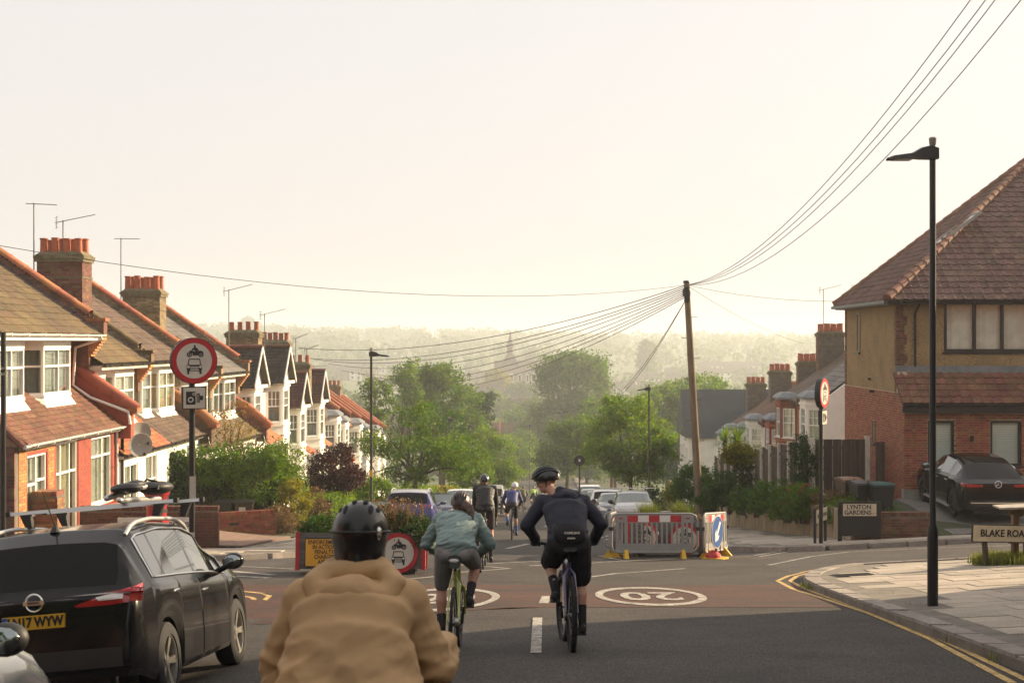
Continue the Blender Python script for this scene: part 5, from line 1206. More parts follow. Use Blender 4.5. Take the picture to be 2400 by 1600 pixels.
# --- centre and right
for i, (px, d, h, r, m) in enumerate(((1226, 258, 8, 3.4, L_mid), (1330, 255, 9, 4.2, L_hedge), (1375, 235, 9, 4, L_mid), (1192, 225, 8, 3.6, L_bright), (1300, 283, 9, 4.5, L_hedge))):
    tree('roadside_tree', ['rounded tree at the bottom of the hill beside the distant lamp', 'dark tree at the bottom of the hill under the big tree', 'mid green tree at the bottom of the hill, right of the road', 'light tree at the bottom of the hill, left of the road', 'shadowy tree at the foot of the big valley tree'][i], XP(px, d), d, RP(XP(px, d), d), [((0, 0, h * .58), (r, r, h * .42)), ((r * .3, 0, h * .4), (r, r, h * .32))], m, 120, 60, 1.0, .45, .25, h * .3)
tree('big_tree', 'big rounded tree in the valley centre, tallest in view', XP(1345, 280), 280, RP(10, 280), [((0, 0, 16.5), (7.6, 7, 6.6)), ((-2.5, 0, 9), (7.2, 6.5, 5.5)), ((3, 0, 19), (4.6, 4.4, 3.6)), ((-3, 0, 19.5), (4, 4, 3.2)), ((3, 0, 9), (6.5, 6, 6)), ((-6, 0, 6), (5, 4.5, 4))], L_mid, 420, 80, 1.7, .58, .7, 9, lo=.6, nl=20)
tree('roadside_tree', 'light green roadside tree in front of the big valley tree', XP(1330, 150), 150, RP(XP(1330, 150), 150), [((0, 0, 6.2), (3.0, 2.8, 2.6)), ((1.8, 0, 7.6), (2.2, 2, 2)), ((-1.2, 0, 4.4), (2.4, 2.2, 1.5))], L_mid, 170, 75, .75, .3, .25, 3)
tree('street_tree', 'dense round street tree on the right pavement behind parked cars', XP(1478, 85), 85, RP(XP(1478, 85), 85) + .1, [((0, 0, 4.6), (2.5, 2.3, 2.0)), ((-1.6, .2, 3.7), (1.6, 1.5, 1.4)), ((1.5, 0, 3.8), (1.3, 1.3, 1.5)), ((-.2, 0, 6.2), (1.5, 1.4, 1.1)), ((.3, 0, 2.7), (1.8, 1.6, .8))], L_bright, 260, 85, .55, .17, .14, 2.2, lo=.55)
for i, (px, d, zc, r, m) in enumerate(((1565, 185, 12, 4.6, L_bright), (1640, 190, 13.5, 4.2, L_bright), (1700, 200, 12.5, 4.4, L_bright), (1590, 170, 6, 3.6, L_mid), (1440, 190, 10.5, 4.6, L_mid))):
    tree('garden_tree', ['light green tree top left of the telegraph pole', 'light green tree behind the telegraph pole', 'light green tree over the right chimneys', 'mid green tree below the telegraph pole crown', 'mid green tree right of the big valley tree'][i], XP(px, d), d, RP(XP(px, d), d), [((0, 0, zc), (r, r, r * .62)), ((r * .5, 0, zc - 2.2), (r * .7, r * .7, r * .5)), ((-r * .6, 0, zc - 2), (r * .6, r * .6, r * .5))], m, 130, 70, 1.1, .4, .3, zc * .5)
bush('clipped_tree', 'tall dark clipped evergreen beside the telegraph pole', XP(1625, 60), 60, RP(XP(1625, 60), 60) + .1, [((0, 0, 1.25), (.85, .9, 1.25)), ((.0, 0, 1.7), (.75, .75, .75))], L_hedge, 170, 90, .22, .085, lo=.8)
bush('clipped_tree', 'yellowish shrub at the left of the dark evergreen', XP(1580, 61), 61, RP(XP(1580, 61), 61) + .1, [((0, 0, .9), (.4, .4, .9))], L_yel, 60, 60, .2, .085)
bush('shrub', 'low dark shrub between tree and evergreen on the right', XP(1545, 70), 70, RP(XP(1545, 70), 70) + .1, [((0, 0, .8), (1.2, .8, .8))], L_dark, 80, 60, .3, .12)
for i, (px, py, d, r, h, m, lb) in enumerate(((1668, 1150, 52, .55, .6, L_hedge, 'green shrub at the foot of the telegraph pole'), (1700, 1140, 49.5, .55, .75, L_dark, 'dark climber on the stepped fence, leftmost'), (1735, 1115, 47.5, .45, 1.1, L_dark, 'tall dark climber in the middle of the stepped fence'),
        (1730, 1062, 46.3, .38, .3, L_yel, 'yellow green climber on top of the stepped fence'), (1762, 1165, 46, .6, .45, L_hedge, 'low green shrub under the stepped fence'), (1812, 1160, 43.8, .6, .55, L_hedge, 'broad leaved shrub above the retaining wall'),
        (1850, 1170, 42.5, .5, .5, L_mid, 'pale green shrub above the retaining wall, near the pole sign'), (1885, 1080, 43.5, .35, .95, L_dark, 'tall climber at the right end of the stepped fence'), (1880, 1170, 41.3, .5, .5, L_mid, 'red flowering shrub left of the pole sign'),
        (1955, 1180, 40.2, .45, .45, L_dry, 'brownish shrub right of the pole sign'), (1975, 1195, 39.3, .5, .3, L_mid, 'leafy plants spilling over the wall above the name board'), (2035, 1165, 39.6, .35, .45, L_dry, 'bare twiggy shrub beside the wheelie bins'), (2060, 1200, 39.2, .35, .2, L_mid, 'low leaves right of the LYNTON GARDENS board'))):
    x = XP(px, d); zc = ZP(py, d); z = zc - h
    bush('shrub', lb, x, d, z, [((0, 0, h), (r * 1.25, r * .7, h)), ((r * .5, -.1, h * .7), (r * .9, r * .6, h * .75)), ((-r * .6, -.12, h * .4), (r * .6, r * .5, h * .5))], m, 85, 60, .18, .075, lo=.3)
    if 'red flower' in lb:
        p_ = ellpts((0, 0, h * 1.1), (r * 1.1, r * .6, h), 90, .85); fl_ = np.repeat(p_[p_[:, 1] < .2][:22], 9, 0); fl_ = fl_ + nr.normal(size=fl_.shape) * .025
        f_ = tag(link('flowers', leafmesh('flowers', fl_, .06, L_flower), bpy.data.objects[C.objects[-1].name].parent), kind='stuff')
def yucca(label, px, d, zt, n=70, L=.9):
    x = XP(px, d); z = RP(x, d) + .4; t = thing('palm', label, 'palm', (x, d, z)); H = zt - z
    MB().tube([(0, 0, -.6), (0, 0, H - L * .4)], [.12, .09], 8).build('trunk', bark, t); mb = MB()
    for i in range(n):
        a = nr.uniform(0, 6.28); el = nr.uniform(-.3, 1.4); dv = Vector((math.cos(a) * math.cos(el), math.sin(a) * math.cos(el), math.sin(el))); s = Vector((-math.sin(a), math.cos(a), 0)) * .025; o = Vector((0, 0, H - L * .5)); l = L * nr.uniform(.7, 1.1)
        m_ = o + dv * l * .55; e = o + dv * l - Vector((0, 0, .18 * math.cos(el) * l)); mb.add([o - s, o + s, m_ + s, m_ - s, e], [(0, 1, 2, 3), (3, 2, 4)])
    mb.build('fronds', L_mid, t)
yucca('spiky palm behind the stepped fence, left one', 1700, 59, ZP(1010, 59)); yucca('spiky palm behind the stepped fence, right one', 1728, 57, ZP(1008, 57))
# --- left gardens
hedge('tall dense dark hedge behind the wheelie bins, left', (XP(372, 48), 46.6), (XP(640, 48.5), 48.2), 1.1, 2.6, L_hedge, 330, .095, top=.42)
bush('shrub', 'glossy dark shrub at the left end of the tall hedge', XP(385, 46), 45.8, RP(-11, 46) + .2, [((0, 0, 1.5), (.55, .6, 1.5))], L_dark, 120, 60, .25, .09, lo=.6)
bush('shrub', 'leafy mid green growth along the front of the tall hedge', XP(520, 46.8), 46.6, RP(-9.5, 46.6) + .2, [((-1.3, 0, 1.9), (.8, .35, .7)), ((-.2, -.1, 2.1), (.9, .4, .7)), ((.8, 0, 1.6), (.8, .4, .8)), ((1.4, .1, 2.2), (.6, .4, .6))], L_mid, 170, 60, .25, .095, lo=.2)
bush('shrub', 'tall loose light green shrub at the right end of the hedge', XP(655, 48.5), 48.5, RP(-7.5, 48.5) + .2, [((0, 0, 2.2), (.85, .8, 1.0)), ((.2, 0, 1.2), (.8, .7, .9)), ((-.5, 0, 2.0), (.7, .6, .8))], L_bright, 150, 60, .3, .1, lo=.4)
bush('shrub', 'yellow green spotted shrub by the pavement, left', XP(690, 47), 47, RP(-6.8, 47) + .15, [((0, 0, 1.0), (.5, .5, .75))], L_yel, 70, 60, .2, .085, lo=.5)
bush('shrub', 'dry wispy undergrowth at the end of the low red wall', XP(655, 45.8), 45.8, RP(-7, 46) + .15, [((0, 0, .45), (.7, .4, .45))], L_dry, 60, 40, .22, .07, lo=.2)
tree('young_tree', 'thin young tree with golden leaves in front of the white houses', XP(545, 50.5), 50.5, RP(-10, 50.5) + .2, [((0, 0, 3.7), (.65, .6, .8)), ((.1, 0, 2.9), (.9, .7, .5))], L_gold, 42, 26, .3, .10, .04, 2.4, lo=.1, nl=14)
bush('maple', 'dark maroon maple in a front garden, left', XP(778, 53), 53, RP(-6.5, 53) + .3, [((0, 0, 2.0), (1.0, .9, .8)), ((.6, 0, 1.7), (.8, .7, .5)), ((-.5, 0, 1.2), (.7, .7, .6)), ((.2, 0, 2.6), (.6, .6, .4))], L_red, 170, 60, .25, .10, lo=.45, cat='tree')
bush('shrub', 'reddish brown shrub with pink spikes in front of the green hedge', XP(735, 48), 48, RP(-6.5, 48) + .15, [((0, 0, .8), (.5, .4, .7))], L_dry, 60, 40, .2, .07, lo=.2)
hedge('low bright green hedge beyond the reddish shrub', (XP(752, 50), 50), (XP(822, 58), 58), .9, 1.25, L_bright, 260, .1)
bush('shrub', 'rounded pale green bush by the left lamp post', XP(880, 60), 60, RP(-5.6, 60) + .15, [((0, 0, .9), (.95, .9, .95))], L_bright, 160, 70, .2, .1, lo=.85)
bush('shrub', 'bright leafy bush behind the maroon maple', XP(830, 57), 57, RP(-6.3, 57) + .2, [((0, 0, 1.1), (.8, .7, 1.1))], L_mid, 100, 60, .25, .1)
hedge('bright clipped hedge behind the blue parked car', (XP(935, 68), 68), (XP(1000, 78), 78), 1.0, 1.5, L_bright, 200, .12)
hedge('yellow green clipped hedge further down the left pavement', (XP(1012, 82), 82), (XP(1050, 96), 96), 1.0, 1.5, L_yel, 170, .14)
hedge('small clipped hedge at the far end of the left gardens', (XP(1058, 100), 100), (XP(1085, 112), 112), 1.0, 1.6, L_bright, 130, .16)
# --- grass on the near corner, kerb weeds, verge at the bottom of the hill
gx, gy = 8.75, 25.2
tag(tuft('long_grass', 'sunlit yellow green grass growing round the tilted name board', gx + .3, gy, RP(gx, gy) + .1, 4500, .22, (1.9, 1.0), L_grass, .006), kind='stuff')
wd_ = []
for (a, b) in ((1895, 1372), (1905, 1376), (1975, 1363), (2085, 1400), (2190, 1470), (2215, 1478), (2245, 1497), (2350, 1540), (2148, 1425)): wd_.append(GP(a, b, .05))
for (x, y) in wd_: pass
V_all = []
for k, (x, y) in enumerate(wd_):
    o = tuft('kerb_weed', 'small tufts of weeds along the near right kerb', x, y, RP(x, y) + .02, 45, .11, (.3, .16), L_grass, .005, cat='weed'); o['group'] = 'weeds along the kerb'
vg = MB()
n = 16000; px_ = nr.uniform(-20, 34, n); py_ = nr.uniform(262.6, 267.5, n); pz_ = np.array([RP(a, b) for a, b in zip(px_, py_)]) + nr.uniform(0, .9, n)
tag(link('verge_grass', leafmesh('verge_grass', np.stack([px_, py_, pz_], 1), .5, L_grass, aspect=.25)), 'long grass verge across the bottom of the hill', 'grass', kind='stuff')
# --- valley and far hillside: woods that read as one mass
def woods(name, label, n, xr, yr, hr, m, dens, ridge=None):
    out = []
    for i in range(n):
        y = nr.uniform(*yr); x = nr.uniform(-.44, .44) * y if ridge is None else nr.uniform(-.42, .42) * y
        h = nr.uniform(*hr); z = RP(x, y); r = h * nr.uniform(.38, .6)
        if y < 420 and abs(x) < 55: continue
        c = ellpts((x, y, z + h * .6), (r, r, h * .42), dens, .75); out.append(c)
    P_ = np.concatenate(out); return tag(link(name, leafmesh(name, P_, 1., m)), label, 'woods', kind='stuff')
def woods2(name, label, n, yr, hr, m, dens, ls, xf=.42, skip=None):
    out = []
    for i in range(n):
        y = nr.uniform(*yr); x = nr.uniform(-xf, xf) * y; h = nr.uniform(*hr); r = h * nr.uniform(.35, .6)
        if skip and skip(x, y): continue
        out.append(ellpts((x, y, RP(x, y) + h * .55), (r, r, h * .48), dens, .8))
    return tag(link(name, leafmesh(name, np.concatenate(out), ls, m, aspect=.8)), label, 'woods', kind='stuff')
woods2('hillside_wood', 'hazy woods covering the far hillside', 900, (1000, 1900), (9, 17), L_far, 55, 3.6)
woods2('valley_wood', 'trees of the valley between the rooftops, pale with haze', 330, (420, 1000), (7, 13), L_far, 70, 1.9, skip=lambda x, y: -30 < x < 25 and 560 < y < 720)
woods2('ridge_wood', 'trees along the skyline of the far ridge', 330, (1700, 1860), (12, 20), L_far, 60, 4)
vt = [(1165, 330, 5, 3.2, L_bright), (1215, 350, 7, 4.2, L_mid), (1245, 400, 9, 5, L_mid), (1120, 420, 10, 5.5, L_far), (820, 330, 12, 5.5, L_far), (1480, 330, 9, 5, L_far), (1530, 420, 10, 6, L_far), (1165, 620, 16, 5.5, L_yel), (1220, 600, 9, 6, L_far)]
for i, (px, d, zc, r, m) in enumerate(vt):
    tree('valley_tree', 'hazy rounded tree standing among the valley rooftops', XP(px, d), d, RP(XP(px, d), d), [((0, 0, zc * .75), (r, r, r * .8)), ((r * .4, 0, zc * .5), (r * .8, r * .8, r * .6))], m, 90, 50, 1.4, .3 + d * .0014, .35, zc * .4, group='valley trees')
def poplar(label, px, d, zt, w):
    x = XP(px, d); z = RP(x, d); h = ZP(zt, d) - z
    tree('poplar', label, x, d, z, [((0, 0, h * .55), (w, w, h * .46))], L_far, 90, 50, w * .5, 3.0 if d > 1000 else 1.8, w * .25, h * .3)
poplar('lone pointed tree on the left skyline', 580, 1650, 745, 7.5); poplar('pair of poplars on the right hillside, left one', 1511, 900, 800, 4); poplar('pair of poplars on the right hillside, right one', 1521, 905, 803, 4); poplar('tall poplar behind the school tower', 1247, 1000, 815, 5)
# --- far buildings
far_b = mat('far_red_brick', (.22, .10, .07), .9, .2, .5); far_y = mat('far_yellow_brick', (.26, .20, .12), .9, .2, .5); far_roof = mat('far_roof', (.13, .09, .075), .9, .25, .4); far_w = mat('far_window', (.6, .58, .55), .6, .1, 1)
def far_house(label, x, y, w, dp, h, rh, wm, rm, rz=0., group=None, nw=3, st=2, name='far_house', cat='house', z=None):
    o = thing(name, label, cat, (x, y, RP(x, y) if z is None else z), rz, group)
    MB().box(0, w, 0, dp, -3, h).build('wall', wm, o)
    MB().prism([(-.4, h - .1), (dp / 2, h + rh), (dp + .4, h - .1)], lambda p, q, t: (t, p, q), -.3, w + .3).build('roof', rm, o)
    for s_ in range(st):
        for k in range(nw):
            xx = (k + .5) * w / nw; z0 = .9 + s_ * h / st
            f = MB().box(xx - .7, xx + .7, -.08, .0, z0, z0 + 1.7).build('window', far_w, o); MB().box(xx - .58, xx - .06, -.1, -.081, z0 + .12, z0 + 1.58).build('pane', dark_in, f); MB().box(xx + .06, xx + .58, -.1, -.081, z0 + .12, z0 + 1.58).build('pane', dark_in, f)
    return o
for i in range(6):
    x = XP(1108, 288) + i * 5.6
    o = far_house(['brick terraced house across the bottom of the hill, first from the left', 'brick terraced house across the bottom of the hill, second from the left', 'brick terraced house with orange coping facing up the hill', 'brown roofed terraced house facing up the hill, left of the big tree', 'terraced house hidden behind the big valley tree, left', 'terraced house hidden behind the big valley tree, right'][i], x, 288, 5.5, 8, 5.6, 2.9, far_b, (tile_red, tile_moss)[i % 2], nw=2)
    MB().box(.6, 3.0, -.9, -.0, -1, 2.8).build('bay', white_p, o); MB().box(3.6, 4.8, -.12, .0, -1, 2.4).build('door', white_p, o)
    MB().prism([(-.5, 5.5), (-.5, 6.1), (4, 9.0), (4, 8.4)], lambda p, q, t: (t, p, q), 5.3, 5.65).build('party_coping', coping_m, o)
    if i % 2: MB().box(5.2, 6.2, 3.4, 4.6, 8, 10.2).build('chimney', brick_dark, o)
sc = thing('school_building', 'hazy yellow brick school with small spire in the valley', 'school', (XP(1160, 700), 700, -27))
MB().box(0, 26, 0, 18, -3, 13.0).build('wall', far_y, sc); MB().prism([(-.6, 12.9), (9, 19), (18.6, 12.9)], lambda p, q, t: (t, p, q), -.5, 30).build('roof', far_roof, sc)
MB().box(-3, 3.6, -.8, 8, -3, 13.2).build('wing', far_b, sc); MB().hexa([(3, 5, 16), (12, 5, 16), (12, 13, 16), (3, 13, 16), (5.5, 7, 22), (9.5, 7, 22), (9.5, 11, 22), (5.5, 11, 22)]).build('tower_base', far_roof, sc)
MB().lathe([(1.6, 21.8), (1.5, 25.5), (2.1, 25.8), (.9, 29), (.05, 34)], 8, T3(7.5, 9, 0)).build('spire', far_roof, sc)
for x, w in ((8, 2.2), (12.2, 1.7), (16, 1.4), (19.2, 2.4), (23, 1.4)):
    for z, h in ((3.2, 3.4), (8.6, 4.6)):
        f = MB().box(x - w / 2, x + w / 2, -.2, 0, z, z + h * .8).lathe([(w / 2, -.2), (w / 2, 0)], 12, frame((x, 0, z + h * .8), (1, 0, 0), (0, 0, 1), (0, 1, 0)) if z > 5 else T3(x, .5, z)).build('window', far_w, sc); MB().box(x - w / 2 + .25, x + w / 2 - .25, -.25, -.21, z + .3, z + h * .75).build('pane', dark_in, f)
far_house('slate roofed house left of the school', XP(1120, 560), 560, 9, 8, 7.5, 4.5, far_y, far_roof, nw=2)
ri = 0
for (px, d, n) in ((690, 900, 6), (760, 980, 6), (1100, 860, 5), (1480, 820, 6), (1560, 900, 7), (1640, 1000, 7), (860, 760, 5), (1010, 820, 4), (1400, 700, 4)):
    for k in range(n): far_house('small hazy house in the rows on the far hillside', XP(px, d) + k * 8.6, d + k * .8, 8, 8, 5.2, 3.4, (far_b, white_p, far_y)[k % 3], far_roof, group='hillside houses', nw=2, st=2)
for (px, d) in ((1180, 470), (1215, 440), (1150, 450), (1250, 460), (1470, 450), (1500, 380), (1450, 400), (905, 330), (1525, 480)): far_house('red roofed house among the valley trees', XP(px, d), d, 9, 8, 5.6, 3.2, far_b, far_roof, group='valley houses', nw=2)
# --- the street behind the camera: houses and trees that the paint and glass reflect
for i in range(5):
    y = -62 + i * 15.2; x = -14.5
    o = far_house(['brick semi-detached house behind the camera, left side, farthest', 'brick semi-detached house behind the camera, left side, fourth', 'brick semi-detached house behind the camera, left side, third', 'brick semi-detached house behind the camera, left side, second', 'brick semi-detached house left of the camera, before the side road'][i], x, y, 12.5, 9, 5.8, 3.4, (brick_dark, brick_paint)[i % 2], tile_brown, rz=math.pi / 2, nw=4)
for i in range(4):
    y = -2 - i * 15.2
    far_house(['brick house behind the camera on the right, nearest', 'brick house behind the camera on the right, second', 'brick house behind the camera on the right, third', 'brick house behind the camera on the right, farthest'][i], 14, y, 12.5, 9, 5.8, 3.4, (brick_red, brick_dark)[i % 2], tile_brown, rz=-math.pi / 2, nw=4)
for i, (x, y, h, r) in enumerate(((-8.5, 1, 9, 3.4), (-9, -13, 10, 3.8), (9.3, -3, 10, 3.6), (9.5, -17, 11, 4), (-8.5, -30, 10, 4), (9, -36, 11, 4.4), (-2, -75, 12, 6), (6, -72, 12, 6), (-10, -70, 12, 6), (11.2, 6.5, 6.5, 2.2))):
    tree('street_tree', 'leafy street tree standing behind the camera, outside the picture', x, y, RP(x, y), [((0, 0, h * .66), (r, r, h * .34)), ((r * .3, r * .2, h * .5), (r * .8, r * .8, h * .25))], L_hedge, 130, 60, .9, .34, .22, h * .35, group='street trees behind the camera')
hedge('garden hedge on the near right corner, outside the picture', (10.2, 3), (10.2, 20), 1.0, 1.9, L_hedge, 120, .14)
# --- haze
hz = MB().box(-1140, 1140, -148, 2440, -46, 38).build('haze'); tag(hz, 'pale warm morning haze filling the valley', 'haze', kind='stuff')
hm = bpy.data.materials.new('haze'); hm.use_nodes = True; N = hm.node_tree.nodes; N.clear(); ov = N.new('ShaderNodeOutputMaterial'); pv = N.new('ShaderNodeVolumePrincipled')
pv.inputs['Color'].default_value = (.89, .93, .96, 1); pv.inputs['Density'].default_value = .00058; pv.inputs['Anisotropy'].default_value = .25; hm.node_tree.links.new(pv.outputs[0], ov.inputs['Volume']); hz.data.materials.append(hm)
# ---------------------------------------------------------------- vehicles
def paint(name, col, rough=.25): return mat(name, col, rough, .06, 2, coat=.8 if max(col) > .02 else .35, spec=.3 if max(col) > .02 else .15)
tyre_m = mat('tyre_rubber', (.014, .014, .014), .85, .2, 20); rim_m = mat('alloy_rim', (.45, .44, .42), .35, .1, 5, metal=.8); rim_d = mat('dark_rim', (.06, .06, .06), .35, .1, 5, metal=.7)
chrome = mat('chrome', (.7, .69, .66), .15, .05, 3, metal=1.); plast = mat('black_plastic', (.018, .018, .018), .55, .15, 6); silver_bar = mat('silver_bar', (.55, .54, .52), .35, .05, 3, metal=.6)
priv_glass = mat('privacy_glass', (.006, .006, .006), .12, .1, 2, spec=.18); car_glass = mat('car_glass', (.012, .014, .014), .03, .1, 2, spec=.9, coat=.6); screen_glass = mat('screen_glass', (.05, .075, .07), .04, .1, 2, spec=.9, coat=.5)
lens_red = mat('red_lens', (.32, .008, .012), .12, .1, 3, coat=.8); lens_wht = mat('clear_lens', (.62, .58, .55), .1, .1, 4, coat=.8); lens_head = mat('headlamp_lens', (.40, .38, .34), .08, .15, 8, coat=.8)
pl_y = mat('yellow_number_plate', (.62, .36, .02), .45, .06, 4); pl_w = mat('white_number_plate', (.62, .62, .58), .45, .06, 4); pl_b = mat('plate_blue', (.02, .10, .35), .45, .05, 3)
def interp(pts, x):
    if x <= pts[0][0]: return pts[0][1]
    for (a, p), (b, q) in zip(pts, pts[1:]):
        if x <= b: return p + (q - p) * ((x - a) / (b - a) if b > a else 1)
    return pts[-1][1]
SPEC = {
 'suv': dict(L=4.38, W=1.82, H=1.6, ax=(.85, 3.50), rw=.345, gc=.24, top=[(0, .50), (.012, .78), (.05, .98), (.13, 1.06), (.40, 1.44), (.30, 1.445), (.62, 1.55), (1.3, 1.59), (2.1, 1.57), (2.55, 1.50), (3.32, 1.09), (3.8, 1.01), (4.15, .90), (4.32, .70), (4.38, .48)],
      belt=[(0, 1.0), (.5, 1.06), (3.3, .96), (4.38, .8)], rw_=(.14, .40), ws=(2.56, 3.28), sw=[(.62, .92), (.98, 1.92), (2.0, 2.95)], wr=.735),
 'hatch': dict(L=3.9, W=1.70, H=1.53, ax=(.62, 3.12), rw=.30, gc=.2, top=[(0, .48), (.012, .80), (.05, .95), (.12, 1.0), (.34, 1.40), (.6, 1.5), (1.3, 1.53), (2.0, 1.49), (2.3, 1.42), (3.12, 1.02), (3.5, .92), (3.75, .78), (3.86, .6), (3.9, .42)],
      belt=[(0, .95), (3.1, .92), (3.9, .7)], rw_=(.13, .34), ws=(2.32, 3.08), sw=[(.55, 1.5), (1.58, 2.6)], wr=.74),
 'sedan': dict(L=4.6, W=1.75, H=1.41, ax=(1.0, 3.72), rw=.315, gc=.18, top=[(0, .48), (.012, .75), (.06, .92), (.3, .98), (.75, 1.02), (1.35, 1.32), (1.8, 1.40), (2.3, 1.41), (2.75, 1.34), (3.35, 1.0), (3.9, .93), (4.3, .82), (4.52, .66), (4.6, .42)],
      belt=[(0, .86), (1.5, .94), (3.4, .90), (4.6, .7)], rw_=(.78, 1.33), ws=(2.78, 3.33), sw=[(1.3, 1.95), (2.03, 3.0)], wr=.70),
 'coupe': dict(L=4.76, W=1.93, H=1.6, ax=(.92, 3.80), rw=.37, gc=.22, top=[(0, .52), (.012, .80), (.05, 1.02), (.25, 1.10), (.95, 1.46), (1.5, 1.57), (2.2, 1.6), (2.7, 1.52), (3.5, 1.12), (4.1, 1.05), (4.5, .92), (4.7, .7), (4.76, .48)],
      belt=[(0, 1.0), (.8, 1.10), (3.5, 1.02), (4.76, .85)], rw_=(.28, .93), ws=(2.74, 3.46), sw=[(.95, 1.35), (1.42, 2.2), (2.28, 3.1)], wr=.70),
 'van': dict(L=4.7, W=1.85, H=1.85, ax=(.75, 3.75), rw=.32, gc=.2, top=[(0, .5), (.012, .9), (.03, 1.0), (.08, 1.60), (.2, 1.80), (.8, 1.85), (2.4, 1.84), (3.0, 1.74), (3.7, 1.16), (4.2, 1.03), (4.55, .88), (4.68, .65), (4.7, .45)],
      belt=[(0, 1.05), (3.6, 1.02), (4.7, .85)], rw_=(.035, .078), ws=(3.04, 3.66), sw=[(.5, 1.6), (2.4, 3.35)], wr=.80)}
def wheel_proto(rw, spokes, rm):
    t = MB(); w = .105
    t.lathe([(rw * .68, -w), (rw * .9, -w * 1.02), (rw * .985, -w * .8), (rw, -w * .5), (rw, w * .5), (rw * .985, w * .8), (rw * .9, w * 1.02), (rw * .68, w), (rw * .66, w * .6), (rw * .66, -w * .6), (rw * .68, -w)], 36, frame((0, 0, 0), (0, 1, 0), (0, 0, 1), (1, 0, 0)), cap=False)
    r = MB(); A = frame((0, 0, 0), (0, 1, 0), (0, 0, 1), (1, 0, 0))
    r.lathe([(rw * .69, .07), (rw * .69, .095), (rw * .64, .092), (rw * .63, .02), (rw * .62, -.05)], 36, A, cap=False); r.lathe([(.06, .03), (.055, .075), (.01, .08)], 14, A)
    for k in range(spokes):
        a = 2 * math.pi * k / spokes
        for da in (-.09, .09):
            c0, s0, c1, s1 = math.cos(a + da * .8), math.sin(a + da * .8), math.cos(a + da), math.sin(a + da); q = Vector((0, -s1, c1)) * .016
            p0 = Vector((.065, .04 * c0, .04 * s0)); p1 = Vector((.085, rw * .65 * c1, rw * .65 * s1))
            r.add([p0 - q, p0 + q, p1 + q, p1 - q, p0 - q - Vector((.03, 0, 0)), p0 + q - Vector((.03, 0, 0)), p1 + q - Vector((.03, 0, 0)), p1 - q - Vector((.03, 0, 0))], [(0, 1, 2, 3), (0, 4, 5, 1), (1, 5, 6, 2), (2, 6, 7, 3), (3, 7, 4, 0)])
    d = MB().lathe([(rw * .62, -.02), (.02, -.015)], 24, A)
    return t.mesh('wheel', tyre_m, 40), r.mesh('rim', rm, 35), d.mesh('brake_disc', mat('wheel_dark', (.01, .01, .01), .7, .1, 5))
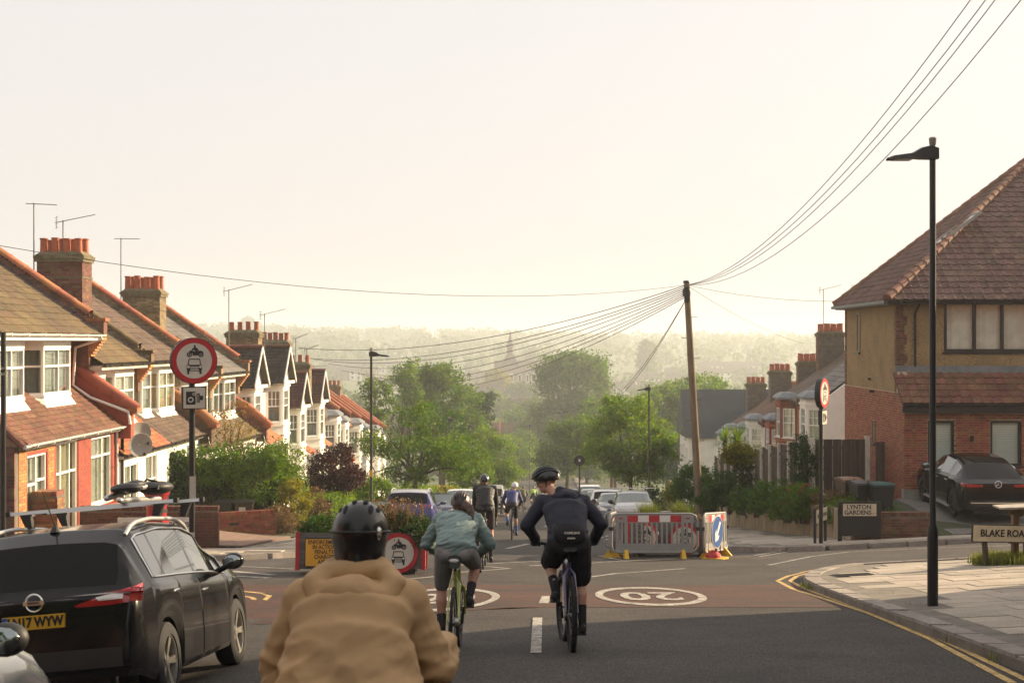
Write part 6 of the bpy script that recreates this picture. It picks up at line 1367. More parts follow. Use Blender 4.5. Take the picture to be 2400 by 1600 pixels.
def car(kind, label, M, pm, rimm=rim_m, spokes=5, st=.07, plate=None, rear=True, front=True, clad=None, chrome_trim=False, name='parked_car', glassm=car_glass, scr=screen_glass, group=None, rails=None, tail='block', headc=None, roofm=None, mirror=True, handles=True):
    S = SPEC[kind]; L, W, ax, rw, gc = S['L'], S['W'], S['ax'], S['rw'], S['gc']; hw = W / 2; top = sorted(S['top'], key=lambda p: p[0]); ra = rw + .055
    root = thing(name, label, 'van' if kind == 'van' else 'car', group=group); root.matrix_basis = M
    def plan(x): return interp([(0, .87), (.06, .925), (.2, .965), (.6, 1), (L - .9, 1), (L - .4, .955), (L - .12, .86), (L, .70)], x)
    def ring(x):
        zt = interp(top, x); w = hw * plan(x); zs = min(interp(S['belt'], x), zt - .03)
        zb = gc + .1 * ss(.5, 0, x) + .06 * ss(L - .5, L, x)
        for a in ax:
            if abs(x - a) < ra: zb = max(zb, rw + math.sqrt(ra * ra - (x - a) ** 2) * .97)
        zs = max(zs, min(zb + .12, zt)); h = max(0, zt - zs); g = ss(.12, .4, h); wr = lerp(w * .80, hw * S['wr'], g)
        return [(w * .955, zb), (w * .985, min(zb + .05, zs)), (w, lerp(zb, zs, .35)), (w * .995, lerp(zb, zs, .7)), (w * .975, lerp(zb, zs, .93)), (w * .945, zs),
                (lerp(w * .945, wr, .1), zs + h * .1), (lerp(w * .92, wr, .97 * g + .35 * (1 - g)), zt - lerp(.25 * h, .085, g)), (wr * .955, zt - lerp(.1 * h, .04, g)), (wr * .8, zt - .014 * g - .04 * h * (1 - g)), (wr * .4, zt), (0, zt + .006)]
    xs_ = sorted({round(v, 4) for v in [0, L] + [p[0] for p in top] + rng(0, L, st) + [a + s_ * ra for a in ax for s_ in (-1, 1)] + [a + s_ * ra * q for a in ax for s_ in (-1, 1) for q in (.97, .88, .7, .4)] + [v for r_ in S['sw'] for v in r_] + list(S['rw_']) + list(S['ws'])})
    rings = [ring(x) for x in xs_]; J = len(rings[0])
    def pt(i, j, sg): y, z = rings[i][j]; return (sg * y, xs_[i] - L / 2, z)
    B_, G = MB(), {}
    body_v = []; 
    for i in range(len(xs_)):
        body_v += [pt(i, j, 1) for j in range(J)] + [pt(i, j, -1) for j in range(J)]
    B_.v = body_v; CL = MB(); CL.v = list(body_v)
    for i in range(len(xs_) - 1):
        xm = (xs_[i] + xs_[i + 1]) / 2
        for s_, sg in ((0, 1), (1, -1)):
            for j in range(J - 1):
                a = i * 2 * J + s_ * J + j; f = (a, a + 2 * J, a + 2 * J + 1, a + 1); f = f if sg > 0 else f[::-1]; key = None
                if j == 6 and any(p < xm < q for p, q in S['sw']): key = ('side_window', sg, [k for k, (p, q) in enumerate(S['sw']) if p < xm < q][0])
                elif j >= 7 and S['ws'][0] < xm < S['ws'][1]: key = ('windscreen', 0, 0)
                elif j >= 8 and S['rw_'][0] < xm < S['rw_'][1]: key = ('rear_window', 0, 0)
                if key: G.setdefault(key, []).append(f)
                elif clad and j < 1: CL.f.append(f)
                else: B_.f.append(f)
    # close the two ends
    for i, fl in ((0, 1), (len(xs_) - 1, 0)):
        l = [i * 2 * J + j for j in range(J)] + [i * 2 * J + J + j for j in range(J - 1, -1, -1)]; B_.f.append(tuple(l if fl else l[::-1]))
    def sub(fs, off=0.):
        m_ = MB(); idx = {}
        for f in fs:
            for v in f:
                if v not in idx: idx[v] = len(idx); m_.v.append(body_v[v])
            m_.f.append(tuple(idx[v] for v in f))
        return m_
    bvh = BVHTree.FromPolygons(body_v, B_.f + CL.f + [f for q in G.values() for f in q])
    body = sub(B_.f).build('body', pm, root, smooth=38)
    if clad: sub(CL.f).build('sill_cladding', clad, root, smooth=38)
    for (nm, sg, k), fs in G.items(): sub(fs).build(nm, scr if nm == 'windscreen' else (priv_glass if nm == 'rear_window' else glassm), root, smooth=50)
    ub = MB(); ub.box(-hw * .62, hw * .62, -L / 2 + .15, L / 2 - .2, gc - .03, gc + .5); ub.box(-hw * .9, hw * .9, -L / 2 + ax[0] + ra, -L / 2 + ax[1] - ra, gc, gc + .2); ub.build('underbody', plast, root)
    tm, rm, dm = wheel_proto(rw, spokes, rimm)
    for a in ax:
        for sg in (1, -1):
            o = link('wheel', tm, root, T3(sg * (hw - .125), a - L / 2, rw) @ (RZ(0) if sg > 0 else RZ(math.pi))); link('rim', rm, o); link('brake_disc', dm, o)
    def proj(A, Bt, d, n=7, m_=5, off=.008):
        rows = []; d = Vector(d)
        for i in range(n + 1):
            a = Vector(interp3(A, i / n)); b = Vector(interp3(Bt, i / n)); r = []
            for k in range(m_ + 1):
                p = a.lerp(b, k / m_); h = bvh.ray_cast(p - d * 3, d); r.append((h[0] - d * off) if h[0] else p)
            rows.append(r)
        return rows
    def interp3(P_, t):
        t *= len(P_) - 1; i = min(int(t), len(P_) - 2); return Vector(P_[i]).lerp(Vector(P_[i + 1]), t - i)
    def lens(nm, m_, A, Bt, d, off=.008, par=None, n=7):
        mb = MB().sheet(proj(A, Bt, d, off=off, n=n)); mb.sheet([[tuple(Vector(q) - Vector(d) * -.03) for q in r] for r in proj(A, Bt, d, off=off, n=n)]); return mb.build(nm, m_, par or root, smooth=50)
    R_, Fy = -L / 2, L / 2; zl = .92 if kind != 'van' else .95
    if rear:
        for sg in (1, -1):
            if tail == 'qash':
                o = lens('tail_light', lens_red, [(sg * .36, R_, 0.920), (sg * .62, R_, 0.920), (sg * hw * .90, R_, 0.935)], [(sg * .33, R_, 0.935), (sg * .62, R_, 1.015), (sg * hw * .9, R_, 1.055)], (0, 1, 0), n=10)
                lens('tail_light', lens_red, [(sg * hw, R_ + .02, 0.935), (sg * hw, R_ + .16, 0.945), (sg * hw, R_ + .22, 0.995)], [(sg * hw, R_ + .05, 1.035), (sg * hw, R_ + .26, 1.065), (sg * hw, R_ + .32, 1.070)], (-sg, 0, 0), n=8)
                lens('clear_lens', lens_wht, [(sg * .54, R_, 0.960), (sg * .74, R_, 0.965)], [(sg * .51, R_, 0.990), (sg * .74, R_, 1.025)], (0, 1, 0), off=.014, par=o); lens('clear_lens', lens_wht, [(sg * hw, R_ + .06, 0.975), (sg * hw, R_ + .17, 0.990)], [(sg * hw, R_ + .06, 1.020), (sg * hw, R_ + .24, 1.045)], (-sg, 0, 0), off=.014, par=o)
            elif tail == 'claw':
                for k in range(3): lens('tail_light', lens_red, [(sg * (.42 + .13 * k), R_, .93), (sg * (.48 + .13 * k), R_, .93)], [(sg * (.45 + .13 * k), R_, 1.06), (sg * (.51 + .13 * k), R_, 1.06)], (0, 1, 0), n=3, off=.012)
            elif tail == 'strip': lens('tail_light', lens_red, [(sg * .42, R_, .93), (sg * hw * .93, R_, .92)], [(sg * .42, R_, .99), (sg * hw * .93, R_, 1.02)], (0, 1, 0)); lens('tail_light', lens_red, [(sg * hw, R_ + .03, .93), (sg * hw, R_ + .28, .98)], [(sg * hw, R_ + .04, 1.02), (sg * hw, R_ + .3, 1.02)], (-sg, 0, 0))
            else: lens('tail_light', lens_red, [(sg * hw * .68, R_, zl - .12), (sg * hw * .92, R_, zl - .12)], [(sg * hw * .66, R_, zl + .08), (sg * hw * .9, R_, zl + .1)], (0, 1, 0)); lens('tail_light', lens_red, [(sg * hw, R_ + .03, zl - .1), (sg * hw, R_ + .2, zl - .05)], [(sg * hw, R_ + .04, zl + .08), (sg * hw, R_ + .25, zl + .1)], (-sg, 0, 0))
        bp = MB(); bp.sheet(proj([(-hw * .8, R_, .42), (hw * .8, R_, .42)], [(-hw * .8, R_, .58), (hw * .8, R_, .58)], (0, 1, 0), n=12)); bp.build('rear_bumper_trim', plast, root, smooth=50)
    if front:
        for sg in (1, -1):
            z0 = interp(top, L - .25)
            lens('headlight', headc or lens_head, [(sg * hw * .50, Fy, z0 - .20), (sg * hw * .86, Fy, z0 - .16)], [(sg * hw * .48, Fy, z0 - .10), (sg * hw * .84, Fy, z0 + .01)], (0, -1, 0), n=8)
        gr_ = MB().sheet(proj([(-hw * .42, Fy, .50), (hw * .42, Fy, .50)], [(-hw * .46, Fy, .66), (hw * .46, Fy, .66)], (0, -1, 0), n=10)); gr_.build('grille', plast, root, smooth=50)
        gr_ = MB().sheet(proj([(-hw * .7, Fy, .28), (hw * .7, Fy, .28)], [(-hw * .74, Fy, .42), (hw * .74, Fy, .42)], (0, -1, 0), n=10)); gr_.build('lower_grille', plast, root, smooth=50)
    if mirror:
        xm = S['sw'][-1][1] - L / 2 - .05; i = min(range(len(xs_)), key=lambda k: abs(xs_[k] - S['sw'][-1][1]))
        for sg in (1, -1):
            y0, z0 = rings[i][6]; mm = MB(); c = (sg * (y0 + .17), xm - .02, z0 + .10)
            mm.ell(c, (.115, .075, .085), 14, 8); mm.caps((sg * (y0 - .02), xm, z0 + .0), (sg * (y0 + .12), xm, z0 + .06), .03, .03)
            o = mm.build('door_mirror', pm if kind in ('suv', 'coupe') else plast, root, smooth=60); MB().ell((c[0], c[1] - .055, c[2]), (.09, .028, .065), 14, 6).build('mirror_glass', mat('mirror_glass', (.3, .33, .33), .03, .05, 2, metal=1.), o, smooth=60)
    if handles:
        for sg in (1, -1):
            for k, (p, q) in enumerate(S['sw'][-2:]):
                x = p + .12; r = ring(x); hb = MB().caps((sg * (r[4][0] + .012), x - L / 2 - .08, r[4][1] - .07), (sg * (r[4][0] + .012), x - L / 2 + .09, r[4][1] - .065), .014, .014, 8); hb.build('door_handle', pm if not chrome_trim else chrome, root, smooth=60)
    # door shut lines
    dl = MB()
    for sg in (1, -1):
        for x in {S['sw'][-1][1] + .06, S['sw'][-1][0] - .04, S['sw'][-2][0] - .02 if len(S['sw']) > 1 else 1}:
            r = ring(x)
            if r[0][1] < gc + .15: dl.tube([(sg * (a * 1.0 + .0005), x - L / 2, b) for a, b in r[1:6]], .005, 4)
    if dl.v: tag(dl.build('door_shut_lines', plast, root), kind='stuff')
    if chrome_trim:
        ch = MB()
        for sg in (1, -1):
            x0, x1 = S['sw'][0][0] - .06, S['sw'][-1][1] + .15
            lo_ = []; hi_ = []
            for k in range(25):
                x = lerp(x0, x1, k / 24); r = ring(x); lo_.append((sg * (r[6][0] + .006), x - L / 2, r[6][1] - .008)); hi_.append((sg * (r[7][0] + .008), x - L / 2, r[7][1] + .004))
            ch.tube(lo_ + hi_[::-1], .011, 6, loop=True)
        ch.build('window_chrome', chrome, root, smooth=60)
    if plate:
        txt, col, side = plate; h = bvh.ray_cast(Vector((0, (R_ - 2) if side < 0 else Fy + 2,   .83 if side < 0 else .5)), Vector((0, 1 if side < 0 else -1, 0)))
        y = h[0].y - .025 if side < 0 else h[0].y + .025; z =   .83 if side < 0 else .5
        PM = T3(0, y, z) @ (Matrix.Identity(4) if side < 0 else RZ(math.pi))
        o = MB().box(-.26, .26, -.006, .03, -.056, .056).build('number_plate', col, root, M=PM)
        if txt: text(o, txt, .108, sign_black, T3(.02 if col is pl_y else 0, -.008, 0) @ VERT, bold=.005, sx=.82)
        if col is pl_y: MB().box(-.258, -.215, -.0085, -.0062, -.053, .053).build('plate_band', pl_b, o)
    if rails:
        for sg in (1, -1):
            ps = []; x0, x1 = .55, S['ws'][0] + .1
            for k in range(14):
                x = lerp(x0, x1, k / 13); r = ring(x); lift = .055 * min(1, k / 1.6, (13 - k) / 1.6); ps.append((sg * (r[8][0] - .01), x - L / 2, r[8][1] + .0 + lift))
            MB().tube(ps, .019, 8).build('roof_rail', rails, root, smooth=60)
    if roofm:
        MB().sheet([[(s_ * y, x - L / 2, z + .004) for y, z in [rings[i][j] for j in (8, 9, 10, 11)] for s_ in (1,)][::1] + [(-y, x - L / 2, z + .004) for y, z in [rings[i][j] for j in (10, 9, 8)]] for i, x in enumerate(xs_) if S['rw_'][1] < x < S['ws'][0]]).build('roof_panel', roofm, root, smooth=50)
    return root, ring, bvh, xs_
def on_road(x, y, ang, h=0.): return slope_frame((x, y), ang, h)
p_black = paint('black_paint', (.006, .006, .007), .18); p_white = paint('white_paint', (.72, .72, .70)); p_silver = paint('silver_paint', (.46, .46, .48)); p_blue = paint('deep_blue_paint', (.03, .03, .16)); p_grey = paint('grey_paint', (.10, .105, .115)); p_navy = paint('navy_paint', (.02, .025, .06)); p_red = paint('maroon_paint', (.22, .02, .02)); p_dsil = paint('dark_silver', (.2, .21, .22))
# nearest: black SUV with roof bars
qx, qy = -3.80, 11.62 + 2.19
Q, qring, qb, _ = car('suv', 'black compact SUV with roof bars parked at the left kerb, nearest whole car', on_road(qx, qy, -TH * 1), p_black, rimm=mat('two_tone_rim', (.5, .48, .44), .3, .2, 6, metal=.85), spokes=5, st=.05, plate=('LN17 WYW', pl_y, -1), clad=plast, chrome_trim=True, rails=silver_bar, tail='qash')
L_ = SPEC['suv']['L']
badge = MB().tube([(.07 * math.cos(a), 0, .07 * math.sin(a)) for a in [2 * math.pi * i / 24 for i in range(24)]], .011, 6, loop=True); h = qb.ray_cast(Vector((0, -4, .985)), Vector((0, 1, 0)))[0]
bo = badge.build('badge', chrome, Q, smooth=60, M=T3(0, h.y - .015, .985)); MB().box(-.088, .088, -.012, .005, -.017, .017).build('badge_bar', chrome, bo); text(bo, 'NISSAN', .03, sign_black, T3(0, -.014, 0) @ VERT, bold=.001)
an = MB(); an.lathe([(.05, 0), (.03, .04), (.012, .06)], 12); an.tube([(0, 0, .05), (-.02, -.22, .36)], [.006, .003], 5); an.build('antenna', plast, Q, M=T3(0, -L_ / 2 + .62, 1.55))
for yy in (-.55, .42):
    b = MB(); z = 1.735; b.hexa([(-.80, yy - .03, z), (.80, yy - .03, z), (.80, yy + .03, z), (-.80, yy + .03, z), (-.80, yy - .018, z + .032), (.80, yy - .018, z + .032), (.80, yy + .018, z + .032), (-.80, yy + .018, z + .032)]); b.build('roof_bar', silver_bar, Q)
    for sg in (1, -1): MB().hexa([(sg * .60 - .03, yy - .04, 1.60), (sg * .60 + .03, yy - .04, 1.60), (sg * .60 + .03, yy + .04, 1.60), (sg * .60 - .03, yy + .04, 1.60), (sg * .64 - .05, yy - .03, z), (sg * .64 + .05, yy - .03, z), (sg * .64 + .05, yy + .03, z), (sg * .64 - .05, yy + .03, z)]).build('bar_foot', plast, Q); MB().box(sg * .80 - .02, sg * .80 + .02, yy - .035, yy + .035, z - .005, z + .04).build('bar_end', plast, Q)
cr = thing('bicycle_roof_carrier', 'folded black bicycle carrier on the roof bars of the SUV', 'carrier'); cr.matrix_basis = Q.matrix_basis @ T3(.30, -.05, 1.775)
MB().caps((0, -.62, .02), (0, .7, .02), .028, .028, 8).build('rail_tray', silver_bar, cr, smooth=60); MB().caps((-.16, -.5, .05), (.0, .0, .14), .03, .03, 8).caps((0, 0, .14), (.04, .45, .15), .03, .02, 8).build('frame_arm', silver_bar, cr, smooth=60)
MB().ell((.0, -.38, .13), (.15, .2, .055), 14, 8).build('wheel_holder', plast, cr, smooth=60); MB().ell((.06, .4, .13), (.17, .24, .07), 14, 8).build('wheel_holder', plast, cr, smooth=60); MB().ell((-.05, .1, .17), (.09, .16, .05), 12, 8).build('clamp', plast, cr, smooth=60); MB().tube([(-.1, .2, .1), (0, .3, .22), (.12, .3, .18), (.16, .1, .1)], .012, 6).build('strap', plast, cr, smooth=60)
# the next car behind it, cut by the picture's edge
car('hatch', 'dark car cut off at the bottom left corner, its mirror and bonnet showing', on_road(-3.36, 6.3, -TH), p_dsil, st=.08, tail='block', scr=car_glass)
# left row
CARS = [('suv', 'dark blue SUV with silver roof parked on the left, claw tail lights', 955, 48.6, 0, p_blue, dict(tail='claw', rails=silver_bar, roofm=p_silver)), ('sedan', 'dark blue saloon facing uphill behind the blue SUV', 1022, 58.5, 1, p_navy, {}), ('suv', 'white SUV facing uphill on the left, beside the black-clad rider', 1075, 66, 1, p_white, dict(plate=('', pl_w, 1))),
        ('hatch', 'white hatchback roof further down the left row', 1093, 76, 1, p_white, {}), ('suv', 'dark teal SUV beyond the black-clad rider, left row', 1121, 86, 0, p_grey, {}), ('van', 'white van with dark rear at the end of the left row', 1153, 98, 0, p_white, {}), ('hatch', 'far silver hatchback in the left row near the bottom', 1178, 118, 0, p_silver, {}),
        ('hatch', 'silver hatchback with white roof bar facing uphill behind the barrier', 1491, 57, 1, p_silver, dict(plate=('', pl_w, 1))), ('sedan', 'dark grey coupe with twin oval headlights, right row', 1446, 63.5, 1, p_grey, dict(plate=('', pl_w, 1), headc=lens_wht)), ('suv', 'white SUV seen from behind in the right row', 1424, 70.5, 0, p_white, {}),
        ('hatch', 'silver hatchback facing uphill, fourth in the right row', 1408, 77, 1, p_silver, {}), ('suv', 'pale grey SUV facing uphill, fifth in the right row', 1392, 85, 1, p_dsil, {}), ('van', 'white van with roof rack, sixth in the right row', 1384, 95, 1, p_white, {}), ('suv', 'dark SUV farthest in the right row', 1362, 108, 1, p_black, {}),]
for kd, lb, px, d, fc, pm, kw in CARS:
    S = SPEC[kd]; y = d + S['L'] / 2; x = XP(px, d) + .025 * S['L'] / 2
    o = car(kd, lb, on_road(x, y, -TH + (math.pi if fc else 0)), pm, st=.09 if d < 75 else .14, **kw)[0]
    if 'roof bar' in lb: MB().box(-.98, .98, -.35, -.15, 1.60, 1.63).box(-.5, -.42, -.3, -.2, 1.5, 1.6).box(.42, .5, -.3, -.2, 1.5, 1.6).build('roof_bar', white_f, o)
for lb, px, d, ang, pm, kd in (('red hatchback parked across the bottom of the hill', 1270, 262, 90, p_red, 'hatch'), ('dark car parked across the bottom of the hill', 1222, 277, 90, p_grey, 'sedan'), ('small dark hatchback parked at the bottom, left of the dark car', 1200, 264, 80, p_navy, 'hatch')):
    y = d + 8; car(kd, lb, on_road(XP(px, y), y, R(ang)), pm, st=.2, name='distant_car', handles=False)
# corner house drive
M = on_road(12.95, 40.25, -TH); M = frame((12.95, 40.25, LGH(12.95, 40.25) + .06), (1, 0, 0), (0, math.cos(R(2)), math.sin(R(2))), (0, -math.sin(R(2)), math.cos(R(2))))
cb, _, cbv, _ = car('coupe', 'black coupe SUV parked nose-in on the corner house drive', M, p_black, spokes=9, st=.06, tail='strip', chrome_trim=True, rimm=rim_d)
rg = MB().tube([(.09 * math.cos(a), 0, .09 * math.sin(a)) for a in [2 * math.pi * i / 20 for i in range(20)]], .01, 6, loop=True)
for a in (90, 210, 330): rg.tube([(0, 0, 0), (.09 * math.cos(R(a)), 0, .09 * math.sin(R(a)))], .008, 5)
rg.build('badge', chrome, cb, smooth=60, M=T3(0, cbv.ray_cast(Vector((0, -5, 1.0)), Vector((0, 1, 0)))[0].y - .015, 1.0))
for sg in (1, -1): MB().box(sg * .95 - .05, sg * .95 + .05, -1.2, 1.1, .24, .28).build('side_step', silver_bar, cb)
MB().box(-.75, .75, -2.42, -2.38, .5, .53).build('bumper_chrome', chrome, cb)
# ---------------------------------------------------------------- street furniture
col_black = mat('black_column_paint', (.012, .011, .011), .38, .2, 6, bump=.1, bs=60)
def disc(mb, r0, r1, y0, y1, n=40):
    if r0 <= 0: mb.lathe([(r1, y0), (r1, y1)], n, frame((0, 0, 0), (1, 0, 0), (0, 0, 1), (0, -1, 0)))
    else: mb.lathe([(r0, y0), (r1, y0), (r1, y1), (r0, y1), (r0, y0)], n, frame((0, 0, 0), (1, 0, 0), (0, 0, 1), (0, -1, 0)), cap=False)
    return mb
BIKE = [(-.24, .34), (-.2, .42), (-.27, .46), (-.14, .50), (-.07, .63), (-.04, .62), (-.09, .48), (0, .44), (.08, .47), (.34, .48), (.42, .42), (.44, .33), (.36, .40), (.26, .36), (.2, .26), (-.08, .25), (-.10, .38)]
RIDER = [(-.02, .67), (.06, .66), (.16, .58), (.22, .47), (.05, .455), (-.02, .52), (-.12, .485), (-.13, .515), (-.04, .57)]
def pictogram(parent, r, y):
    """motorcycle above a motor car, black on white"""
    f = lambda p, q, t: (p * r, t, q * r); k = MB(); w = MB()
    for cx in (-.24, .31):
        k.lathe([(.07 * r, 0), (.125 * r, 0), (.125 * r, .004), (.07 * r, .004), (.07 * r, 0)], 20, frame((cx * r, y, .30 * r), (1, 0, 0), (0, 0, 1), (0, -1, 0)), cap=False); k.lathe([(.045 * r, 0), (.045 * r, .004)], 14, frame((cx * r, y, .30 * r), (1, 0, 0), (0, 0, 1), (0, -1, 0)))
    k.prism(BIKE, f, y, y - .004); k.prism(RIDER, f, y - .0005, y - .005); k.lathe([(.052 * r, 0), (.052 * r, .004)], 14, frame((.02 * r, y, .71 * r), (1, 0, 0), (0, 0, 1), (0, -1, 0)))
    k.prism([(-.32, -.21), (-.28, .06), (-.25, .10), (.25, .10), (.28, .06), (.32, -.21), (.27, -.2), (.24, .055), (-.24, .055), (-.27, -.2)], f, y, y - .004); k.prism([(-.37, -.24), (-.33, -.19), (.33, -.19), (.37, -.24), (.36, -.44), (.3, -.49), (-.3, -.49), (-.36, -.44)], f, y - .0005, y - .0045)
    for s_ in (-1, 1): k.prism([(s_ * .24, -.48), (s_ * .34, -.46), (s_ * .34, -.62), (s_ * .32, -.64), (s_ * .26, -.64), (s_ * .24, -.62)], f, y, y - .004); w.lathe([(.065 * r, 0), (.065 * r, .003)], 16, frame((s_ * .29 * r, y - .0047, -.29 * r), (1, 0, 0), (0, 0, 1), (0, -1, 0)))
    for q in (-.30, -.37, -.44): w.box(-.2 * r, .2 * r, y - .0075, y - .0047, (q - .017) * r, (q + .017) * r)
    k.build('symbol', sign_black, parent); w.build('symbol_detail', sign_white, parent)
def prohibition(parent, r, M, depth=.14, box=True):
    b = disc(MB(), 0, r * 1.02, 0, -depth).build('sign_box', sign_black, parent, smooth=40, M=M)
    disc(MB(), r * .78, r, .001, .006).build('red_ring', sign_red, b, smooth=40); disc(MB(), 0, r * .785, .001, .004).build('white_face', sign_white, b, smooth=40); pictogram(b, r * .92, -.0045)
    return b
def camera_plate(parent, s, M, depth=.1):
    b = MB().box(-s * .55, s * .55, 0, depth, -s * .52, s * .52).build('camera_sign_box', sign_black, parent, M=M)
    MB().box(-s * .5, s * .5, -.004, -.001, -s * .47, s * .47).build('white_face', sign_white, b)
    k = MB(); k.box(-s * .38, s * .05, -.008, -.0042, -s * .3, s * .3)
    for x in (.1, .16, .22): k.box(s * x, s * (x + .035), -.008, -.0042, -s * .22, s * .22)
    k.box(s * .26, s * .4, -.008, -.0042, -s * .1, s * .1); k.build('symbol', sign_black, b)
    w = MB()
    for (x, z, r) in ((-.17, -.08, .13), (-.02, .18, .07)): w.lathe([(s * r * .6, 0), (s * r, 0), (s * r, .002), (s * r * .6, .002), (s * r * .6, 0)], 18, frame((s * x, -.0083, s * z), (1, 0, 0), (0, 0, 1), (0, -1, 0)), cap=False)
    w.build('symbol_detail', sign_white, b)
def pole_sign(label, x, y, zc, r, rz, ph=None, name='road_sign'):
    z0 = RP(x, y) + .1; o = thing(name, label, 'sign', (x, y, z0), rz)
    MB().lathe([(.05, -.2), (.05, zc - z0 - r * .6)], 14).build('post', col_black, o, smooth=60)
    prohibition(o, r, T3(.02, -.09, zc - z0)); camera_plate(o, .36 * r / .375, T3(.02, -.09, zc - z0 - r - .24 * r / .375))
    return o
SL = pole_sign('round red ringed no-motor-vehicles sign with camera plate on left pole', XP(450, 23.6), 23.6, ZP(845, 23.6), .375, R(24))
cl = MB().box(-.051, .053, -.054, -.05, 1.35, 1.75).build('pale_sticker', sign_white, SL); MB().box(-.03, .03, -.055, -.051, .75, .82).build('sticker', sign_white, SL)
SR = pole_sign('round no-motor-vehicles sign seen almost edge-on, right pole', XP(1924, 36.0), 36.0, ZP(921, 36), .375, R(60))
# lamp columns
def lamp(label, x, y, head, H=5.8, s=1., name='street_lamp'):
    o = thing(name, label, 'lamp post', (x, y, RP(x, y) + .1))
    MB().lathe([(.068, -.3), (.068, .95), (.06, 1.0), (.042, 1.06), (.04, H)], 14).build('column', col_black, o, smooth=50)
    h = MB(); d = head
    h.sheet([[(d * u_, w_, H + z_) for w_, z_ in ((-hw_, zb), (-hw_ * .9, zt), (0, zt + .012), (hw_ * .9, zt), (hw_, zb), (0, zb - .01))] for u_, hw_, zb, zt in ((-.07, .05, -.03, .1), (.02, .07, -.04, .13), (.15, .09, -.035, .10), (.27, .13, -.02, .03), (.5, .12, -.045, .0), (.58, .07, -.05, -.03))], closed=True); h.build('lamp_head', col_black, o, smooth=50)
    MB().lathe([(.03, .12), (.045, .16), (.05, .23), (.03, .245)], 12, T3(-d * .0, 0, H)).build('photocell', mat('photocell', (.25, .22, .2), .4, .2, 5), o, smooth=50); MB().box(d * .28, d * .52, -.09, .09, H - .052, H - .04).build('lens', lens_wht, o)
    return o
lamp('tall black street lamp on the near right pavement', XP(2186, 18.2), 18.2, -1, 5.75)
lamp('black street lamp on the left pavement above the hedges', XP(870, 46.4), 46.4, 1, 5.85); lamp('black street lamp among the left street trees', XP(1053, 92), 92, 1, 5.9); lamp('second black street lamp beyond the left street trees', XP(1099, 118), 118, 1, 6.6)
lamp('black street lamp beside the right street tree', XP(1521, 69), 69, -1, 6.3); lamp('distant thin street lamp at the bottom of the hill', XP(1241, 200), 200, 1, 9.5)
MB().box(-.045, .045, -.046, -.042, 1.9, 2.1).build('yellow_notice', sign_yel, bpy.data.objects['street_lamp.001']); wp = thing('signal_post', 'plain black post at the far left edge', 'post', (XP(8, 30), 30, RP(XP(8, 30), 30) + .1)); MB().lathe([(.055, -.2), (.055, ZP(778, 30) - wp.location.z)], 12).build('post', col_black, wp, smooth=50)
for k in (0, .12): MB().lathe([(.065, 3.9 + k), (.065, 3.95 + k)], 12).build('clamp', chrome, wp)
bl = thing('road_sign', 'black back of a round sign on a pole among the parked cars', 'sign', (XP(1358, 80), 80, RP(XP(1358, 80), 80)), R(180)); zc = ZP(1079, 80) - bl.location.z
MB().lathe([(.04, -.1), (.04, zc)], 10).build('post', col_black, bl); disc(MB(), 0, .30, 0, -.08).build('sign_disc', sign_black, bl, M=T3(0, -.06, zc)); MB().box(-.05, .05, .03, .08, zc - .05, zc + .1).build('lamp_unit', lens_wht, bl)
bo_ = thing('bollard', 'black bollard with pale band on a kerb island, left of centre', 'bollard', (XP(1176, 84), 84, RP(XP(1176, 84), 84) + .1)); MB().lathe([(.1, -.1), (.1, .12), (.085, .15), (.08, .95), (.09, .97), (.06, 1.04)], 14).build('post', col_black, bo_, smooth=50); MB().lathe([(.088, .8), (.088, .9)], 14).build('band', sign_white, bo_)
isl = MB(); drape(isl, [(X(-3.6, 83), 83), (X(-2.3, 83), 83), (X(-2.3, 86), 86), (X(-3.6, 86), 86)], lambda x, y: RP(x, y) + .1, (), (), skirt=.2); tag(isl.build('kerb_island', kerb_m), kind='structure')
# timber planters with signs
pl_wood = mat('weathered_planter_wood', (.14, .125, .11), .9, .3, 4, bump=.5, bs=30, island=.15, stretch=(.4, 3, 3)); red_edge = mat('planter_red_edge', (.42, .02, .025), .5, .12, 4)
def planter(label, x0, y0, w, d, h, ang, n=7, feet=.1):
    o = thing('planter', label, 'planter', group=None); M = slope_frame((x0, y0), ang, 0); o.matrix_basis = M
    k = (h - feet) / n; pm_ = MB().box(0.03, w - .03, 0, .03, .004, k - .004).mesh('plank', pl_wood); ps = MB().box(0, .03, 0.03, d - .03, .004, k - .004).mesh('plank', pl_wood)
    for i in range(n):
        z = feet + i * k
        link('plank', pm_, o, T3(0, rnd.uniform(0, .006), z)); link('plank', pm_, o, T3(0, d - .03, z)); link('plank', ps, o, T3(0, 0, z)); link('plank', ps, o, T3(w - .03, 0, z))
    for x in (0, w):
        for y in (0, d): MB().box(x - .045 if x else -.03, x + .03 if x else .045, y - .035 if not y else y - .05, y + .05 if not y else y + .035, feet - .02, h + .01).build('red_corner', red_edge, o)
    for x in (.25, w - .35): MB().box(x, x + .18, .1, d - .1, -.02, feet).build('foot', sign_black, o)
    MB().box(.03, w - .03, .03, d - .03, h - .12, h - .08).build('soil', soil_m, o); MB().box(.03, w - .03, .03, d - .03, feet, feet + .02).build('base', plast, o)
    return o
PX0, PD = XP(694, 26.6), 26.7
P1 = planter('timber planter with red corners, yellow penalty notice and round sign, left of centre', PX0, PD, 2.38, .85, .78, R(.5))
yb = MB().box(.16, .86, -.03, -.005, .16, .66).build('notice_plate', sign_yel, P1); MB().box(.145, .875, -.028, -.003, .145, .675).build('notice_edge', sign_black, yb)
for i, t in enumerate(('ENFORCEMENT', 'IN ACTION', 'PENALTY', 'CHARGES', 'APPLY')): text(yb, t, .105, sign_black, T3(.51, -.033, .60 - .092 * i) @ VERT, bold=.002, sx=.82)
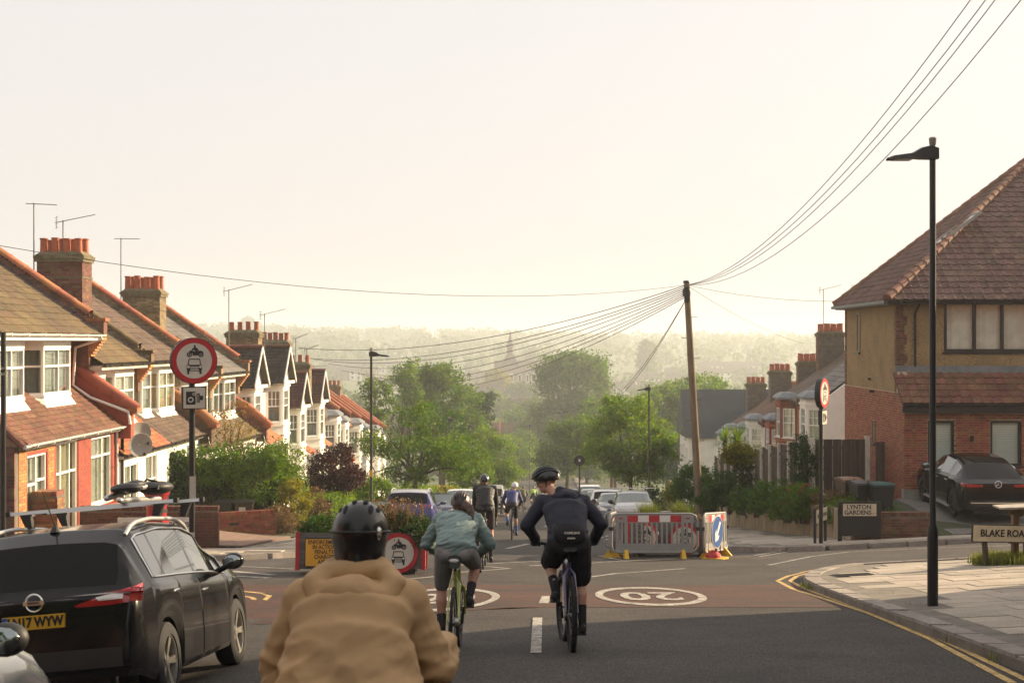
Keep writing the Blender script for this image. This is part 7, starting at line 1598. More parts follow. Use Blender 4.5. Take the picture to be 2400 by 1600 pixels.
prohibition(P1, .375, T3(1.90, -.02, .40), depth=.015)
P2 = planter('timber planter with tilted round signs behind the grey barrier', 2.75, 33.75, 2.2, .85, .82, R(4)); prohibition(P2, .36, T3(.45, -.05, .45) @ RZ(R(-50)) @ Matrix.Rotation(R(10), 4, 'Y'), depth=.015); prohibition(P2, .375, T3(1.35, -.08, .40) @ Matrix.Rotation(R(4), 4, 'Y'), depth=.015)
# plants in the planters
def on(o, x, y, z): return o.matrix_basis @ Vector((x, y, z))
c = on(P1, .55, .4, .78); bush('planter_shrub', 'leafy green plant spilling over the left end of the left planter', c.x, c.y, c.z, [((0, 0, .1), (.48, .35, .2)), ((-.35, -.1, -.05), (.22, .25, .16))], L_hedge, 60, 60, .12, .055, lo=.3)
c = on(P1, 1.85, .4, .78); bush('planter_shrub', 'dense dark trailing evergreen over the right end of the left planter', c.x, c.y, c.z, [((0, 0, .12), (.68, .45, .24)), ((.5, -.15, .05), (.36, .33, .26)), ((.48, -.42, -.06), (.17, .12, .14))], L_dark, 150, 80, .11, .04, lo=.3)
t = tuft('dry_stalks', 'upright dry brown flower stalks in the left planter', *on(P1, 1.75, .4, .85), 260, .55, (1.3, .6), L_dry, .006, cat='plant', lean=.25)
pts = ellpts((0, 0, .38), (.62, .3, .22), 500); o = tag(link('seed_heads', leafmesh('seed_heads', pts, .05, L_dry), t), kind='stuff')
for i, (x, lb) in enumerate(((.55, 'feathery ornamental grass in the right planter, left tuft'), (1.35, 'feathery ornamental grass in the right planter, right tuft'))):
    tuft('ornamental_grass', lb, *on(P2, x, .4, .72), 520, .62, (.5, .4), L_grass, .007, cat='grass', lean=.7)
tuft('ornamental_grass', 'brown sedge at the right end of the right planter', *on(P2, 2.0, .4, .72), 260, .3, (.4, .4), L_dry, .007, lean=.9)
# grey pedestrian barriers
bar_g = mat('grey_barrier_plastic', (.27, .262, .255), .5, .12, 4, bump=.1, bs=40); foot_y = mat('yellow_barrier_foot', (.62, .38, .02), .55, .12, 5)
def barrier(label, p, ang, W=2.0, H=.88):
    o = thing('pedestrian_barrier', label, 'barrier'); o.matrix_basis = slope_frame(p, ang, .14); fr = MB()
    out = [(.14, 0), (.04, .05), (0, .15), (0, H - .15), (.05, H - .04), (.16, H), (W - .16, H), (W - .05, H - .04), (W, H - .15), (W, .15), (W - .04, .05), (W - .14, 0)]
    fr.tube([(a, 0, b) for a, b in out], .028, 8, loop=True); fr.box(.1, W - .1, -.018, .018, .0, .2); fr.box(.08, W - .08, -.018, .018, H - .2, H - .02); fo = fr.build('frame', bar_g, o, smooth=50)
    sl = MB().box(-.022, .022, -.02, .02, .19, H - .19).mesh('slat', bar_g)
    for i in range(16): link('slat', sl, o, T3(.13 + i * (W - .26) / 15, 0, 0))
    n = 5; w = (W - .75) / n
    for i in range(n): MB().box(.37 + i * w, .37 + (i + 1) * w, -.024, -.019, H - .185, H - .035).build('reflective_strip', sign_red if i % 2 == 0 else mat('reflective_white', (.7, .68, .64), .4, .05, 3), o)
    for x in (.22, W - .22): MB().ell((x, -.02, H - .1), (.05, .006, .02), 12, 6).build('red_reflector', sign_red, o)
    for x in (.34, W - .34):
        MB().hexa([(x - .05, -.22, -.15), (x + .05, -.22, -.15), (x + .05, .22, -.15), (x - .05, .22, -.15), (x - .04, -.04, .06), (x + .04, -.04, .06), (x + .04, .04, .06), (x - .04, .04, .06)]).build('foot', foot_y, o); MB().box(x - .03, x + .03, -.026, .026, .0, H - .02).build('upright', bar_g, o)
    for x in (.0, W): MB().box(x - .05, x + .05, -.035, .035, .5, .58).build('clip', sign_black, o)
    return o
b0 = GP(1433, 1308); barrier('long grey pedestrian barrier with red and white strip, facing the camera', b0, R(1.5))
barrier('short looking grey barrier turned away at the right end', (4.42, 32.75), R(66)); barrier('rear grey barrier behind the right planter', (2.3, 35.4), R(2)); barrier('side grey barrier at the left end of the right planter', (2.28, 32.95), R(82))
ar = thing('road_sign', 'blue keep-left arrow sign leaning on the turned barrier', 'sign', (4.62, 32.62, RP(4.6, 32.6)), R(62)); zc = .62
disc(MB(), 0, .375, .0, -.02).build('sign_disc', sign_white, ar, smooth=40, M=T3(0, -.1, zc)); disc(MB(), 0, .355, .001, .004).build('blue_face', sign_blue, ar, smooth=40, M=T3(0, -.1, zc))
a_ = MB(); f = lambda p, q, t: (p * math.cos(R(-38)) - q * math.sin(R(-38)), t, p * math.sin(R(-38)) + q * math.cos(R(-38))); a_.prism([(-.045, .27), (.045, .27), (.045, -.08), (.13, -.0), (.13, -.12), (0, -.27), (-.13, -.12), (-.13, -.0), (-.045, -.08)], f, -.005, -.008); a_.build('arrow', mat('arrow_white', (.7, .69, .66), .5, .05, 3), ar, M=T3(0, -.1, zc))
MB().box(-.03, .03, -.09, -.05, -.05, zc + .2).build('stand', plast, ar); MB().lathe([(.2, 0), (.17, .1), (.06, .2)], 14).build('red_base', sign_red, ar); MB().box(-.2, .2, -.3, .2, -.02, .04).build('yellow_foot', foot_y, ar)
# telegraph poles and wires
tp = thing('telegraph_pole', 'leaning wooden telegraph pole carrying a fan of wires, right pavement', 'telegraph pole', (XP(1642, 52), 52, RP(XP(1642, 52), 52) + .1)); tz = ZP(660, 52) - tp.location.z; lx = XP(1609, 52) - tp.location.x
pole_m = mat('pole_wood', (.20, .145, .09), .9, .35, 5, bump=.6, bs=25, stretch=(1, 1, .2))
MB().tube([(0, 0, -.3), (lx * .35, 0, tz * .35), (lx * .7, 0, tz * .7), (lx, 0, tz)], [.15, .14, .125, .105], 14).build('pole', pole_m, tp, smooth=60); TOPP = Vector(tp.location) + Vector((lx, 0, tz - .12))
hw_ = MB(); hw_.lathe([(.13, -.55), (.15, -.5), (.15, -.3), (.13, -.25)], 12, T3(lx, 0, tz)); hw_.lathe([(.12, -.05), (.13, .0), (.1, .04)], 12, T3(lx, 0, tz)); hw_.box(lx - .1, lx + .1, -.16, -.1, tz - .75, tz - .2); hw_.build('pole_cap_fittings', col_black, tp, smooth=50)
for i in range(8):
    z = tz - 1.3 - i * .75 if i < 8 else 0; s_ = (-1) ** i; xx = lx * z / tz
    if z > 2.2: MB().tube([(xx, 0, z), (xx + s_ * .3, -.05, z), (xx + s_ * .3, -.05, z + .04)], .012, 5).build('step_iron', col_black, tp)
tp2 = thing('telegraph_pole', 'telegraph pole outside the picture on the near right pavement', 'telegraph pole', (8.16, 20, RP(8.16, 20) + .1)); MB().tube([(0, 0, -.3), (0, 0, 10.1)], [.15, .11], 12).build('pole', pole_m, tp2, smooth=60); E2 = Vector((8.16, 20, 8.0))
tp3 = thing('telegraph_pole', 'short telegraph pole top above the right street tree', 'telegraph pole', (XP(1434, 104), 104, RP(XP(1434, 104), 104) + .1)); z3 = ZP(926, 104) - tp3.location.z; MB().tube([(0, 0, -.3), (0, 0, z3)], [.15, .11], 10).build('pole', pole_m, tp3); MB().lathe([(.16, -.9), (.18, -.8), (.18, -.35), (.14, -.3)], 10, T3(0, 0, z3)).build('pole_cap_fittings', col_black, tp3); T3P = Vector(tp3.location) + Vector((0, 0, z3 - .2))
wire_m = mat('telephone_wire', (.03, .028, .026), .6, .1, 3)
def wire(label, a, b, sag, r=.013, n=24, grp=None):
    a, b = Vector(a), Vector(b); ps = []
    for i in range(n + 1):
        t = i / n; p = a.lerp(b, t); p.z -= sag * 4 * t * (1 - t); ps.append(p)
    return tag(MB().tube(ps, r, 5).build('telephone_wire', wire_m, smooth=60), label, 'wire', grp)
for i, (dx, dz, sg) in enumerate(((-.32, .12, 1.28), (-.12, .02, 1.32), (.0, -.02, 1.4), (.22, -.3, 1.5))): wire('black wire of the bundle sweeping from the pole to the top right corner', TOPP, E2 + Vector((dx, 0, dz + .3)), sg, .009, grp='wires to the top right')
wire('single thin wire crossing the sky to the left edge', TOPP, P(-80, 562, 30), .75, .008)
for i, (px, py, d) in enumerate(((700, 815, 74), (712, 838, 78), (735, 842, 84), (770, 852, 90), (800, 868, 96), (842, 876, 102), (860, 884, 108), (905, 892, 118))): wire('wire of the fan running from the pole to the left terrace roofs', TOPP + Vector((0, 0, -.06 * i)), P(px, py, d), .9 + .12 * i, .015, grp='wires to the left roofs')
wire('faint wire from the pole top to the corner house roof', TOPP, P(1962, 706, 47), .15, .007); wire('faint wire from the pole to the right hand chimneys', TOPP, P(1885, 805, 76), .25, .009)
for i in (0, 1): wire('pair of wires dropping from the pole towards the valley', TOPP + Vector((0, 0, -.5)), T3P + Vector((i * .3, 0, 0)), .5, .014, grp='wires to the second pole')
for i in (0, 1): wire('slack wire from the second pole across the big tree', T3P, P(1200, 960 - 20 * i, 150), .8, .02, grp='slack wires over the street')
# ---------------------------------------------------------------- bicycles and riders
skin = mat('skin', (.50, .27, .19), .55, .12, 9, bump=.1, bs=80); skin2 = mat('skin_tanned', (.42, .21, .14), .55, .12, 9, bump=.1, bs=80)
hair_m = mat('brown_hair', (.06, .022, .012), .55, .4, 40, stretch=(6, 6, .6)); spoke_m = mat('spoke_steel', (.35, .34, .33), .35, .1, 5, metal=.9)
lycra_k = mat('black_lycra', (.008, .008, .009), .6, .2, 6); fab_k = mat('black_cloth', (.009, .009, .01), .85, .2, 8, bump=.3, bs=60)
def ik(a, b, l1, l2, pole):
    a, b = Vector(a), Vector(b); d = b - a; L = min(d.length, (l1 + l2) * .995); t = d.normalized(); x = (l1 * l1 - l2 * l2 + L * L) / (2 * L); h = math.sqrt(max(0, l1 * l1 - x * x))
    p = Vector(pole); p = (p - t * p.dot(t)).normalized(); return a + t * x + p * h
def bicycle(label, M, style, fm, sz, cr=0., wr=.34, tw=.016, bar_y=.50, bar_z=.93, steer=0., bw=.21, lod=0, taping=None):
    o = thing('bicycle', label, 'bicycle'); o.matrix_basis = M; A = frame((0, 0, 0), (0, 1, 0), (0, 0, 1), (1, 0, 0)); n = 40 if not lod else 18
    tm = MB().tube([(0, wr * math.cos(2 * math.pi * i / n), wr * math.sin(2 * math.pi * i / n)) for i in range(n)], tw, 8, loop=True)
    if style == 'mtb':
        for i in range(56):
            a = 2 * math.pi * i / 56
            for s_ in (-.5, .5): tm.cbox((s_ * tw * 1.1, (wr + tw * .8) * math.cos(a + s_ * .05), (wr + tw * .8) * math.sin(a + s_ * .05)), tw * .6, tw * .5, tw * .5)
    tme = tm.mesh('wheel', tyre_m, 50); rim = MB().lathe([(wr - tw * 1.6, -.011), (wr - tw * .7, -.011), (wr - tw * .7, .011), (wr - tw * 1.6, .011), (wr - tw * 1.6, -.011)], n, A, cap=False); rme = rim.mesh('rim', plast if style == 'mtb' else rim_d, 40)
    sp = MB(); sp.lathe([(.018, -.04), (.028, -.03), (.018, -.02), (.018, .02), (.028, .03), (.018, .04)], 10, A)
    for i in range(24 if not lod else 12):
        a = 2 * math.pi * i / (24 if not lod else 12); s_ = .03 if i % 2 else -.03; sp.tube([(s_, .02 * math.cos(a + .4), .02 * math.sin(a + .4)), (0, (wr - tw) * math.cos(a), (wr - tw) * math.sin(a))], .0013 if not lod else .003, 4)
    sme = sp.mesh('spokes', spoke_m); ra, fa = Vector((0, -.43, wr)), Vector((0, .60, wr))
    for p, st_ in ((ra, 0), (fa, steer)):
        w = link('wheel', tme, o, T3(*p) @ RZ(st_)); link('rim', rme, w); link('spokes', sme, w)
    bb = Vector((0, 0, .285)); seat = Vector((0, -.19, sz - .14)); ht, hb = Vector((0, .40, bar_z - .1)), Vector((0, .45, wr + .33)); r = .018 if style == 'road' else .022
    f = MB(); f.tube([bb, seat], r, 10); f.tube([seat * 1, ht], r, 10) if style == 'road' else f.tube([seat - Vector((0, 0, .12)), ht], r, 10); f.tube([bb, hb], r * 1.2, 10); f.tube([ht + Vector((0, -.01, .04)), hb], r * 1.15, 10); f.lathe([(.03, -.04), (.03, .04)], 12, A @ T3(0, .285, 0) if False else frame(bb, (0, 1, 0), (0, 0, 1), (1, 0, 0)))
    for s_ in (-1, 1): f.tube([bb + Vector((s_ * .035, -.04, 0)), ra + Vector((s_ * .06, 0, 0))], .011, 8); f.tube([seat + Vector((s_ * .01, 0, -.06)), seat + Vector((s_ * .05, -.05, -.12)), ra + Vector((s_ * .06, 0, .02))], .008 if style == 'road' else .012, 8)
    f.build('frame', fm, o, smooth=60); k = MB()
    for s_ in (-1, 1): k.tube([hb + Vector((s_ * .03, 0, -.02)), hb + Vector((s_ * .055, .03, -.06)), fa + Vector((s_ * .055, 0, 0))], [.016, .016, .010] if style == 'road' else [.022, .022, .018], 8)
    k.tube([hb + Vector((-.055, .03, -.06)), hb + Vector((.055, .03, -.06))], .016, 8); k.build('fork', fm if style == 'road' else plast, o, smooth=60)
    hbm = MB(); c = Vector((0, bar_y - .06, bar_z)); hbm.tube([ht + Vector((0, 0, .05)), c], .015, 8)
    if style == 'road':
        hbm.tube([c + Vector((-bw, 0, 0)), c + Vector((bw, 0, 0))], .016, 8)
        for s_ in (-1, 1): hbm.tube([c + Vector((s_ * bw, 0, 0)), c + Vector((s_ * bw, .08, -.005)), c + Vector((s_ * (bw + .005), .11, -.06)), c + Vector((s_ * (bw + .01), .07, -.13)), c + Vector((s_ * (bw + .012), -.04, -.145))], .016, 8); hbm.caps(c + Vector((s_ * bw, .08, .0)), c + Vector((s_ * bw, .13, .05)), .02, .016, 8); hbm.tube([c + Vector((s_ * bw, .135, .03)), c + Vector((s_ * (bw + .01), .13, -.07))], .007, 6)
    else:
        hbm.tube([c + Vector((-.36, -.05, .02)), c + Vector((-.12, .0, .0)), c + Vector((.12, 0, 0)), c + Vector((.36, -.05, .02))], .015, 8)
        for s_ in (-1, 1): hbm.tube([c + Vector((s_ * .36, -.05, .02)), c + Vector((s_ * .23, -.025, .01))], .019, 8); hbm.tube([c + Vector((s_ * .22, .0, .01)), c + Vector((s_ * .32, .04, -.02))], .006, 6); hbm.cbox(c + Vector((s_ * .2, .0, -.015)), .03, .05, .04)
    hbm.build('handlebar', plast, o, smooth=60)
    s = MB(); s.loft([(0, -.34, sz - .03), (0, -.31, sz - .005), (0, -.22, sz), (0, -.12, sz - .005), (0, -.05, sz - .01), (0, -.03, sz - .025)], [.045, .072, .066, .03, .02, .012], [.012, .026, .026, .022, .018, .01], 14); s.build('saddle', plast, o, smooth=60)
    MB().tube([seat, Vector((0, -.2, sz - .03))], .014, 8).build('seatpost', plast, o, smooth=60)
    rp, lp = Vector((.105, .17 * math.sin(cr), .285 - .17 * math.cos(cr))), Vector((-.105, -.17 * math.sin(cr), .285 + .17 * math.cos(cr)))
    for p in (rp, lp): s_ = 1 if p.x > 0 else -1; MB().tube([bb + Vector((s_ * .06, 0, 0)), p - Vector((s_ * .03, 0, 0))], [.016, .012], 8).build('crank', plast, o, smooth=60); MB().cbox(p + Vector((s_ * .035, 0, 0)), .085, .09, .018).build('pedal', plast, o)
    cg = MB().lathe([(.075, -.002), (.095, -.002), (.095, .002), (.075, .002), (.075, -.002)], 26, frame(bb + Vector((.05, 0, 0)), (0, 1, 0), (0, 0, 1), (1, 0, 0)), cap=False)
    for a in range(5): cg.tube([bb + Vector((.05, 0, 0)), bb + Vector((.05, .08 * math.cos(a * 1.257), .08 * math.sin(a * 1.257)))], .007, 5)
    cg.build('chainring', rim_d, o); MB().lathe([(.02, -.02), (.055, -.02), (.04, .02), (.02, .02)], 18, frame(ra + Vector((.035, 0, 0)), (0, 1, 0), (0, 0, 1), (1, 0, 0))).build('cassette', spoke_m, o)
    MB().tube([bb + Vector((.05, 0, .092)), ra + Vector((.035, 0, .045))], .005, 5).tube([bb + Vector((.05, -.01, -.092)), ra + Vector((.035, .05, -.09)), ra + Vector((.035, .02, -.04))], .005, 5).cbox(ra + Vector((.05, .03, -.07)), .025, .03, .09).build('chain', plast, o)
    return o, rp, lp, c
def hand(mb, c, s_, bar=.02):
    """fist closed round a bar along x at c: palm, four unequal bent fingers and a thumb"""
    c = Vector(c); mb.ell(c + Vector((0, -.035, .022)), (.042, .04, .02), 12, 8)
    for i, (dx, l) in enumerate(((-.033, .9), (-.011, 1.05), (.011, 1.), (.033, .82))):
        ps = [c + Vector((dx, (bar + .012) * math.cos(a) * (1 if a < 4 else 1), (bar + .012) * math.sin(a))) for a in (R(115), R(60), R(5), R(-50 * l))]
        for a, b in zip(ps, ps[1:]): mb.caps(a, b, .0095, .009, 8)
    mb.caps(c + Vector((-s_ * .04, -.035, .01)), c + Vector((-s_ * .052, -.008, -.012)), .011, .009, 8); mb.caps(c + Vector((-s_ * .052, -.008, -.012)), c + Vector((-s_ * .04, .012, -.03)), .009, .008, 8)
def helmet(parent, H, col, ribs=6, lod=0, full=False, name='helmet', scale=1.):
    m = MB(); rx, ry, rz = .108 * scale, .145 * scale, .122 * scale; rows = []
    if full: rz *= 1.0; ry = .138 * scale
    nb = 9
    for i in range(nb + 1):
        a = R(lerp(-12 if not full else -62, 89, i / nb)); ca = math.cos(a) if not full or a > 0 else max(.9, math.cos(a))
        rows.append([(rx * ca * math.cos(t), ry * ca * math.sin(t) - .012 * (1 - i / nb), .03 + rz * math.sin(a) + (.02 * math.sin(t) if i == 0 and not full else (.05 * max(0, math.sin(t)) if i < 2 and full else 0))) for t in [2 * math.pi * j / 24 for j in range(24)]])
    m.sheet(rows, closed=True); m.f.append(tuple(range(nb * 24, nb * 24 + 24))); e = .012
    m.sheet([[(x * .93, y * .93, z) for x, y, z in rows[0]], rows[0]], closed=True)
    o = m.build(name, col, parent, smooth=55, M=H)
    if not lod:
        for k in range(ribs):
            x = (k - (ribs - 1) / 2) * .19 * scale / ribs; ps = []
            for i in range(11):
                a = R(lerp(8, 168, i / 10)); ps.append((x * (1.0 - .25 * abs(math.cos(a))), ry * 1.03 * -math.cos(a), .03 + rz * 1.045 * math.sin(a) * math.sqrt(max(.1, 1 - (x / rx) ** 2))))
            MB().tube(ps, [.006] + [.0115] * 9 + [.005], 6).build('rib', col, o, smooth=60)
    return o
def cyclist(label, blabel, x, y, ang, c, lod=0):
    zg_ = RP(x, y); pt_a = math.atan((RP(x, y + .3) - RP(x, y - .3)) / .6); M = T3(x, y, zg_) @ RZ(ang) @ Matrix.Rotation(pt_a, 4, 'X'); vox = (.011, .02)[min(lod, 1)]
    bike, rp, lp, bar = bicycle(blabel, M, c.get('style', 'road'), c['frame'], c.get('sz', .96), c.get('crank', 0), wr=c.get('wr', .335), tw=c.get('tw', .016), bar_z=c.get('bar_z', .94), bar_y=c.get('bar_y', .5), steer=c.get('steer', 0), lod=lod)
    o = thing('person', label, 'person'); o.matrix_basis = M; sk = c.get('skin', skin)
    hip, sh, hd = Vector(c['hip']), Vector(c['sh']), Vector(c['head']); hwid, swid = c.get('hw', .095), c.get('sw', .185); yaw = c.get('yaw', 0); pit = c.get('pitch', 0)
    if c.get('style') == 'mtb': hands = [Vector((s_ * .31, bar.y - .035, bar.z + .015)) for s_ in (1, -1)]
    else: hands = [Vector((s_ * .215, bar.y + .075, bar.z + .02)) for s_ in (1, -1)]
    J = {}
    for s_, hn, pd in ((1, hands[0], rp), (-1, hands[1], lp)):
        hj = hip + Vector((s_ * hwid, .0, -.03)); an = pd + Vector((s_ * .035, -.105, .115)); kn = ik(hj, an, .43, .425, (s_ * c.get('kneeout', .18), 1, .15))
        sj = sh + Vector((s_ * swid, 0, 0)); wr_ = hn + Vector((0, -.055, .035)); el = ik(sj, wr_, .29, .27, (s_ * c.get('elout', .7), -.45, c.get('eld', -.5))); J[s_] = (hj, kn, an, sj, el, wr_, pd, hn)
    spine = [hip + Vector((0, -.01, -.09)), hip, hip.lerp(sh, .3), hip.lerp(sh, .68), sh + Vector((0, -.01, -.02)), sh + (hd - sh) * .35]
    bend = Vector((0, -.03, .03)) * c.get('bend', 1.); spine[2] += bend; spine[3] += bend * 1.3
    def torso(mb, e, k=1.): mb.loft(spine, [.10 + e, .165 * k + e, .142 * k + e, .172 * k + e, .165 * k + e, .06 + e * .4], [.07 + e, .115 + e, .10 + e, .115 + e, .09 + e, .06 + e * .4], 20)
    def arms(mb, e, upto=1., k=1.):
        for s_ in (1, -1):
            hj, kn, an, sj, el, w_, pd, hn = J[s_]; mb.caps(sh + Vector((s_ * .06, 0, -.01)), sj, .075 + e, .062 + e * k); mb.caps(sj, el, .056 + e * k, .043 + e * k); mb.caps(el, el.lerp(w_, upto), .042 + e * k, lerp(.042, .028, upto) + e * k)
    def leg(mb, s_, e, a, b):             # along thigh+calf, parameter 0..2
        hj, kn, an = J[s_][:3]; calf = kn.lerp(an, .3) + Vector((0, -.018, 0))
        P_ = [(0, hj, .088), (.5, hj.lerp(kn, .5), .076), (.92, hj.lerp(kn, .92), .056), (1.08, kn.lerp(an, .08), .053), (1.3, calf, .058), (1.6, kn.lerp(an, .62), .043), (2, an, .034)]
        P_ = [q for q in P_ if a - .001 <= q[0] <= b + .001]
        for q, w_ in zip(P_, P_[1:]): mb.caps(q[1], w_[1], q[2] + e, w_[2] + e)
    b = MB(); torso(b, 0); arms(b, 0)
    for s_ in (1, -1):
        leg(b, s_, 0, 0, 2); hj, kn, an, sj, el, w_, pd, hn = J[s_]; b.caps(an + Vector((0, .01, -.03)), pd + Vector((s_ * .035, .07, .03)), .034, .026); b.ell(an + Vector((0, -.03, -.05)), (.03, .04, .03), 10, 6); hand(b, hn, s_) if not lod else b.ell(hn, (.04, .045, .035), 8, 6)
        b.caps(w_, hn + Vector((0, -.04, .02)), .028, .03)
    Hm = T3(*hd) @ RZ(yaw) @ Matrix.Rotation(pit, 4, 'X'); b.caps(sh + Vector((0, .0, .0)), hd - Vector((0, .02, .05)), .06, .052)
    b.ell((0, -.005, .02), (.076, .096, .10), 18, 12, Hm); b.ell((0, .03, -.06), (.054, .06, .06), 14, 8, Hm); b.ell((0, .075, -.09), (.024, .02, .02), 10, 6, Hm)
    if not lod:
        b.caps(Hm @ Vector((0, .09, .0)), Hm @ Vector((0, .113, -.035)), .009, .0135, 8)
        for s_ in (1, -1): b.ell((s_ * .079, -.01, -.01), (.012, .022, .034), 10, 6, Hm); b.ell((s_ * .035, .076, -.03), (.02, .016, .018), 8, 6, Hm); b.ell((s_ * .03, .085, .022), (.026, .012, .008), 8, 5, Hm)
        b.ell((0, .088, -.062), (.024, .012, .007), 8, 5, Hm); b.ell((0, .086, -.073), (.02, .012, .006), 8, 5, Hm)
    body = remesh(b, 'body', sk, o, vox=.0105 if not lod else .02, it=3)
    if not lod:
        for s_ in (1, -1): MB().ell((s_ * .031, .083, .006), (.013, .008, .008), 10, 6, Hm).build('eye', mat('eye_white', (.5, .47, .44), .3, .05, 3), body, smooth=60)
    # garments
    g = MB(); e = c.get('te', .014); torso(g, e, c.get('tk', 1.)); arms(g, e * .85 * c.get('armk', 1.), c.get('sleeve', .96), 1.0)
    if c.get('coat'): g.loft([hip + Vector((0, .02, -.2)), hip + Vector((0, .0, -.05)), hip.lerp(sh, .45) + Vector((0, -.02, 0)), hip.lerp(sh, .85)], [.30, .275, .235, .15], [.21, .20, .175, .12], 22)
    if c.get('collar'): g.caps(sh + (hd - sh) * .2, sh + (hd - sh) * c['collar'], .075, .068)
    amp, fr = c.get('fold', (.006, (6, 9, 15)))
    def dsp(v, n):
        q = Vector(((v.x + .45 * v.z) * fr[0], v.y * fr[1], (v.z - .35 * v.x) * fr[2])); f = 1 - 2.6 * abs(noise.noise(q)) + .5 * noise.noise(q * 2.1 + Vector((3, 1, 7))); f = f - .6 * abs(noise.noise(q * 1.7 + Vector((9, 2, 4)))); return v + n * (amp * f * (1. if not c.get('coat') else .35 + 1.3 * ss(1.22, .9, v.z)) + .002)
    tops = remesh(g, c.get('top_name', 'jersey'), c['top'], o, vox=vox, it=3, disp=dsp if amp else None)
    s = MB(); s.loft(spine[:3], [.12 + .012, .168 * c.get('hk', 1.) + .012, .146 + .012], [.085 + .012, .12 + .012, .104 + .01], 20); e2 = c.get('se', .008)
    hem = c.get('hem', .92)
    for s_ in (1, -1):
        hj, kn = J[s_][:2]; s.caps(hj, hj.lerp(kn, .5), .094 + e2, .082 + e2); s.caps(hj.lerp(kn, .5), hj.lerp(kn, hem), .082 + e2, (.062 if hem > .85 else .07) + e2 * c.get('flare', 1.)); s.ell(hip + Vector((s_ * .075, -.045, -.06)), (.09, .09, .085), 12, 8)
    if c.get('shorts'): remesh(s, 'shorts', c['shorts'], o, vox=vox, it=2, disp=(lambda v, n: v + n * (c.get('sf', .0) * noise.noise(v * 9))) if c.get('sf') else None)
    for s_ in (1, -1):
        hj, kn, an, sj, el, w_, pd, hn = J[s_]
        if c.get('sock'): MB().tube([kn.lerp(an, c.get('sockh', .6)), kn.lerp(an, .8), an, an + Vector((0, 0, -.05))], [.05, .045, .041, .042], 14).build('sock', c['sock'], o, smooth=60)
        sh_ = MB(); hl = an + Vector((0, -.055, -.085)); tz_ = pd + Vector((s_ * .035, .11, .03)); sh_.loft([hl + Vector((0, -.012, .03)), hl + Vector((0, .0, .03)), hl + Vector((0, .06, .045)), hl.lerp(tz_, .55) + Vector((0, 0, .022)), hl.lerp(tz_, .85) + Vector((0, 0, .008)), tz_ + Vector((0, 0, .0))], [.02, .036, .038, .044, .046, .02], [.03, .05, .06, .042, .032, .016], 16)
        so_ = sh_.build('shoe', c.get('shoe', plast), o, smooth=60); MB().hexa([hl + Vector((-.034, -.005, -.024)), hl + Vector((.034, -.005, -.024)), tz_ + Vector((.04, 0, -.022)), tz_ + Vector((-.04, 0, -.022)), hl + Vector((-.034, -.005, -.006)), hl + Vector((.034, -.005, -.006)), tz_ + Vector((.04, 0, -.006)), tz_ + Vector((-.04, 0, -.006))]).build('sole', c.get('sole', plast), so_)
        if c.get('glove'):
            gm_ = MB(); hand(gm_, hn, s_); gm_.caps(w_, hn + Vector((0, -.04, .02)), .033, .034); gm_.v = [tuple(Vector(v)) for v in gm_.v]; remesh(gm_, 'glove', c['glove'], o, vox=.006, it=1, disp=lambda v, n: v + n * .004)
    hel = helmet(o, Hm, c['helmet'], lod=lod, full=c.get('full', False), scale=c.get('hs', 1.), ribs=c.get('ribs', 6))
    if not lod: MB().tube([Hm @ Vector((.085, .02, .03)), Hm @ Vector((.075, .03, -.05)), Hm @ Vector((0, .05, -.115)), Hm @ Vector((-.075, .03, -.05)), Hm @ Vector((-.085, .02, .03))], .006, 6).build('chin_strap', plast, o)
    return o, bike, Hm, J, spine, tops, body
def rear_of(px, py): return GP(px, py)
# --- rider in the tan hooded jacket, nearest
tan = mat('tan_jacket', (.44, .28, .14), .8, .08, 5, bump=.15, bs=320, fs=3, fvar=.06)
TR = cyclist('person in a tan hooded jacket and black helmet riding away, nearest the camera', 'bicycle under the nearest rider in tan, mostly below the picture', -.60, 5.30, -TH, dict(frame=p_black, style='mtb', wr=.34, tw=.022, sz=.87, bar_z=.96, bar_y=.46, crank=R(60), hip=(0, -.2, .94), sh=(0, .0, 1.205), head=(0, .11, 1.435), sw=.185, te=.042, tk=1.12, top=tan, top_name='jacket', fold=(.010, (6, 5, 12)), collar=.45, armk=.95, coat=1, helmet=mat('glossy_black_helmet', (.008, .008, .009), .35, .15, 4, coat=.35, spec=.3), full=True, hs=1.03, ribs=0, shorts=fab_k, sock=fab_k, hem=.98, elout=.5, eld=-1.3, bend=.6, glove=fab_k))
o, bk, Hm, J, spn, jk, _ = TR
h = MB(); DZ = -.205
for s_ in (1, -1):
    h.caps((s_ * .09, .05, 1.255), (s_ * .15, -.06, 1.20), .045, .045); h.caps((s_ * .15, -.06, 1.20), (s_ * .10, -.165, 1.09), .045, .034); h.caps((s_ * .10, -.165, 1.09), (0, -.215, 1.0), .034, .024); h.caps((s_ * .12, -.09, 1.17), (0, -.18, 1.07), .045, .04); h.caps((s_ * .07, -.16, 1.13), (0, -.2, 1.04), .04, .03)
h.ell((0, -.12, 1.15), (.13, .08, .09), 16, 10); h.caps((-.09, -.0, 1.24), (.09, -.0, 1.24), .05, .05)
h.v = [(a, b_, c_ + .08) for a, b_, c_ in h.v]
remesh(h, 'hood', tan, o, vox=.009, it=5, disp=lambda v, n: v + n * (.009 * noise.noise(Vector((v.x * 11, v.y * 9, v.z * 12))) + .004 * noise.noise(v * 25)))
hb = MB()
for dz, dr in ((-.05, .0),): 
    ps = [Hm @ Vector((.114 * 1.0 * math.cos(t), .145 * math.sin(t) - .01, .035)) for t in [2 * math.pi * i / 32 for i in range(32)]]; hb.tube(ps, .0055, 8, loop=True)
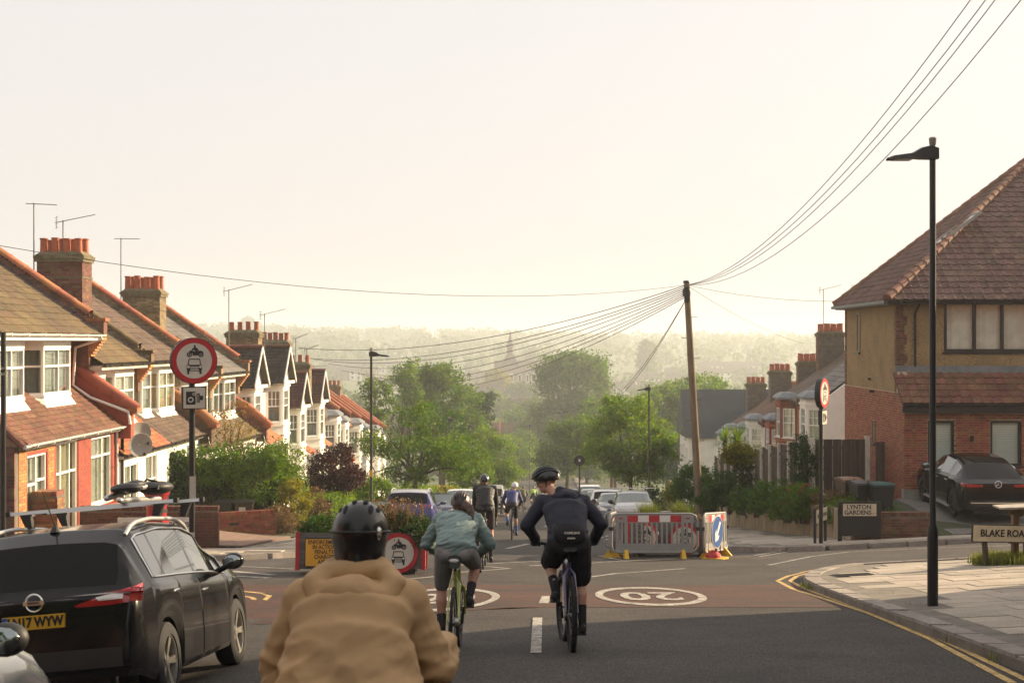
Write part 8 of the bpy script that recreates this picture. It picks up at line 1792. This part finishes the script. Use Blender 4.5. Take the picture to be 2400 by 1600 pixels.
hb.build('helmet_ridge', plast, o, smooth=60); MB().ell((0, 0, 0), (.009, .005, .009), 10, 6, Hm @ T3(.015, -.128, -.035)).build('yellow_dot', mat('yellow_dot', (.55, .42, .02), .5, .05, 3), o)
for sx, sy in ((-.05, -.075), (.05, -.075), (-.02, -.03), (.025, -.03), (-.075, -.03), (.075, -.03)):
    q = .0315 + .1257 * math.sqrt(1 - (sx / .111) ** 2 - (sy / .142) ** 2); n_ = Vector((sx / .0123, sy / .0202, (q - .03) / .0158)).normalized(); a_ = Vector((1, 0, 0)); a_ = (a_ - n_ * a_.dot(n_)).normalized()
    MB().ell((0, 0, 0), (.011, .03, .003), 12, 6, Hm @ frame((sx, sy, q), a_, n_.cross(a_), n_)).build('vent', fab_k, o, smooth=60)
MB().ell((0, 0, 0), (.012, .008, .026), 10, 6, Hm @ T3(.085, -.105, .03)).build('side_vent', chrome, o, smooth=60)
fl_ = MB(); rows = []
for i in range(9):
    t = i / 8; rows.append([Vector((lerp(-.17, -.46, t) - .03 * math.sin(k * 1.1), -.16 - .07 * math.sin(t * 3 + k * .5), lerp(1.03, .80, t) - .05 * k + .02 * math.sin(k * 2 + t * 5))) for k in range(7)])
fl_.sheet(rows); fl_.sheet([[p + Vector((.0, .012, .0)) for p in r] for r in rows]); fl_.build('jacket_flap', tan, o, smooth=70)
MB().ell((-.27, -.05, .80), (.08, .05, .12), 14, 10).build('waist_bag', fab_k, o, smooth=60)
# --- woman in the pale teal jacket
wx, wy = rear_of(1062, 1539)
teal = mat('pale_teal_jacket', (.20, .275, .265), .7, .12, 6, bump=.25, bs=120, fs=4, fvar=.08); teal_s = mat('olive_teal_sleeve', (.17, .20, .15), .75, .12, 6, bump=.25, bs=120); greysh = mat('grey_cycling_shorts', (.21, .20, .195), .6, .08, 6)
WR = cyclist('person with a long ponytail in pale teal jacket and grey shorts riding away', 'lime framed road bicycle ridden by the person in teal', X(U(wx, wy), wy) + .01, wy + .43, -TH, dict(frame=mat('lime_frame', (.42, .46, .10), .3, .08, 4, coat=.6), sz=.965, bar_z=.93, bar_y=.52, crank=math.pi, hip=(0, -.19, 1.045), sh=(0, .22, 1.325), head=(.02, .36, 1.47), pitch=R(-12), sw=.175, te=.03, tk=1.12, hk=1.22, hw=.105, top=teal, top_name='jacket', fold=(.009, (5, 7, 22)), collar=.55, helmet=mat('pink_black_helmet', (.035, .018, .018), .4, .4, 12, coat=.2), shorts=greysh, hem=.90, se=.014, sock=mat('dark_patterned_sock', (.02, .014, .018), .8, .4, 40), sockh=.62, skin=skin2, elout=.75, shoe=plast, sole=plast, bend=.8))
o, bk, Hm, J, spn, jk, _ = WR
sl = MB()
for s_ in (1, -1): hj, kn, an, sj, el, w_, pd, hn = J[s_]; sl.caps(sj, el, .056 + .024, .043 + .022); sl.caps(el, w_, .043 + .022, .03 + .018)
remesh(sl, 'sleeve', teal_s, o, vox=.011, it=3, disp=lambda v, n: v + n * .008 * noise.noise(Vector((v.x * 14, v.y * 10, v.z * 18))))
pt_ = MB(); base = Hm @ Vector((.02, -.09, -.04)); pt_.caps(Hm @ Vector((0, -.07, -.02)), Hm @ Vector((0, -.075, -.07)), .075, .06)
ch_ = [base, base + Vector((.04, -.08, .02)), base + Vector((.08, -.15, .0)), base + Vector((.105, -.21, -.05)), base + Vector((.12, -.27, -.12))]
for a, b, r0, r1 in zip(ch_, ch_[1:], (.04, .048, .045, .034), (.048, .045, .034, .014)): pt_.caps(a, b, r0, r1)
remesh(pt_, 'ponytail', hair_m, o, vox=.009, it=3, disp=lambda v, n: v + n * .012 * noise.noise(Vector((v.x * 45, v.y * 45, v.z * 6))))
hd2 = MB(); hd2.caps(spn[4] + Vector((-.05, -.06, .05)), spn[4] + Vector((.05, -.06, .05)), .06, .06); hd2.caps(spn[4] + Vector((-.08, -.0, .07)), spn[4] + Vector((.08, -.0, .07)), .055, .055); remesh(hd2, 'collar_hood', teal_s, o, vox=.011, it=4)
MB().hexa([(-.045, -.40, .86), (.045, -.40, .86), (.045, -.22, .86), (-.045, -.22, .86), (-.055, -.38, .955), (.055, -.38, .955), (.055, -.2, .955), (-.055, -.2, .955)]).build('saddle_bag', plast, bk); MB().ell((0, -.385, .935), (.05, .01, .02), 12, 6).build('reflector', lens_wht, bk)
# --- man in navy looking left, on the mountain bike
mx_, my_ = rear_of(1336, 1524)
navy = mat('navy_top', (.014, .016, .032), .7, .15, 5, bump=.2, bs=120)
MR = cyclist('person in navy top, black shorts and black helmet looking left on a mountain bike', 'black and violet mountain bicycle ridden by the person in navy', mx_ - .0, my_ + .43, R(2.5), dict(frame=mat('violet_frame', (.10, .085, .17), .3, .1, 4, coat=.6), style='mtb', wr=.352, tw=.03, sz=1.0, bar_z=1.02, bar_y=.50, crank=R(8), steer=R(4), hip=(.0, -.17, 1.07), sh=(-.03, .18, 1.46), head=(-.19, .30, 1.685), yaw=R(95), pitch=R(-12), sw=.215, te=.03, tk=1.18, hk=1.1, top=navy, top_name='top', fold=(.006, (5, 6, 9)), collar=.3, helmet=mat('black_helmet', (.008, .009, .010), .3, .2, 6, coat=.5), ribs=7, shorts=fab_k, hem=.86, se=.04, flare=1.3, sf=.012, sock=fab_k, sockh=.55, shoe=plast, glove=mat('black_teal_glove', (.01, .05, .055), .8, .6, 25), elout=.75, kneeout=.14, bend=1.0))
o, bk, Hm, J, spn, jk, _ = MR
gs = MB()
for s_ in (1, -1): gs.tube([Hm @ Vector((s_ * .034 + .024 * math.cos(a), .104, .004 + .02 * math.sin(a))) for a in [2 * math.pi * i / 16 for i in range(16)]], .0025, 5, loop=True); gs.tube([Hm @ Vector((s_ * .058, .10, .008)), Hm @ Vector((s_ * .08, 0, .008))], .0025, 5)
gs.tube([Hm @ Vector((-.012, .106, .006)), Hm @ Vector((.012, .106, .006))], .0025, 5); gs.build('glasses', sign_black, o)
hh = MB(); hh.caps((-.06, .20, 1.57), (.10, .16, 1.53), .06, .065); hh.caps((-.10, .12, 1.52), (.06, .08, 1.51), .05, .065); hh.ell((.0, .11, 1.53), (.12, .09, .065), 16, 10); remesh(hh, 'hood', navy, o, vox=.011, it=4, disp=lambda v, n: v + n * .012 * noise.noise(v * 13))
wp_ = MB(); wp_.loft([(0, -.27, 1.06), (0, -.275, 1.1), (0, -.255, 1.17), (0, -.21, 1.23)], [.13, .16, .165, .12], [.05, .075, .07, .04], 18); wp_.build('waist_pack', fab_k, o, smooth=60); MB().tube([Vector((.19 * math.cos(a), -.14 + .14 * math.sin(a), 1.17 + .03 * math.sin(a))) for a in [2 * math.pi * i / 24 for i in range(24)]], .018, 6, loop=True).build('waist_belt', fab_k, o, smooth=60)
text(o, 'CAMELBAK', .032, sign_white, T3(.02, -.338, 1.16) @ Matrix.Rotation(R(-14), 4, 'X') @ VERT, name='pack_lettering', bold=.001); MB().box(-.03, .05, -.358, -.345, 1.10, 1.115).build('pack_strip', sign_white, o)
MB().lathe([(.03, 0), (.03, .07), (.014, .085), (.014, .10)], 12, T3(-.14, -.2, 1.16)).build('bottle', plast, o, smooth=50)
for s_ in (-1,): MB().box(-.012, .012, -.002, .002, -.03, .03, T3(*(J[s_][1].lerp(J[s_][2], .66) + Vector((.0, -.052, 0))))).build('sock_mark', sign_white, o)
text(hel_ if False else o, 'GIRO', .03, sign_white, Hm @ T3(.108, -.01, .06) @ frame((0, 0, 0), (0, 1, 0), (0, 0, 1), (1, 0, 0)), name='helmet_lettering', bold=.001) if False else MB().box(-.004, .004, -.05, .04, -.008, .008, Hm @ T3(.108, -.02, .055)).build('helmet_mark', sign_white, o)
# --- rider in black standing on the pedals
bx_, by_ = 0, 0; d = 28.6; x = XP(1134, d)
BR = cyclist('person in black jersey and shorts standing on the pedals, red rear light below', 'dark road bicycle with lit red rear light', x, d + .4, -TH, dict(frame=p_black, sz=.98, bar_z=.98, crank=R(10), hip=(.02, -.02, 1.24), sh=(.0, .30, 1.60), head=(-.02, .42, 1.75), sw=.19, te=.012, tk=1.08, top=lycra_k, fold=(.004, (6, 8, 14)), collar=.3, helmet=MATS['black_helmet'], shorts=lycra_k, hem=.93, sock=fab_k, sockh=.7, skin=skin2, elout=.8), lod=0)
o, bk = BR[:2]; rl = MB().ell((0, -.24, .90), (.03, .015, .03), 12, 8).build('rear_light', mat('lit_red_lamp', (.9, .03, .02), .4, .02, 3, emit=9.), bk, smooth=60)
MB().ell((0, 0, 0), (.07, .01, .09), 14, 10, T3(.0, .045, 1.38) @ Matrix.Rotation(R(-45), 4, 'X')).build('jersey_pocket', mat('grey_panel', (.035, .035, .036), .7, .1, 5), o)
# --- rider in blue with a blue backpack
d = 44.6; x = XP(1200, d); blue_j = mat('blue_jersey', (.02, .03, .14), .6, .15, 8)
BL = cyclist('person in blue jersey with blue backpack and white helmet', 'road bicycle of the blue-backed rider', x, d + .4, -TH, dict(frame=p_grey, sz=1.0, bar_z=1.0, crank=R(20), hip=(0, -.18, 1.12), sh=(0, .22, 1.48), head=(.08, .34, 1.66), te=.014, tk=1.05, top=blue_j, fold=(.004, (6, 8, 14)), helmet=mat('white_helmet', (.65, .65, .66), .35, .1, 8), shorts=lycra_k, hem=.93, sock=mat('blue_sock', (.03, .09, .30), .7, .1, 5), sockh=.5, skin=skin2, elout=.6), lod=1)
bp_ = MB(); bp_.loft([(0, .02, 1.22), (0, .05, 1.3), (0, .12, 1.42), (0, .19, 1.5)], [.12, .15, .15, .10], [.05, .08, .08, .05], 16); remesh(bp_, 'backpack', mat('blue_backpack', (.02, .09, .42), .6, .2, 10), BL[0], vox=.016, it=2); MB().box(-.05, .05, -.03, -.02, 1.30, 1.33).build('backpack_mark', sign_red, BL[0])
# --- three riders far down the hill
for px, d, tm_, hm_, lb in ((1226, 96, mat('olive_jersey', (.07, .08, .02), .7, .2, 6), MATS['black_helmet'], 'far rider in olive jersey, left of the distant three'), (1250, 106, mat('lime_jersey', (.30, .45, .08), .7, .2, 6), MATS['black_helmet'], 'far rider in lime jersey, middle of the distant three'), (1257, 116, mat('pale_green_jersey', (.50, .58, .42), .7, .2, 6), MATS['white_helmet'], 'far rider in pale jersey with white helmet, distant three')):
    cyclist('person: ' + lb if False else lb, 'small distant bicycle of the ' + lb.split(',')[0], XP(px, d), d, -TH, dict(frame=p_black, sz=1.0, bar_z=1.0, crank=R(30), hip=(0, -.18, 1.1), sh=(0, .2, 1.45), head=(0, .32, 1.62), te=.014, top=tm_, fold=(0, (1, 1, 1)), helmet=hm_, shorts=lycra_k, hem=.93, sock=MATS['white_frame'] if px == 1257 else fab_k, sockh=.75, elout=.6), lod=1)
bpy.data.scenes.remove(WORK)
